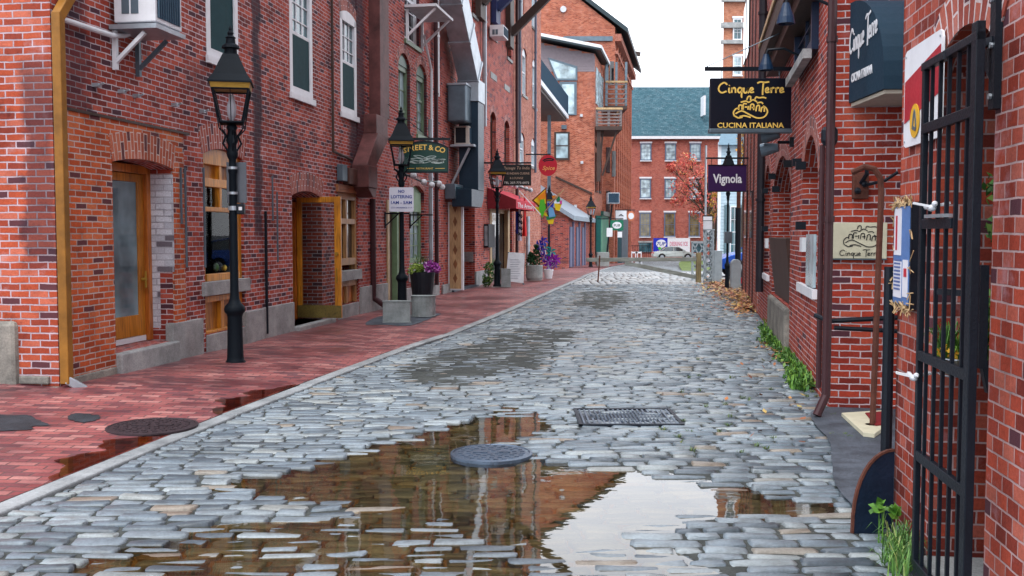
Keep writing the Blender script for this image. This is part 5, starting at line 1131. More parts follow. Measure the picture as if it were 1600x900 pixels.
# spot lights, gooseneck lamps
def spots(px, py): 
    x, z = H(px, py); t = thing('flood_lights', 'cluster of grey twin flood lights on the brick right of the black and gold sign', 'flood light', FM, x, 0, z)
    MB().box(-.06,.06,-.05,-.0,-.06,.06).tube([(0,-.05,0),(.0,-.2,0)], .02).build('mount', black_iron, t)
    for dx, dz in ((.0,.1),(-.1,-.06)):
        m = MB(); m.cyl((dx+.05,-.18,dz), (dx,-.34,dz-.02), .05, 12, .085); m.cyl((dx,-.34,dz-.02),(dx-.01,-.4,dz-.03), .085, 12, .08); m.build('lamp_head', galv_dark, t)
spots(1240, 222)
def gooseneck(px, py, label, s=1.0):
    x, z = H(px, py, -.42); t = thing('gooseneck_lamp', label, 'wall lamp', FM, x, -.42, z, 'blue gooseneck lamps over the timber ledge')
    MB().tube([(0.,.42,.05),(0,.2,.16),(0,.02,.15),(0,0,.1)], .015).build('arm', black_iron, t); m = MB(); m.lathe([(.03,.1),(.04,.07),(.1*s,-.03),(.115*s,-.09),(.105*s,-.09),(.03,.04)], (0,0,0), 14); m.build('shade', paint('lamp_blue', (.01,.03,.07), .35), t)
gooseneck(1228, 22, 'nearer blue gooseneck lamp on the dark timber ledge', .75); gooseneck(1197, 98, 'farther blue gooseneck lamp on the dark timber ledge', .8)
# hanging signs ------------------------------------------------------
navy = paint('sign_navy', (.004,.006,.014), .35, 0, .1, 5, .05); goldp = paint('sign_gold', (.78,.52,.12), .45, .0, .1, 9, .05)
Yc = 12.6; x0, z1 = at(1110, 122, Yc); x1, z0 = at(1236, 208, Yc)
t = thing('hanging_sign', 'black rectangular hanging sign with gold lettering on a long bar, largest sign on the right', 'sign', W0, x0, Yc, z0, 'hanging shop signs'); w, h = x1-x0, z1-z0
MB().box(0, w, 0, .07, .03, h).build('board', navy, t, bevel=.006); MB().box(-.01, w+.01, -.03, .09, 0, .055).build('trim', galv_dark, t, bevel=.01)
script_ct(t, w*.09, h*.73, w*.83, goldp, -.001, w=.15); emblem(t, w*.3, h*.27, w*.4, goldp, -.001, .07); text(t, 'CUCINA ITALIANA', w*.5, h*.145, h*.095, -.003, goldp, bold=.02, width=w*.82)
xb0, zb = at(1102, 107, Yc); xb1, _ = at(1247, 107, Yc); _, ztop = at(1246, 38, Yc)
MB().bar((0-(x0-xb0),.035,zb-z0), (xb1-x0,.035,zb-z0), .03, .05).box(xb1-x0-.02, xb1-x0+.01, .02, .05, zb-z0-.15, ztop-z0).build('bracket_arm', black_iron, t)
MB().cyl((-.06,.035,zb-z0+.02), (xb1-x0,.035,ztop-z0), .006, 5).cyl((.15,.035,h),(.15,.035,zb-z0),.006,5).cyl((w-.15,.035,h),(w-.15,.035,zb-z0),.006,5).build('stay_wire', galv_dark, t)
Yv = 23.6; x0, z1 = at(1107, 258, Yv); x1, z0 = at(1166, 299, Yv); purple = paint('sign_purple', (.035,.012,.07), .4, 0, .1, 5, .05)
t = thing('hanging_sign', 'small purple hanging sign with a white name, below the black and gold sign', 'sign', W0, x0, Yv, z0, 'hanging shop signs'); w, h = x1-x0, z1-z0
MB().box(0, w, 0, .06, 0, h).build('board', purple, t, bevel=.005); MB().box(-.012, w+.012, -.01, .07, -.012, .012).box(-.012, w+.012, -.01, .07, h-.012, h+.012).build('trim', navy, t)
text(t, 'Vignola', w*.5, h*.5, h*.34, -.004, white_paint, bold=.035, width=w*.76)
zb = at(1107, 247, Yv)[1]; MB().bar((-.05,.03,zb-z0), (w+.05,.03,zb-z0), .03, .04).cyl((.08,.03,h),(.08,.03,zb-z0),.008,5).cyl((w-.08,.03,h),(w-.08,.03,zb-z0),.008,5).build('bracket_arm', black_iron, t)
# awning on the front face --------------------------------------------
FMF = Frame(2.9, 9.0, 1, -.187); Hf = FMF.hit
x0, zt = Hf(1329, 5); zb = Hf(1329, 161)[1]; h = zt-zb
t = thing('awning', 'dark navy curved entrance awning with white script lettering on its side', 'awning', FMF, x0, 0, zb, rz=math.atan(.187)-.02)
navyf = paint('navy_fabric', (.006,.03,.055), .7, 0, .15, 4, .2); dp = .88; n = 10
prof = [(.4, 0), (.4, h)]+[(-dp*math.sin(math.pi/2*k/n)-.004, h*.12+(h*.88)*math.cos(math.pi/2*k/n)) for k in range(n+1)]+[(-dp-.004, 0)]
m = MB(); m.prism_x(prof, 0, 1.5); m.build('canopy', navyf, t)
MB().box(.02, 1.48, -dp+.02, .1, -.035, -.004).build('soffit', paint('awning_soffit', (.5,.46,.38), .7), t)
# lettering lies on the side panel (plane x=0): build in x,z then turn to face -x
def side_letters(fn):
    o = fn(); o.rotation_euler = (0, 0, R(-90)); o.location = (-.004, -.03, 0); return o
side_letters(lambda: script_ct(t, -.02, h*.48, dp*.82, white_paint, 0, w=.2, dz=.08, zs=1.9))
side_letters(lambda: text(t, 'CUCINA ITALIANA', dp*.36, h*.235, .075, 0, white_paint, bold=.03, width=dp*.62))
# white board
x0, zt = Hf(1298, 348); x1, zb = Hf(1384, 404); w, h = x1-x0, zt-zb
t = thing('wall_sign', 'cream wall board with a line drawing and dark script name on the brick pier', 'sign', FMF, x0, 0, zb)
MB().box(-.0, w, -.045, -.003, 0, h).build('board', paint('cream_board', (.6,.57,.42), .5, 0, .25, 5), t, bevel=.004); MB().box(-.008, .0, -.05, -.002, -.008, h+.004).box(-.008, w+.004, -.05, -.002, -.012, -.001).build('edge', galv_dark, t)
emblem(t, w*.24, h*.32, w*.6, black_iron, -.046, .04); script_ct(t, w*.15, h*.08, w*.72, black_iron, -.046, w=.1)
x0, zt = Hf(1281, 402, -.1); 
# lantern bracket
x0, zt = Hf(1331, 270); x1, zb = Hf(1355, 311); t = thing('wall_lantern', 'rusty black iron lantern bracket on the brick pier above the cream board', 'wall lamp', FMF, (x0+x1)/2, 0, zb); w, h = (x1-x0)/2, zt-zb
MB().box(-w, w, -.08, -.003, 0, h).build('back_box', rust, t, bevel=.008); MB().tube([(0,-.08,h*.6),(.03,-.2,h*.9),(.02,-.22,h*1.25)], .018).tube([(.03,-.09,h*.5),(.18,-.22,h*.65),(.28,-.25,h*.95)], .014).ball((-.03,-.1,h*.3), .03).ball((.03,-.1,h*.55), .03).build('arms', black_iron, t)
# rusty crook pipe
xp, zb_ = at(1363, 672, 8.0); t = thing('bent_pipe', 'tall rusty pipe bent over at the top like a cane in the brick alcove', 'pipe', W0, xp, 8.0, .02)
zt = at(1375, 262, 8.0)[1]; xq = at(1377, 300, 8.0)[0]-xp; m = MB(); m.tube([(0,0,0),(xq,0,zt-.22),(xq-.01,0,zt-.1),(xq-.06,0,zt-.03),(xq-.13,.02,zt-.01),(xq-.2,.1,zt-.05)], .024, 9); m.build('tube', rust, t, smooth=False); MB().cyl((0,0,0),(0,0,.03),.06,10).build('foot', rust, t)
# handrail pipes
za = at(1290, 493, 8.7)[1]; a = Hf(1284, 490, -.15); b = Hf(1400, 480, -.15)
m = MB(); m.tube([(a[0]-.05,-.1,a[1]-.02),(a[0]+.05,-.22,a[1]-.06),(b[0],-.22,a[1]-.02)], .022, 8); m.tube([(a[0]+.1,-.22,a[1]-.12),(b[0],-.22,a[1]-.14)], .02, 8)
t = thing('handrail', 'pair of black horizontal pipes running across the brick pier', 'handrail', FMF, 0, 0, 0); m.build('rail', black_iron, t)
# door mat board
P = [gnd(1315,645,.05), gnd(1392,640,.05), gnd(1392,660,.05), gnd(1366,678,.05), gnd(1349,676,.05)]
t = thing('threshold_board', 'cream board with a dark red mat lying at the foot of the brick pier', 'board', W0, P[0][0], P[0][1], .02)
m = MB(); q = [(x-P[0][0], y-P[0][1]) for x, y in P]; 
def slabp(q, z0, z1): 
    mm = MB(); n = len(q); mm.add([(x,y,z0) for x,y in q]+[(x,y,z1) for x,y in q], [tuple(range(n,2*n))[::-1], tuple(range(n))]+[(i,(i+1)%n,n+(i+1)%n,n+i) for i in range(n)]); return mm
slabp(q, 0, .03).build('board', paint('cream_board', (0,0,0)), t)
R_ = [gnd(1352,645,.06), gnd(1388,642,.06), gnd(1388,662,.06), gnd(1368,664,.06)]; slabp([(x-P[0][0], y-P[0][1]) for x, y in R_], .032, .042).build('mat', paint('red_mat', (.2,.012,.015), .9), t)
# ================================================================== NEAR WALL
FN = Frame(2.105, 5.4, -.125, -1); Nb = thing('brick_building', 'near red brick building at the right edge with an iron gate', 'building', FN); H = FN.hit
da, db = H(1462, 300)[0], H(1552, 300)[0]; dzt = H(1556, 12)[1]; t_ = .42
m = MB(); m.wall(0, 7.5, -.3, 9, [(da, db, .02, dzt, .14)], t=t_); m.box(0, da-.1, t_+.002, 4, -.3, 8.99); m.box(db+.1, 7.5, t_+.002, 4, -.3, 8.99); m.box(da-.1, db+.1, 1.4, 4, -.3, 8.99); m.box(da-.1, db+.1, t_+.002, 1.4, dzt+.15, 8.99); m.box(0,.01,0,t_,-.3,8.99); m.build('wall', B_N, Nb)
MB().box(0, 7.5, -.3, 4.1, 9, 9.2).build('roof', asphalt, Nb)
voussoir(Nb, da, db, dzt-.14, .14, .22, B_ARCH2, ext=.01)
m = MB(); m.box(da, db, -.05, 1.3, -.1, .035); m.build('door_sill', granite, Nb, bevel=.01)
dk = paint('door_dark_green', (.008,.025,.022), .35); m = MB(); yy = .36; m.box(da, da+.07, yy, yy+.06, .04, dzt-.2); m.box(db-.07, db, yy, yy+.06, .04, dzt-.2); m.box(da+.07, db-.07, yy, yy+.06, dzt-.32, dzt-.22); m.box(da+.07, db-.07, yy, yy+.06, .04, .5); D = m.build('door', dk, Nb, bevel=.004)
MB().box(da+.07, db-.07, yy+.02, yy+.03, .5, dzt-.32).build('pane', glass_pane('green_glass', (.01,.04,.035), .05), D); MB().box(da+.16, da+.2, yy-.05, yy-.01, 1.05, 1.45).build('handle', galv, D)
m = MB(); m.tube([(.02,-.05,.0),(.02,-.05,1.42)], .03, 10); m.build('downpipe', black_iron, Nb)
# gate leaf standing open, parallel to the wall
yg = -.13; 
g0 = H(1441, 300, yg)[0]; g1 = H(1527, 300, yg)[0]; gt = H(1455, 100, yg)[1]; zc = [H(1478,p,yg)[1] for p in (190, 349, 572, 745)]; gb0 = .06
t = thing('iron_gate', 'tall black wrought iron gate of square bars standing open against the near brick wall', 'gate', FN, g0, yg, gb0)
w = g1-g0; gtop = H(1520, 40, yg)[1]; GT = t
ztl = gt-gb0; ztr = gtop-gb0
m = MB(); m.box(0, .035, -.013, .013, 0, ztl); m.box(w-.06, w, -.017, .017, -.04, ztr); m.bar((0,0,ztl), (w,0,ztl), .035, .035); 
for z in (zc[0]-gb0, zc[2]-gb0, zc[3]-gb0, .02): m.box(.036, w-.056, -.014, .014, z-.022, z+.022)
m.box(.036, w*.62, -.012, .012, zc[1]-gb0-.022, zc[1]-gb0+.022)
m.build('frame', black_iron, t, bevel=.003)
for k in range(5):
    x = w*(k+1)/6.1; MB().box(x-.008, x+.008, -.0075, .0075, .0, ztl-.01).build('bar', black_iron, t)
MB().box(w*.2, w*.55, -.03, .03, zc[1]-gb0+.025, zc[1]-gb0+.04).build('rest', galv, t)
def bird(z, label, x0=w*.3):
    b = thing('bird_ornament', label, 'ornament', FN, g0+x0, yg-.02, gb0+z); m = MB(); m.ball((0,0,.028), .02, 10, 6, 2.0, .9, .75); m.ball((.045,0,.045), .013, 8, 5); m.cyl((.055,0,.045),(.072,0,.043),.005,6,.001); m.cyl((-.03,0,.03),(-.08,0,.035),.009,6,.013); m.build('body', off_white, b, smooth=True)
    MB().bar((0,-.01,.035),(-.01,-.075,.05),.03,.01).bar((0,.01,.035),(-.01,.075,.05),.03,.01).build('wings', white_paint, b)
bird(zc[1]-gb0+.04, 'white bird ornament sitting on the short middle rail of the iron gate'); bird(H(1440,603,yg)[1]-gb0, 'white plastic tag like bird tied low on the gate bars', -.0)
# gate posts/hinge plates on the wall side
hz = bpy.data.objects.new('hinge', None); C.objects.link(hz); hz.parent = GT; hz.location = (H(1562,100)[0]-g0, -yg, H(1562,150)[1]-gb0); MB().box(-.03,.03,-.03,-.002,-.05,.42).bar((0,-.02,.22),(-.22,-.14,.2),.03,.03).prism([(-.18,.2),(0,.2),(0,.05)],-.03,-.02).build('plate', black_iron, hz)
for dz in (.0,.2,.38): MB().cyl((0,-.04,dz),(0,-.03,dz),.012,8).build('bolt', galv, hz)
hz = bpy.data.objects.new('hinge', None); C.objects.link(hz); hz.parent = GT; hz.location = (H(1540,560)[0]-g0, -yg, H(1540,575)[1]-gb0); MB().box(-.025,.025,-.035,-.002,0,.42).bar((0,-.02,.3),(-.2,-.13,.3),.025,.025).build('plate', black_iron, hz)
# red and white enamel sign
a = H(1411, 240, -.03); b = H(1473, 45, -.03); w = b[0]-a[0]; zlo = H(1411, 236, -.03)[1]; zhi = H(1473, 42, -.03)[1]; hh = zhi-zlo
zhi = (H(1411,86,-.03)[1]+H(1473,42,-.03)[1])/2; zlo = (H(1411,236,-.03)[1]+H(1460,212,-.03)[1])/2; hh = zhi-zlo
t = thing('wall_sign', 'white and red enamel sign with a yellow circle behind the top of the iron gate', 'sign', FN, a[0], -.03, zlo)
rp_ = [(c0+sx*(.04*math.cos(th)), c1+sz*(.04*math.sin(th))) for (c0,c1,sx,sz,ts) in ((w-.04,hh-.04,1,1,(0,45,90)),(.04,hh-.04,-1,1,(90,45,0)),(.04,.04,-1,-1,(0,45,90)),(w-.04,.04,1,-1,(90,45,0))) for th in map(R, ts)]
MB().prism(rp_, 0, .012).build('panel', white_paint, t)
MB().prism([(.02,hh*.25),(w-.015,hh*.42),(w-.015,hh*.86),(.02,hh*.68)], -.003, -.001).build('red_field', paint('enamel_red', (.42,.02,.035), .35, 0, .3, 6), t)
m = MB(); m.prism([(w*.35+.085*math.cos(2*math.pi*k/24), hh*.24+.085*math.sin(2*math.pi*k/24)) for k in range(24)], -.006, -.0035); m.build('yellow_disc', paint('enamel_yellow', (.75,.42,.03), .35), t)
m = MB(); m.ribbon([(w*.35-.03,hh*.24-.04),(w*.35,hh*.24+.05),(w*.35+.03,hh*.24-.04),(w*.35-.02,hh*.24-.03)], .018, -.009, -.0065); m.build('emblem', galv_dark, t)
for x, z in ((.03,.03),(w-.03,.03),(.03,hh-.03),(w-.03,hh-.03)): MB().cyl((x,-.004,z),(x,.0,z),.006,6).build('screw', galv, t)
# notice board with twigs
a = H(1406, 480); b = H(1438, 318); x0, x1 = a[0], b[0]; z0 = (H(1406,478)[1]+H(1438,484)[1])/2; z1 = (H(1406,322)[1]+H(1438,312)[1])/2; w, h = x1-x0, z1-z0
t = thing('notice_board', 'narrow notice case with blue and white papers framed by dry vines', 'notice board', FN, x0, 0, z0)
MB().box(0, w, -.04, -.002, 0, h).build('case', black_iron, t); MB().box(.02, w-.02, -.043, -.0405, .02, h-.02).build('backing', paint('poster_blue', (.1,.2,.45), .5, 0, .3, 8), t)
pw = paint('paper', (.66,.66,.72), .6, 0, .1); m = MB(); m.box(.035, w*.5, -.046, -.0435, h*.5, h*.95); m.box(.035, w*.55, -.046, -.0435, .05, h*.44); m.box(w*.62, w-.035, -.046, -.0435, .06, h*.46); P_ = m.build('paper', pw, t)
m = MB(); 
for k in range(9): m.box(.05, w*.5, -.048, -.0465, .09+k*h*.035, .1+k*h*.035)
m.build('print_lines', paint('print_blue', (.1,.15,.35), .5), t)
for q_ in ((.07, .1, -.048, -.0465, h*.55, h*.88), (w*.7, w*.85, -.048, -.0465, h*.3, h*.38)): MB().box(*q_).build('red_print', paint('print_red', (.5,.03,.05), .5), t)
m = MB(); r_ = random.Random(5)
for k in range(150):
    e = k % 4; u = r_.random(); p = {0:(u*w,z:=h),1:(u*w,0),2:(0,u*h),3:(w,u*h)}[e]
    if e > 1 and r_.random() < .6: continue
    q = Vector((p[0],-.04,p[1]+(.0))); d = Vector((r_.uniform(-1,1),r_.uniform(-.5,0),r_.uniform(-.8,.8)))*.05; m.cyl(q-d, q+d, .003, 4)
m.build('dry_vine', tan_wood, t)
# plants on the gate
def blades(m, c, n, L_, w, spread, r_, up=1.0, curve=.5):
    for _ in range(n):
        a = r_.uniform(0, 2*math.pi); d = Vector((math.cos(a), math.sin(a), 0)); s = Vector((-d.y, d.x, 0))*w; p = Vector(c)+Vector((r_.uniform(-1,1),r_.uniform(-1,1),0))*spread*.4
        l = L_*r_.uniform(.5,1.2); out = r_.uniform(.1, 1)*spread; P = [p, p+d*out*.35+Vector((0,0,l*.55*up)), p+d*out*.9+Vector((0,0,l*.85*up)), p+d*out*1.3+Vector((0,0,l*(.85-curve*.4)*up))]; W = [1,.8,.5,.02]
        vs = []; 
        for q, k in zip(P, W): vs += [q-s*k, q+s*k]
        m.add(vs, [(0,1,3,2),(2,3,5,4),(4,5,7,6)])
grass = leafmat('grass_blades', [(0,(.03,.1,.01)),(.5,(.07,.2,.02)),(1,(.16,.32,.03))]); leafg = leafmat('leafy_green', [(0,(.02,.08,.015)),(.6,(.06,.18,.03)),(1,(.2,.3,.05))]); yel = leafmat('yellow_flowers', [(0,(.6,.3,.02)),(1,(.75,.5,.04))])
r_ = random.Random(11)
x, z = H(1482, 585, .02); t = thing('hanging_basket', 'wire basket with spiky green plant and yellow flowers behind the gate bars', 'plant basket', FN, x, .02, z); t.scale = (.8,.8,.8)
m = MB(); 
for zz, rr in ((0,.07),(.06,.1),(.1,.11)): 
    for i in range(12): a, b = 2*math.pi*i/12, 2*math.pi*(i+1)/12; m.cyl((rr*1.4*math.cos(a),rr*math.sin(a)*.7,zz),(rr*1.4*math.cos(b),rr*math.sin(b)*.7,zz),.005,4)
m.build('wire', galv, t); m = MB(); m.ball((0,0,.05),.09,10,6,1.3,.6,.6); m.build('liner', rough_stone, t)
m = MB(); blades(m, (0,0,.08), 120, .22, .005, .16, r_, 1, .9); m.build('foliage', grass, t); leaf_cloud('flowers', [(.05,-.03,.12,.06)], 70, .016, yel, t, 3)
x, z = H(1525, 590); t = thing('door_plant', 'leafy plant with yellow flowers inside the doorway behind the gate', 'plant', FN, (da+db)/2, .2, H(1525,590)[1]-.1); m = MB(); m.lathe([(.08,0),(.12,.18),(.13,.18),(.11,.16)],(0,0,0),14); m.build('pot', black_iron, t)
leaf_cloud('foliage', [(0,0,.32,.15),(.05,-.04,.25,.12)], 500, .03, leafg, t, 4); leaf_cloud('flowers', [(.03,-.1,.24,.07)], 70, .016, yel, t, 5)
x, z = H(1540, 285); t = thing('door_wreath', 'dark green hanging plant high in the doorway', 'plant', FN, (da+db)/2+.05, .2, z-.15); leaf_cloud('foliage', [(0,0,.15,.13),(.02,0,-.02,.12)], 500, .022, leafg, t, 6); MB().cyl((0,0,.2),(0,0,dzt-.1-(z-.15)),.004,4).build('hook', black_iron, t)
# steel fin
yf = 5.25; P = [at(1391, 703, yf), at(1331, 845, yf)]; t = thing('corner_guard', 'dark blue steel fin with a curved edge standing against the near wall', 'guard', W0, P[1][0], yf, .0); w, h = P[0][0]-P[1][0]+.02, P[0][1]
pts = [(0,-.02)]+[(w*(1-math.cos(math.pi/2*k/10)**1.0)*1.0, h*math.sin(math.pi/2*k/10)**.85) for k in range(1,11)]+[(w,-.02)]
MB().prism(pts, -.008, .008).build('plate', paint('fin_blue', (.008,.02,.045), .45, .2, .5, 5, .4), t); MB().ribbon([(p[0],p[1]) for p in pts[:-1]], .012, -.012, .012, smooth=False).build('edge', rust, t)
# ------------------------------------------------------------------ weeds and leaves (stuff)
def weeds(name, spots, mat, n, L_, w, spread, curve=.5):
    m = MB(); r_ = random.Random(21)
    for (x, y) in spots: blades(m, (x, y, .0), n, L_, w, spread, r_, 1, curve)
    o = m.build(name, mat); return tag(o, kind='stuff')
r_ = random.Random(2); sp = []
for k in range(150):
    px, py = r_.choice([(1205,530),(1215,525),(1225,545),(1235,560),(1245,575),(1250,585),(1255,597),(1228,530),(1240,550),(1218,540),(1250,600)]); 
    px += r_.uniform(-10,10); py += r_.uniform(-10,10); x, y = gnd(px, py)
    if x < RB(y)-.02: sp.append((x, y))
sp += [gnd(1199,508), gnd(1196,515), gnd(1203,512)]
weeds('green_weeds', sp, grass, 9, .15, .012, .13, .9)
V = [(x+r_.uniform(-.1,.1), y+r_.uniform(-.15,.15)) for x, y in sp]; o = leaf_cloud('leafy_weeds', [(x, y, .06, .12) for x, y in V], 2600, .028, leafg, None, 8, .5); tag(o, kind='stuff')
sp = [gnd(1268,613), gnd(1275,620), gnd(1283,635), gnd(1292,640), gnd(1300,650), gnd(1340,662), gnd(1318,682), gnd(1327,685), gnd(1300,680), gnd(1262,620)]+[gnd(r_.uniform(1000,1300), r_.uniform(560,720)) for _ in range(26)]
weeds('joint_grass', sp, leafmat('dull_grass', [(0,(.03,.07,.015)),(.6,(.07,.13,.03)),(1,(.16,.16,.05))]), 12, .03, .004, .05)
sp = [gnd(r_.uniform(1395,1425), r_.uniform(850,905)) for _ in range(26)]; sp = [(min(x, RB(y)-.14), y) for x, y in sp]; weeds('wall_grass', sp, leafmat('wild_grass', [(0,(.03,.08,.015)),(.5,(.06,.17,.025)),(.85,(.14,.28,.05)),(1,(.3,.26,.1))]), 10, .15, .004, .12)
x, y = gnd(1372, 850); x = RB(y)-.25; t = thing('wild_plant', 'small leafy weed growing at the foot of the steel fin', 'plant', W0, x, y, 0); m = MB(); blades(m, (0,0,0), 5, .22, .004, .04, random.Random(3), 1, 0); m.build('stem', grass, t); leaf_cloud('foliage', [(-.02,0,.19,.035),(.06,0,.17,.03)], 40, .03, grass, t, 9)
def leaves(name, regions, n, mat, s):
    V = []; Fc = []; r = np.random.default_rng(4)
    for _ in range(n):
        P = regions[r.integers(len(regions))]; px, py = P[0]+r.normal(0,1)*P[2], P[1]+r.normal(0,1)*P[3]
        x, y = gnd(px, max(py,420)); 
        if x > RB(y)-.05 and y < 26: x = RB(y)-.05-r.uniform(0,.2)
        a = r.uniform(0,6.28); dx, dy = math.cos(a)*s*r.uniform(.6,1.3), math.sin(a)*s; tz = r.normal(0,.014); z = gz(y)+.012+abs(r.normal(0,.012))+P[4]*r.random(); k = len(V)
        V += [(x-dx,y-dy,z+tz), (x+dy*.6,y-dx*.6,z), (x+dx,y+dy,z-tz+.008), (x-dy*.6,y+dx*.6,z+.004)]; Fc.append((k,k+1,k+2,k+3))
    me = bpy.data.meshes.new(name); me.from_pydata(V, [], Fc); me.materials.append(mat); o = bpy.data.objects.new(name, me); C.objects.link(o); return tag(o, kind='stuff')
fall = leafmat('fallen', [(0,(.1,.035,.02)),(.35,(.25,.08,.035)),(.6,(.45,.17,.05)),(.85,(.55,.36,.12)),(1,(.3,.3,.06))])
leaves('fallen_leaves', [(1130,450,18,5,.12),(1150,462,14,6,.12),(1165,470,10,5,.15),(1140,458,22,7,.05),(1175,478,8,5,.1),(1120,446,10,4,.06),(1160,480,14,6,.03)], 3400, fall, .055)
leaves('scattered_leaves', [(1205,540,10,6,0),(1220,555,12,8,0),(1130,480,40,10,0),(1250,560,60,60,0)], 220, fall, .035)
# ================================================================== STREET LAMPS
def lamp(label):
    t = thing('street_lamp', label, 'street lamp', W0, 0, 0, 0, 'black lantern street lamps')
    m = MB(); m.lathe([(.13,0),(.13,.04),(.105,.08),(.1,.12),(.095,.3),(.09,.62),(.1,.66),(.125,.69),(.13,.72),(.118,.76),(.08,.8),(.06,.85),(.052,.95),(.047,2.0),(.044,2.42),(.055,2.45),(.055,2.49),(.044,2.52),(.044,2.6),(.06,2.63),(.07,2.68),(.055,2.73),(.05,2.78),(.075,2.84),(.06,2.9),(.05,2.96),(.07,3.0),(.04,3.05)], n=20)
    m.build('post', lamp_black, t, smooth=True); m = MB()
    for k in range(4):
        a = math.pi/2*k+.4; c, s = math.cos(a), math.sin(a); m.tube([(c*.05,s*.05,2.7),(c*.11,s*.11,2.8),(c*.07,s*.07,2.9),(c*.12,s*.12,2.97)], .013, 6)
    for k in range(4): a = math.pi/4+math.pi/2*k+.2; c, s = math.cos(a), math.sin(a); m.tube([(c*.06,s*.06,2.86),(c*.2,s*.2,2.98),(c*.31,s*.31,3.5)], .008, 5)
    m.build('scroll_arm', lamp_black, t)
    off = math.pi/4+.2; q2 = math.sqrt(2)
    def sq(r, z): return [(r*q2*math.cos(off+math.pi/2*i), r*q2*math.sin(off+math.pi/2*i), z) for i in range(4)]
    m = MB(); b, u = sq(.13, 3.06), sq(.215, 3.46)
    for i in range(4): m.cyl(b[i], u[i], .013, 6); m.cyl(b[i], b[(i+1)%4], .015, 6); m.cyl(u[i], u[(i+1)%4], .015, 6); m.cyl([(b[i][k]+b[(i+1)%4][k])/2 for k in range(3)], [(u[i][k]+u[(i+1)%4][k])/2 for k in range(3)], .006, 5)
    vs = sq(.14, 3.04)+sq(.14, 3.055); m.add(vs, [(0,1,2,3),(7,6,5,4)]); 
    Ln = m.build('lantern_frame', lamp_black, t)
    m = MB(); b, u = sq(.128, 3.07), sq(.21, 3.45); m.add(b+u, [(i,(i+1)%4,4+(i+1)%4,4+i) for i in range(4)]); m.build('glass', lamp_glass, Ln)
    m = MB(); m.lathe([(.02,3.06),(.03,3.1),(.055,3.16),(.06,3.26),(.035,3.34),(.03,3.4)], n=12); m.build('bulb', off_white, Ln, smooth=True)
    m = MB(); vs = sq(.225,3.465)+sq(.238,3.53); m.add(vs, [(i,(i+1)%4,4+(i+1)%4,4+i) for i in range(4)]+[(3,2,1,0)]); m.build('gold_band', gold, Ln)
    m = MB(); vs = sq(.26,3.53)+sq(.26,3.55)+sq(.2,3.64)+sq(.09,3.9); m.add(vs, [(3,2,1,0)]+[(j*4+i,j*4+(i+1)%4,j*4+4+(i+1)%4,j*4+4+i) for j in range(3) for i in range(4)]+[(12,13,14,15)])
    m.lathe([(.08,3.88),(.075,3.97),(.11,3.98),(.1,4.01),(.06,4.04),(.055,4.1),(.065,4.11),(.03,4.14),(.04,4.17),(.018,4.2),(.022,4.22),(.004,4.26)], n=14); m.build('cap', lamp_black, Ln)
    return t
L0 = lamp('nearest street lamp, left of the others, in front of the yellow shop window')
spots_ = [((368,565), .03, None), (628, 19.7, 'second nearest street lamp, rising behind the granite blocks with the white notice plate'), (777, 29.4, 'third street lamp, beside the red awning and the menu board'),
          (858, 48.0, 'street lamp half hidden behind the colourful kite'), (923, 56.0, 'farthest full street lamp, in front of the low shed doors')]
x, y = gnd(368, 565, .05); L0.location = (x, y, .0); L0.scale = (.97,.97,.956)
for px, Y, lb in spots_[1:]:
    c = copy_tree(L0); c.location = (at(px, 400, Y)[0], Y, gz(Y)+.03); c['label'] = lb; c.rotation_euler.z = rng.uniform(-.1,.1)
for px, Y, lb in ((1136.5, 27.5, 'street lamp on the right whose pointed cap shows above the small purple sign'), (951, 74.0, 'small distant street lamp among the far left shop signs')):
    c = copy_tree(L0); c.location = (at(px, 400, Y)[0], Y, gz(Y)+.02); c['label'] = lb; c.scale = (.62,.62,.956)
# plate on lamp one
lx, ly = L0.location.x, L0.location.y
t = thing('sign_plate', 'blank dark grey back of a metal sign plate behind the nearest lamp post', 'sign', W0, lx, ly, 1.97); MB().box(-.09,.15,.055,.065,0,.49).build('plate', paint('plate_back', (.11,.12,.14), .5, .4), t, bevel=.002); m = MB(); m.lathe([(.056,.1),(.06,.1),(.06,.13),(.056,.13)]); m.lathe([(.056,.4),(.06,.4),(.06,.43),(.056,.43)]); m.build('strap', galv, t)
t = thing('control_box', 'small black box strapped to the nearest lamp post under the sign plate', 'box', W0, lx, ly, 1.83); MB().box(.05,.14,-.05,.04,0,.13).build('case', black_iron, t, bevel=.01); MB().box(.08,.12,-.054,-.051,.05,.09).build('sticker', white_paint, t); m = MB(); m.lathe([(.05,.05),(.062,.05),(.062,.1),(.05,.1)]); m.build('strap', galv, t)
# NO LOITERING
Y = 19.6; x0, z1 = at(609, 293, Y); x1, z0 = at(647, 331, Y); w, h = x1-x0, z1-z0; blue = paint('print_navy', (.01,.04,.25), .5, 0, 0)
t = thing('notice_plate', 'white metal notice plate with blue no loitering lettering on the second lamp post', 'sign', W0, x0, Y-.03, z0)
MB().prism([(.02,0),(w-.02,0),(w,.02),(w,h-.02),(w-.02,h),(.02,h),(0,h-.02),(0,.02)], -.06, -.052).build('plate', paint('sign_white', (.6,.62,.72), .4, 0, .1), t)
text(t, 'NO', w/2, h*.84, h*.12, -.063, blue, bold=.03, width=w*.26); text(t, 'LOITERING', w/2, h*.62, h*.13, -.063, blue, bold=.03, width=w*.86); text(t, '1AM - 5AM', w/2, h*.38, h*.13, -.063, blue, bold=.03, width=w*.86); text(t, 'CITY ORDINANCE 17-19', w/2, h*.17, h*.06, -.063, blue, width=w*.86)
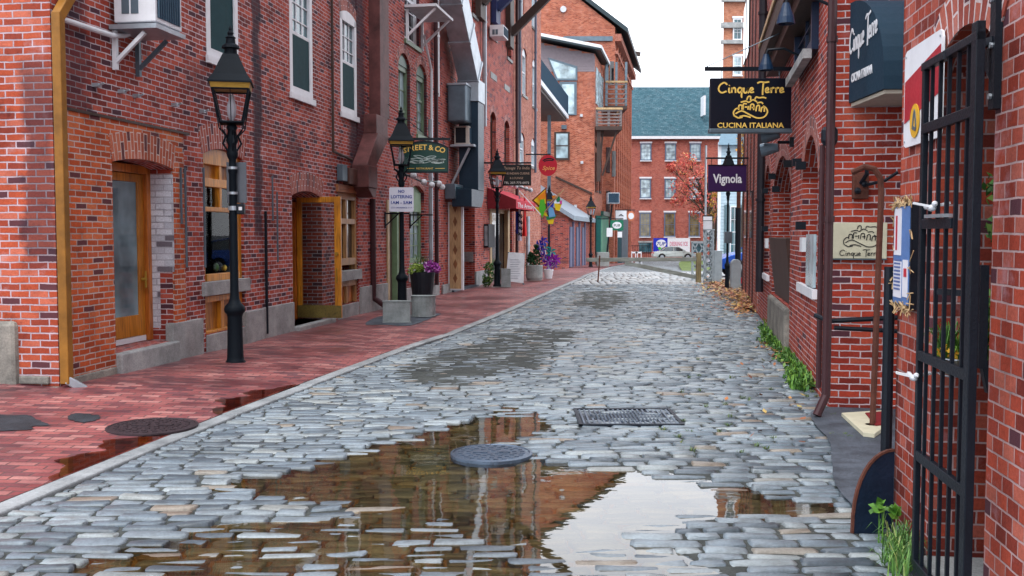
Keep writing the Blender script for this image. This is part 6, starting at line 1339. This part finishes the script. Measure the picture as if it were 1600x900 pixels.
# STREET & CO sign
Y = 20.6; x0, z1 = at(634, 220, Y); x1, z0 = at(700, 269, Y); w, h = x1-x0, z1-z0; green = paint('sign_green', (.008,.05,.04), .4, 0, .15)
t = thing('hanging_sign', 'dark green hanging sign with an arched top, gold letters and a drawing of white fish', 'sign', W0, x0, Y, z0, 'hanging shop signs')
top = arc(-.1, w, h*.78, h*.2, 10); MB().prism([(-.1,0),(w,0)]+top[::-1], 0, .06).build('board', green, t); m = MB(); m.ribbon([(-.1,0),(w,0)]+top[::-1]+[(-.1,0)], .03, -.012, .07, smooth=False); m.build('trim', black_iron, t)
for ch, fx, fz in (('S',-.02,.7),('T',.06,.74),('R',.16,.77),('E',.26,.79),('E',.355,.8),('T',.45,.8),('&',.6,.79),('C',.75,.745),('O',.87,.71)): text(t, ch, w*fx, h*fz, h*.17, -.004, goldp, bold=.03)
text(t, 'RESTAURANT', w*.45, h*.12, h*.06, -.004, goldp, width=w*.4); MB().ribbon([(w*.03,h*.12),(w*.2,h*.12)], .01, -.003, 0, False).ribbon([(w*.7,h*.12),(w*.92,h*.12)], .01, -.003, 0, False).build('gold_rule', goldp, t)
m = MB(); r_ = random.Random(4)
for k in range(16):
    cx = w*(.1+.75*r_.random()); cz = h*(.3+.3*(1-abs(cx/w-.45)*2)*r_.random()); L_ = .13; dz = r_.uniform(-.03,.03); m.ribbon([(cx-L_,cz-dz),(cx,cz+.03),(cx+L_,cz+dz),(cx,cz-.02),(cx-L_,cz-dz)], .009, -.004, -.001)
m.build('fish_drawing', paint('sign_silver', (.5,.62,.6), .4, 0, 0), t)
zb = at(640, 217, Y)[1]-z0; MB().bar((-.6,.03,zb),(w+.05,.03,zb),.04,.05).cyl((.1,.03,h*.9),(.1,.03,zb),.008,5).cyl((w-.1,.03,h*.8),(w-.1,.03,zb),.008,5).cyl((-.6,.03,zb+.9),(w*.6,.03,zb),.007,4).build('bracket_arm', black_iron, t)
# Passage to India
Y = 30.2; x0, z1 = at(784, 257, Y); x1, z0 = at(830, 290, Y); w, h = x1-x0, z1-z0; brown = paint('sign_brown', (.008,.007,.007), .4, 0, .1); cream_p = paint('print_tan', (.42,.28,.2), .5, 0, 0)
t = thing('hanging_sign', 'black rectangular hanging sign with four lines of tan lettering beside the third lamp', 'sign', W0, x0, Y, z0, 'hanging shop signs'); MB().box(0, w, 0, .06, 0, h).build('board', brown, t, bevel=.005)
text(t, 'Passage To India', w/2, h*.84, h*.14, -.003, cream_p, shear=.25, width=w*.88); text(t, 'FINE INDIAN CUISINE', w/2, h*.58, h*.1, -.003, cream_p, width=w*.88, bold=.01); text(t, '& LOUNGE', w/2, h*.36, h*.1, -.003, cream_p, width=w*.45); text(t, 'TEL 207-775-0072', w/2, h*.14, h*.1, -.003, paint('print_pale', (.7,.65,.6), .5, 0, 0), width=w*.86)
MB().bar((-.9,.03,h+.05),(w,.03,h+.05),.04,.05).build('bracket_arm', black_iron, t)
# red round sign
Y = 39; cx, cz = at(856, 260, Y); r_x = at(871, 260, Y)[0]-cx; t = thing('hanging_sign', 'round red hanging sign with a pale script name and a curled black motif', 'sign', W0, cx, Y, cz-r_x, 'hanging shop signs')
m = MB(); m.prism([(r_x*.97*math.cos(2*math.pi*k/32), r_x*1.1+r_x*1.1*math.sin(2*math.pi*k/32)) for k in range(32)], 0, .08); m.build('disc', paint('sign_red', (.5,.012,.03), .4, 0, .15), t)
m = MB(); m.ribbon([(-.2,r_x*1.6),(-.05,r_x*1.78),(.12,r_x*1.8),(.25,r_x*1.65)], .05, -.006, 0).ribbon([(-.15,r_x*1.5),(.0,r_x*1.62),(.2,r_x*1.6)], .04, -.006, 0); m.build('motif', black_iron, t)
text(t, 'Spice', .03, r_x*.85, r_x*.42, -.006, paint('print_yellow', (.75,.35,.1), .5, 0, 0), shear=.3, width=r_x*1.3, bold=.02); MB().bar((-.9,.04,r_x*2.2+.02),(.1,.04,r_x*2.2+.02),.04,.05).build('bracket_arm', black_iron, t)
# flag
Y = 33.5; xf, zt = at(816, 303, Y); zb = at(816, 376, Y)[1]; t = thing('flag', 'tall red white and blue banner flag with white lettering hanging by the doorway', 'flag', W0, xf, Y, zb); h = zt-zb
def cloth(x0, x1, z0, z1, amp, ph, taper=0):
    m = MB(); nx, nz = 5, 14; vs = []
    for j in range(nz+1):
        for i in range(nx+1):
            u, v = i/nx, j/nz; k = (v*taper) if taper else 0; x = x0+(x1-x0)*(u*(1-k)+.5*k); vs.append((x, amp*math.sin(u*7+v*3+ph), z0+(z1-z0)*v))
    return m.add(vs, [(j*(nx+1)+i, j*(nx+1)+i+1, (j+1)*(nx+1)+i+1, (j+1)*(nx+1)+i) for j in range(nz) for i in range(nx)])
cloth(.0, .16, .15, h, .04, 0, .8).build('red_stripe', paint('flag_red', (.62,.02,.02), .7, 0, .1), t); cloth(-.17, -.003, 0, h*.98, .04, 1, .8).build('white_stripe', paint('flag_white', (.55,.5,.6), .7, 0, .1), t); cloth(-.22, -.1, h*.15, h*.62, .03, 2).build('blue_stripe', paint('flag_blue', (.02,.03,.25), .7, 0, .1), t)
m = MB(); r_ = random.Random(9)
for k in range(4): z = h*(.12+.13*k); m.ribbon([(-.13,z),(-.03,z+.07),(-.02,z-.04),(-.12,z+.1)], .035, -.062, -.058)
m.build('lettering', black_iron, t); MB().cyl((-.1,0,h+.1),(.6,-.6,h*.55),.015,6).build('pole', white_paint, t)
# kite / pinwheel
Y = 35.5; c0 = at(853, 318, Y); t = thing('decorative_kite', 'bright yellow, green and blue butterfly kite spinner hung over the sidewalk', 'kite', W0, c0[0], Y, c0[1]-.6)
def K_(px, py): a = at(px, py, Y); return (a[0]-c0[0], a[1]-c0[1]+.6)
def patch(pxs, col, nm, y=0): MB().prism([K_(*p) for p in pxs][::-1], y-.008, y+.008).build(nm, col, t)
kc = {k: paint('kite_'+k, c, .6, 0, .05) for k, c in dict(orange=(.75,.25,.01), yellow=(.8,.6,.02), green=(.08,.5,.03), blue=(.02,.04,.5), sky=(.15,.4,.7), brown=(.15,.02,.01), pink=(.6,.05,.3), dgreen=(.01,.2,.08)).items()}
patch([(831,313),(854,292),(855,318),(848,330),(840,322)], kc['brown'], 'wing', .03); patch([(834,313),(852,296),(853,318),(842,320)], kc['yellow'], 'wing', 0); patch([(840,308),(852,298),(852,310),(845,316)], kc['orange'], 'wing_spot', -.03)
patch([(830,322),(848,325),(858,340),(840,332)], kc['yellow'], 'wing', .0); patch([(844,312),(850,311),(853,325),(847,341),(842,326)], kc['green'], 'wing', -.05); patch([(855,318),(866,312),(864,324),(856,322)], kc['blue'], 'wing', -.05)
patch([(856,322),(864,325),(868,338),(858,340)], kc['sky'], 'wing', -.05); patch([(866,318),(878,318),(874,330),(868,328)], kc['yellow'], 'wing', -.02); patch([(868,308),(874,306),(876,315),(870,316)], kc['dgreen'], 'wing', -.04); patch([(862,306),(868,305),(869,311),(864,312)], kc['orange'], 'wing', -.06)
patch([(853,338),(870,335),(867,341),(854,344)], kc['dgreen'], 'tail', -.03); patch([(855,344),(866,342),(864,350),(857,350)], kc['yellow'], 'tail', 0); patch([(874,314),(878,313),(878,319),(875,319)], kc['pink'], 'wing', -.05)
a, b = K_(850,332), K_(881,296); MB().cyl((a[0],-.1,a[1]),(b[0],-.1,b[1]),.02,6).cyl((K_(858,318)[0],-.12,K_(858,318)[1]),(K_(874,302)[0],-.12,K_(874,302)[1]),.02,6).build('stick', tan_wood, t)
a = K_(857, 352); MB().cyl((a[0],0,a[1]),(a[0],0,at(857,418,Y)[1]-c0[1]+.6),.03,6).build('pole', black_iron, t)
# purple pinwheel bouquet
Y = 34.5; c0 = at(857, 421, Y); t = thing('pinwheel_bouquet', 'white pot with blue, teal and purple foil pinwheels at the sidewalk edge', 'pinwheels', W0, c0[0], Y, .04); r_ = random.Random(8)
def Kp(px, py): a = at(px, py, Y); return a[0]-c0[0], a[1]-.04
MB().lathe([(.12,0),(.18,.3),(.18,.32),(.13,.3)], n=14).build('pot', white_paint, t)
cols = [kc['blue'], paint('foil_purple', (.3,.01,.45), .35), paint('foil_teal', (.01,.35,.35), .35), paint('foil_violet', (.1,.04,.4), .35)]
for px, py, ci, rr in ((843,383,0,.22),(849,377,0,.2),(846,392,3,.2),(852,389,2,.2),(861,394,2,.22),(864,404,1,.24),(856,408,1,.24),(849,402,3,.2),(869,406,1,.2),(858,414,1,.2),(866,414,3,.16)):
    x, z = Kp(px, py); m = MB(); y = r_.uniform(-.2,.2); ph = r_.random()
    for k in range(6): a = ph+math.pi/3*k; m.add([(x,y,z),(x+rr*math.cos(a),y-.05,z+rr*math.sin(a)),(x+rr*.6*math.cos(a+.7),y+.03,z+rr*.6*math.sin(a+.7))], [(0,1,2),(2,1,0)])
    w_ = m.build('pinwheel', cols[ci], t); MB().cyl((x,y,z),(0,0,.3),.008,4).build('stick', white_paint, w_)
# planters, blocks, pots
def on(px, py, Y): x, _ = at(px, py, Y); return x
t = thing('planter', 'round topped grey concrete planter with two small clipped conifers', 'planter', W0, on(835,430,33), 33.0, .04); w = (at(848,430,33)[0]-at(822,430,33)[0])/2
m = MB(); m.lathe([(w*.86,0),(w,.1),(w,.5),(w*.93,.52),(w*.85,.45)], n=20); m.build('tub', concrete, t)
for px, hh in ((829,.5),(838,.85)): x = at(px,400,33)[0]-t.location.x; sh = thing('conifer', 'small clipped conifer in the grey planter, the %s one' % ('taller' if hh > .6 else 'shorter'), 'shrub', W0, t.location.x+x, 33.0, .5); leaf_cloud('foliage', [(0,0,hh*k,.2*(1-k)+.04) for k in (.15,.3,.45,.6,.8)], 420, .04, paint('conifer_green', (.01,.05,.015), .7), sh, int(hh*10)); MB().cyl((0,0,-.1),(0,0,hh*.7),.02,6).build('stem', bark, sh)
gr2 = stone('granite_block', (.16,.19,.19), (.33,.37,.38), 12, .75, .5, .7)
def half_round(label, px0, px1, py, top, depth, round_side, Y=None):
    x0, y0 = gnd(px0, py, .04); x1, _ = gnd(px1, py, .04); zt = at(px0, top, y0)[1]; t = thing('granite_block', label, 'granite block', W0, x0, y0, .03, 'granite blocks around the lamp posts'); w = x1-x0; n = 10
    pts = [(0,0),(w,0)]+[(w, depth*.2)]+[(w/2+w/2*math.cos(math.pi*k/n), depth*.35+depth*.65*math.sin(math.pi*k/n)) for k in range(n+1)]+[(0,depth*.2)] if not round_side else [(w*.5-w*.5*math.cos(math.pi*k/n), -depth*.0+depth*.45-depth*.45*math.sin(math.pi*k/n)) for k in range(n+1)]+[(w,depth),(0,depth)]
    slabp(pts, 0, zt-.03).build('block', gr2, t, bevel=.012)
half_round('flat faced granite block in front of the second lamp post', 598, 641, 503, 471, .32, False)
half_round('granite block with a curved face right of the second lamp post', 641, 678, 494, 463, .42, True)
half_round('slim upright granite block at the foot of the third lamp', 783, 798, 448, 420, .25, False)
Y = 21.2; t = thing('flower_pot', 'black tapered flower pot behind the granite blocks', 'flower pot', W0, on(660,440,Y), Y, .05); r1 = (at(680,430,Y)[0]-at(640,430,Y)[0])/2; hh = at(660,425,Y)[1]-.05
m = MB(); m.lathe([(r1*.72,0),(r1*.98,hh*.93),(r1,hh*.93),(r1,hh),(r1*.9,hh),(r1*.86,hh*.9)], n=20); m.build('pot', paint('pot_black', (.015,.02,.028), .45), t)
p = thing('ornamental_kale', 'purple kale, lime leaves and dark grass growing in the black pot', 'plant', W0, t.location.x, Y, .05+hh); pur = leafmat('purple_kale', [(0,(.2,.02,.2)),(.6,(.42,.05,.42)),(1,(.6,.2,.6))])
leaf_cloud('kale_head', [(.16,-.05,.12,.14),(.26,0,.08,.12)], 420, .035, pur, p, 2); leaf_cloud('lime_leaves', [(-.16,-.08,.05,.14),(-.05,-.1,.08,.1)], 300, .035, leafmat('lime', [(0,(.1,.25,.03)),(1,(.45,.6,.12))]), p, 3); m = MB(); blades(m, (-.05,0,0), 40, .38, .008, .18, random.Random(2)); m.build('grass_blades', leafg, p)
r_ = random.Random(5); t = thing('potted_shrub', 'small dark shrub tucked beside the base of the third lamp', 'shrub', W0, on(763,440,29.5), 29.6, .04); leaf_cloud('foliage', [(0,0,.3,.22),(.02,0,.55,.16),(-.05,0,.12,.15)], 500, .04, leafg, t, 5); MB().cyl((0,0,0),(0,0,.5),.02,6).build('stem', bark, t)
# A-frame board
Y = 30.2; x0, _ = at(790,440,Y); x1, _ = at(820,440,Y); zt = at(800,394,Y)[1]; t = thing('sandwich_board', 'white sandwich board menu standing on the sidewalk by the third lamp', 'sandwich board', W0, (x0+x1)/2, Y, .05); w = (x1-x0)/2; h = zt-.05
m = MB(); m.add([(-w,-.25,.12),(w*.86,-.25,.05),(w,0,h*.97),(-w*.72,0,h)]+[(-w,-.22,.12),(w*.86,-.22,.05),(w,.03,h*.97),(-w*.72,.03,h)], [(0,1,2,3),(7,6,5,4),(0,4,5,1),(1,5,6,2),(2,6,7,3),(3,7,4,0)]); m.build('panel', off_white, t)
MB().bar((-w*.7,.0,h),(-w*.8,.3,.0),.04,.03).bar((w*.9,.0,h*.96),(w*.8,.3,0),.04,.03).bar((w*.88,-.24,.06),(w*.88,-.24,0),.04,.04).build('frame', galv_dark, t)
m = MB(); 
for k in range(9): z = h*(.2+.07*k); yy = -.25+.25*(z-.1)/(h-.1)-.006; m.box(-w*.55, w*(.3+.3*((k*37)%5)/5), yy-.002, yy, z, z+.012)
m.build('writing', paint('print_grey', (.3,.32,.4), .5), t)
# dark draped stand
Y = 31.5; x = on(826,420,Y)
# concrete block and far left clutter
Y = 57; x0 = on(933,410,Y); x1 = on(952,410,Y); t = thing('concrete_block', 'pale square concrete block beside the farthest shop lamp behind the barrier', 'concrete block', W0, x0, Y, gz(Y)+.03); MB().box(0, x1-x0, 0, .6, 0, at(940,395,Y)[1]-gz(Y)).build('block', concrete, t, bevel=.03)
Y = 64
for px, lb in ((992,'white folding chair, left of the pair by the far railing'), (998,'white folding chair, right of the pair by the far railing')):
    t = thing('folding_chair', lb, 'chair', W0, on(px,405,Y), Y, gz(Y), 'white chairs by the far railing'); MB().box(-.2,.2,-.2,.2,.42,.46).build('seat', white_paint, t); MB().box(-.2,-.16,.17,.2,.46,.9).box(.16,.2,.17,.2,.46,.9).box(-.16,.16,.17,.2,.78,.88).build('backrest', white_paint, t)
    for sx in (-1,1):
        for sy in (-1,1): MB().box(sx*.18-.02,sx*.18+.02,sy*.18-.02,sy*.18+.02,0,.42).build('leg', white_paint, t)
# storefront signs at far left
def fsign(label, px0, py0, px1, py1, Y, col, shape='rect', txt=None, tcol=None, cat='sign', ell=None, arm=True):
    x0, z1 = at(px0, py0, Y); x1, z0 = at(px1, py1, Y); w, h = x1-x0, z1-z0; t = thing('hanging_sign', label, cat, W0, x0, Y, z0, 'hanging shop signs')
    if shape == 'round': MB().prism([(w/2+w/2*math.cos(2*math.pi*k/24), h/2+h/2*math.sin(2*math.pi*k/24)) for k in range(24)], 0, .08).build('board', col, t)
    else: MB().box(0, w, 0, .08, 0, h).build('board', col, t)
    if ell: MB().prism([(w/2+w*.36*math.cos(2*math.pi*k/24), h/2+h*.33*math.sin(2*math.pi*k/24)) for k in range(24)], -.02, -.004).build('oval', ell, t)
    if txt: text(t, txt, w/2, h/2, h*.24, -.026, tcol or black_iron, width=w*.5, bold=.02)
    if arm: MB().bar((-.8,.04,h+.08),(w,.04,h+.08),.06,.06).build('bracket_arm', black_iron, t)
teal = paint('teal_front', (.02,.13,.12), .5)
fsign('green hanging sign with a white oval among the far left shops', 954,344,974,360,60, paint('shop_green', (.01,.16,.09), .4), ell=white_paint, txt='PUB', tcol=green)
fsign('tilted white hanging sign with a black letter a above the green oval sign', 962,329,979,343,62, white_paint, txt='A', arm=False)
fsign('round orange and white hanging sign at the end of the far left shops', 980,330,992,345,66, paint('shop_orange', (.6,.2,.1), .5), 'round', ell=white_paint)
fsign('small plain white sign under the green oval sign', 965,362,972,371,60, white_paint, arm=False)
fsign('larger plain white sign left of the green oval sign', 948,356,957,370,58, white_paint, arm=False)
x0, z1 = at(950,301,61); x1, z0 = at(968,318,61); t = ac('dark boxed air conditioner on a steel post high beside the far left shops', W0, x0, x1, 61, 62, z0, z1, galv); 
MB().bar((0,.5,-.02),(-.3,.5,-3),.1,.1).build('post', black_iron, t)
t = thing('shop_front', 'teal green timber shop front at the far end of the left side', 'shop front', FX, 1.0, -.35, gz(66))
MB().box(0,6.5,0,.33,-.2,3.3).build('panel', teal, t); m = MB()
for k in range(9): m.box(.1+k*.72, .32+k*.72, -.1, -.001, 0, 3.3)
m.build('pilaster', paint('mint_strip', (.15,.35,.25), .5), t); MB().box(-.1,6.6,-.2,.0,3.303,3.6).build('fascia', green, t)
t = thing('shop_front', 'dull teal boxed shop front beside the far brick building', 'shop front', FG, 2.5, -.35, gz(76)); MB().box(0,7,0,.33,-.2,3.6).build('panel', paint('teal_boards', (.06,.14,.17), .6), t); m = MB()
for k in range(8): m.box(.1+k*.9,.45+k*.9,-.08,-.001,0,3.4)
m.build('pilaster', galv_dark, t)
# ================================================================== BARRIER GATE
Yb = 32.6; gx0, gx1 = on(916,406,Yb), on(1092,406,Yb); zt = at(1000,405,Yb)[1]
t = thing('barrier_gate', 'weathered grey timber swing barrier with a diagonal brace closing the street', 'barrier', W0, gx1, Yb, 0); gwd = wood('weathered_gate', (.22,.24,.22), .7, .6, 'X')
MB().bar((gx0-gx1,0,zt-.02),(0,0,zt+.0),.1,.13).build('top_rail', gwd, t, bevel=.01); a = on(976,410,Yb)-gx1; MB().bar((a,-.0,zt-.12),(-.05,0,.16),.08,.13).build('diagonal_brace', gwd, t, bevel=.01)
MB().box(-.09,.07,-.08,.08,-.05,at(1092,395,Yb)[1]).build('post', wood('gate_post_wood', (.22,.17,.08), .7, .5), t, bevel=.01); a = on(937,400,Yb)-gx1; MB().cyl((a+.0,-.06,zt+.12),(a-.06,-.06,0),.025,8).build('prop_rod', rust, t)
Yl = 31.8; x = on(1107,400,Yl); zl = at(1107,360,Yl)[1]; t = thing('lattice_post', 'pale grey steel lattice post standing at the right end of the barrier', 'post', W0, x, Yl, 0); m = MB(); w = .12
for sx in (-w, w):
    for sy in (-w, w): m.box(sx-.025,sx+.025,sy-.025,sy+.025,0,zl)
for k in range(7):
    z0, z1 = zl*k/7, zl*(k+1)/7
    for yy in (-w-.02, w+.02): m.bar((-w,yy,z0),(w,yy,z1),.02,.035); m.bar((w,yy,z0),(-w,yy,z1),.02,.035)
    for xx in (-w-.02, w+.02): m.bar((xx,-w,z0),(xx,w,z1),.035,.02)
m.box(-w-.04,w+.04,-w-.04,w+.04,zl,zl+.04); m.build('lattice', paint('pale_steel', (.33,.4,.44), .5, .2), t)
MB().box(.16,.42,-.1,.2,0,zl*.62).build('side_panel', paint('pale_steel', (0,0,0)), t, bevel=.01)
t2 = thing('sign_post', 'thin grey pole with a small black and white plate and a blank white sign', 'sign', W0, x-.02, Yl+.5, 0); MB().cyl((0,0,0),(0,0,at(1105,225,Yl)[1]),.035,8).build('pole', galv, t2)
a = at(1103,345,Yl); b = at(1117,370,Yl); MB().box(a[0]-x+.02,b[0]-x+.02,-.06,-.04,b[1],a[1]).build('blank_sign', off_white, t2); a = at(1103,338,Yl); b = at(1117,344,Yl); MB().box(a[0]-x+.02,b[0]-x+.02,-.06,-.04,b[1],a[1]).build('street_plate', white_paint, t2); MB().box(a[0]-x+.0,b[0]-x+.04,-.05,-.03,b[1]-.04,a[1]+.04).build('plate_frame', black_iron, t2)
t = thing('steel_trellis', 'low pale steel lattice frame behind the left side of the lattice post', 'frame', W0, on(1096,400,34), 34, 0); m = MB(); zf = at(1096,374,34)[1]
for k in range(4):
    for xx in (-.25, .0): m.bar((xx-.06,0,zf*k/4*.9),(xx+.12,0,zf*(k+1)/4*.9),.02,.04); m.bar((xx+.12,0,zf*k/4*.9),(xx-.06,0,zf*(k+1)/4*.9),.02,.04)
m.box(-.32,.16,-.03,.03,zf*.9,zf*.94); m.box(-.34,-.3,-.03,.03,0,zf*.94); m.box(.1,.14,-.03,.03,0,zf*.94); m.build('lattice', paint('pale_steel', (0,0,0)), t)
# right side posts
Y = 29; x = on(1153,400,Y); t = thing('bollard_pole', 'thick black and brown pole against the end of the right hand wall', 'pole', W0, x, Y, 0); MB().cyl((0,0,0),(0,0,at(1153,325,Y)[1]),.085,12).build('lower_sleeve', black_iron, t); MB().cyl((0,0,at(1153,325,Y)[1]+.001),(0,0,at(1153,205,Y)[1]),.06,12).build('pole', rust, t); MB().lathe([(.14,0),(.14,.5),(.085,.62)]).build('base', black_iron, t)
Y = 28.3; x = on(1136.5,400,27.5); t = thing('meter_box', 'dark grey box fixed on the lamp post under the purple sign', 'box', W0, x, 27.5, at(1136,380,27.5)[1]); MB().box(-.1,.1,-.16,-.06,0,.32).build('case', galv_dark, t, bevel=.01)
Y = 27; x = on(1149,430,Y); zt = at(1149,405,Y)[1]; t = thing('utility_pedestal', 'pale grey utility pedestal with a rounded cap beside the leaf pile', 'utility box', W0, x, Y, 0); w = .13
m = MB(); m.prism([(w*math.cos(math.pi*k/12), zt-w+w*math.sin(math.pi*k/12)) for k in range(13)]+[(-w,0),(w,0)], -.1, .1); m.build('case', paint('pale_steel', (0,0,0)), t, bevel=.01); MB().box(.14,.2,-.1,.1,.25,.4).build('red_tag', paint('print_red', (0,0,0)), t)
# ================================================================== CARS
def car(label, X, Y, z, L_, col, flip=1, hatch=False, rz=0):
    t = thing('parked_car', label, 'car', W0, X, Y, z, rz=rz); pm = paint('car_'+label.split()[0], col, .22, .25, .05, 3, .02, spec=.6)
    s_ = L_/4.6; W = .86
    lo = [(-2.3,.32),(-2.32,.6),(-2.22,.86),(-1.5,.92),(1.15,.93),(1.95,.78),(2.28,.62),(2.3,.34)] if not hatch else [(-2.25,.34),(-2.3,.62),(-2.2,.95),(-1.3,1.0),(1.1,.98),(1.75,.85),(2.2,.66),(2.28,.36)]
    ro = [(-1.55,.92),(-.95,1.36),(-.2,1.43),(.45,1.38),(1.2,.93)] if not hatch else [(-2.15,.97),(-1.75,1.38),(-.9,1.52),(.2,1.48),(1.2,.97)]
    def prof(P, wa, wb, zref):
        m = MB(); n = len(P); vs = []
        for sy in (-1, 1):
            for x, zz in P: w = wa if zz <= zref else wa-(wa-wb)*min(1, (zz-zref)/.5); vs.append((x*s_*flip, sy*w, zz*s_))
        fs = [(i,(i+1)%n,n+(i+1)%n,n+i) for i in range(n)]+[tuple(range(n))[::-1], tuple(range(n,2*n))]; return m.add(vs, fs)
    # wheel arches: lower outline with notches
    wx = (-1.38, 1.4); out = lo[:-1]+[(2.3,.34)]
    bot = []
    for c in wx[::-1]: bot += [(c+.38*math.cos(a), .32+.36*math.sin(a)) for a in [math.pi*k/8 for k in range(9)]]
    P = lo+bot; m = prof(P, W, W*.93, .6); B = m.build('body', pm, t, bevel=.03)
    g = prof(ro, W*.9, W*.68, .93); G = g.build('glasshouse', glass_pane('car_glass', (.015,.03,.04), .05), t)
    r2 = [(x*.86+(-.03), z_+.012) for x, z_ in ro[1:-1]]; m = prof(ro[1:-1]+[(x, z_-.05) for x, z_ in ro[1:-1]][::-1], W*.72, W*.7, 1.3); m.build('roof', pm, t, bevel=.02)
    m = MB()
    for sy in (-1, 1):
        for (a, b) in ((ro[0],ro[1]),(ro[-1],ro[-2]),((-.1,.93),(-.12,1.42))): m.bar((a[0]*s_*flip, sy*W*.9*1.01, a[1]*s_), (b[0]*s_*flip, sy*W*.71*1.0, b[1]*s_), .06, .05)
    m.build('pillar', pm, t)
    for c in wx:
        for sy in (-1, 1):
            w = MB().cyl((c*s_*flip, sy*(W-.2), .32*s_), (c*s_*flip, sy*(W+.005), .32*s_), .32*s_, 22).build('wheel', paint('tyre', (.012,.012,.013), .8), t, bevel=.02)
            m = MB(); m.cyl((c*s_*flip, sy*(W+.0), .32*s_), (c*s_*flip, sy*(W+.015), .32*s_), .2*s_, 16)
            m.build('rim', galv, w)
    for sy in (-.6, .6): MB().box(min(2.2*s_*flip,2.31*s_*flip), max(2.2*s_*flip,2.31*s_*flip), sy-.16, sy+.16, .56*s_, .7*s_).build('headlight', off_white, t); MB().box(min(-2.33*s_*flip,-2.2*s_*flip), max(-2.33*s_*flip,-2.2*s_*flip), sy-.16, sy+.16, .66*s_, .82*s_).build('tail_light', paint('lamp_red', (.4,.01,.01), .3), t)
    MB().box(.9*s_*flip-.06, .9*s_*flip+.06, -W-.14, -W, .9*s_, 1.02*s_).build('mirror', pm, t, bevel=.02); m = MB()
    for x in (-.95, .02, .98): m.box(x*s_*flip-.006, x*s_*flip+.006, -W-.004, -W-.0, .4, .9)
    m.build('door_seam', black_iron, t); return t
Y = 108; x = (at(1020,400,Y)[0]+at(1085,400,Y)[0])/2; car('silver sedan parked across the end of the street before the far brick building', x, Y, gz(Y), 4.6, (.38,.43,.42))
Y = 36.5; x0 = on(1111,430,Y); car('blue hatchback parked behind the lattice post and leaf pile at right', x0+2.25, Y+.3, 0, 4.4, (.01,.08,.42), -1, True)
# banner and ramp of the far building
Y = 115.5; x0, z1 = at(1021,372,Y); x1, z0 = at(1078,395,Y); xm = at(1043,380,Y)[0]; w, h = x1-x0, z1-z0
t = thing('banner', 'long blue and white advertising banner with a white oval behind the silver car', 'banner', W0, x0, Y, z0); MB().box(0,xm-x0,0,.08,0,h).build('blue_panel', paint('banner_blue', (.01,.03,.45), .4), t); MB().box(xm-x0+.01,w,0,.08,0,h).build('white_panel', white_paint, t)
MB().prism([((xm-x0)*.55+(xm-x0)*.36*math.cos(2*math.pi*k/24), h*.62+h*.28*math.sin(2*math.pi*k/24)) for k in range(24)], -.03, -.001).build('oval', white_paint, t); text(t, '7UP', (xm-x0)*.55, h*.62, h*.25, -.035, blue, bold=.03, shear=.2)
MB().prism([((xm-x0)*.3,h*.3),((xm-x0)*.55,h*.12),((xm-x0)*.8,h*.1),((xm-x0)*.45,h*.42)], -.03, -.001).build('green_shape', kc['green'], t); MB().box((xm-x0)*.25,(xm-x0)*.85,-.03,-.001,.02,h*.13).build('red_shape', kc['orange'], t)
text(t, 'DEERING ICE', xm-x0+(x0+w-xm)/2+.0, h*.62, h*.28, -.01, paint('print_pink', (.6,.15,.25), .5), width=(w-(xm-x0))*.8, bold=.02)
Y = 112; t = thing('iron_railing', 'dark iron railing in front of the basement window of the far brick building', 'railing', W0, on(985,400,Y), Y, gz(Y)); w = on(1016,400,Y)-on(985,400,Y); m = MB()
for k in range(12): x = w*k/11; m.box(x-.02,x+.02,-.02,.02,0,1.6)
m.box(0,w,-.02,.02,1.5,1.56); m.build('rail', black_iron, t)
# overhead: none. ------------------------------------------------ put every Empty of a thing at its own base
bpy.context.view_layer.update()
for o in [o for o in bpy.data.objects if o.parent is None and o.type == 'EMPTY']:
    ch = [c for c in o.children]
    if not ch: continue
    pts = [c.matrix_world @ Vector(b) for c in o.children_recursive if c.type == 'MESH' for b in c.bound_box]
    lo = Vector((min(p.x for p in pts), min(p.y for p in pts), min(p.z for p in pts))); hi = Vector((max(p.x for p in pts), max(p.y for p in pts), max(p.z for p in pts)))
    p = o.matrix_world.translation
    if all(lo[i]-.3 <= p[i] <= hi[i]+.3 for i in (0, 1)): continue
    c = Vector(((lo.x+hi.x)/2, (lo.y+hi.y)/2, max(lo.z, gz((lo.y+hi.y)/2)) if lo.z < 1 else lo.z)); R0 = o.matrix_world.to_3x3().inverted(); d = R0 @ (p-c)
    for k in ch: k.location = k.location+d
    o.location = c
for o in bpy.data.objects:
    if o.type == 'MESH' and o.parent is None and 'kind' not in o: o['kind'] = 'structure'
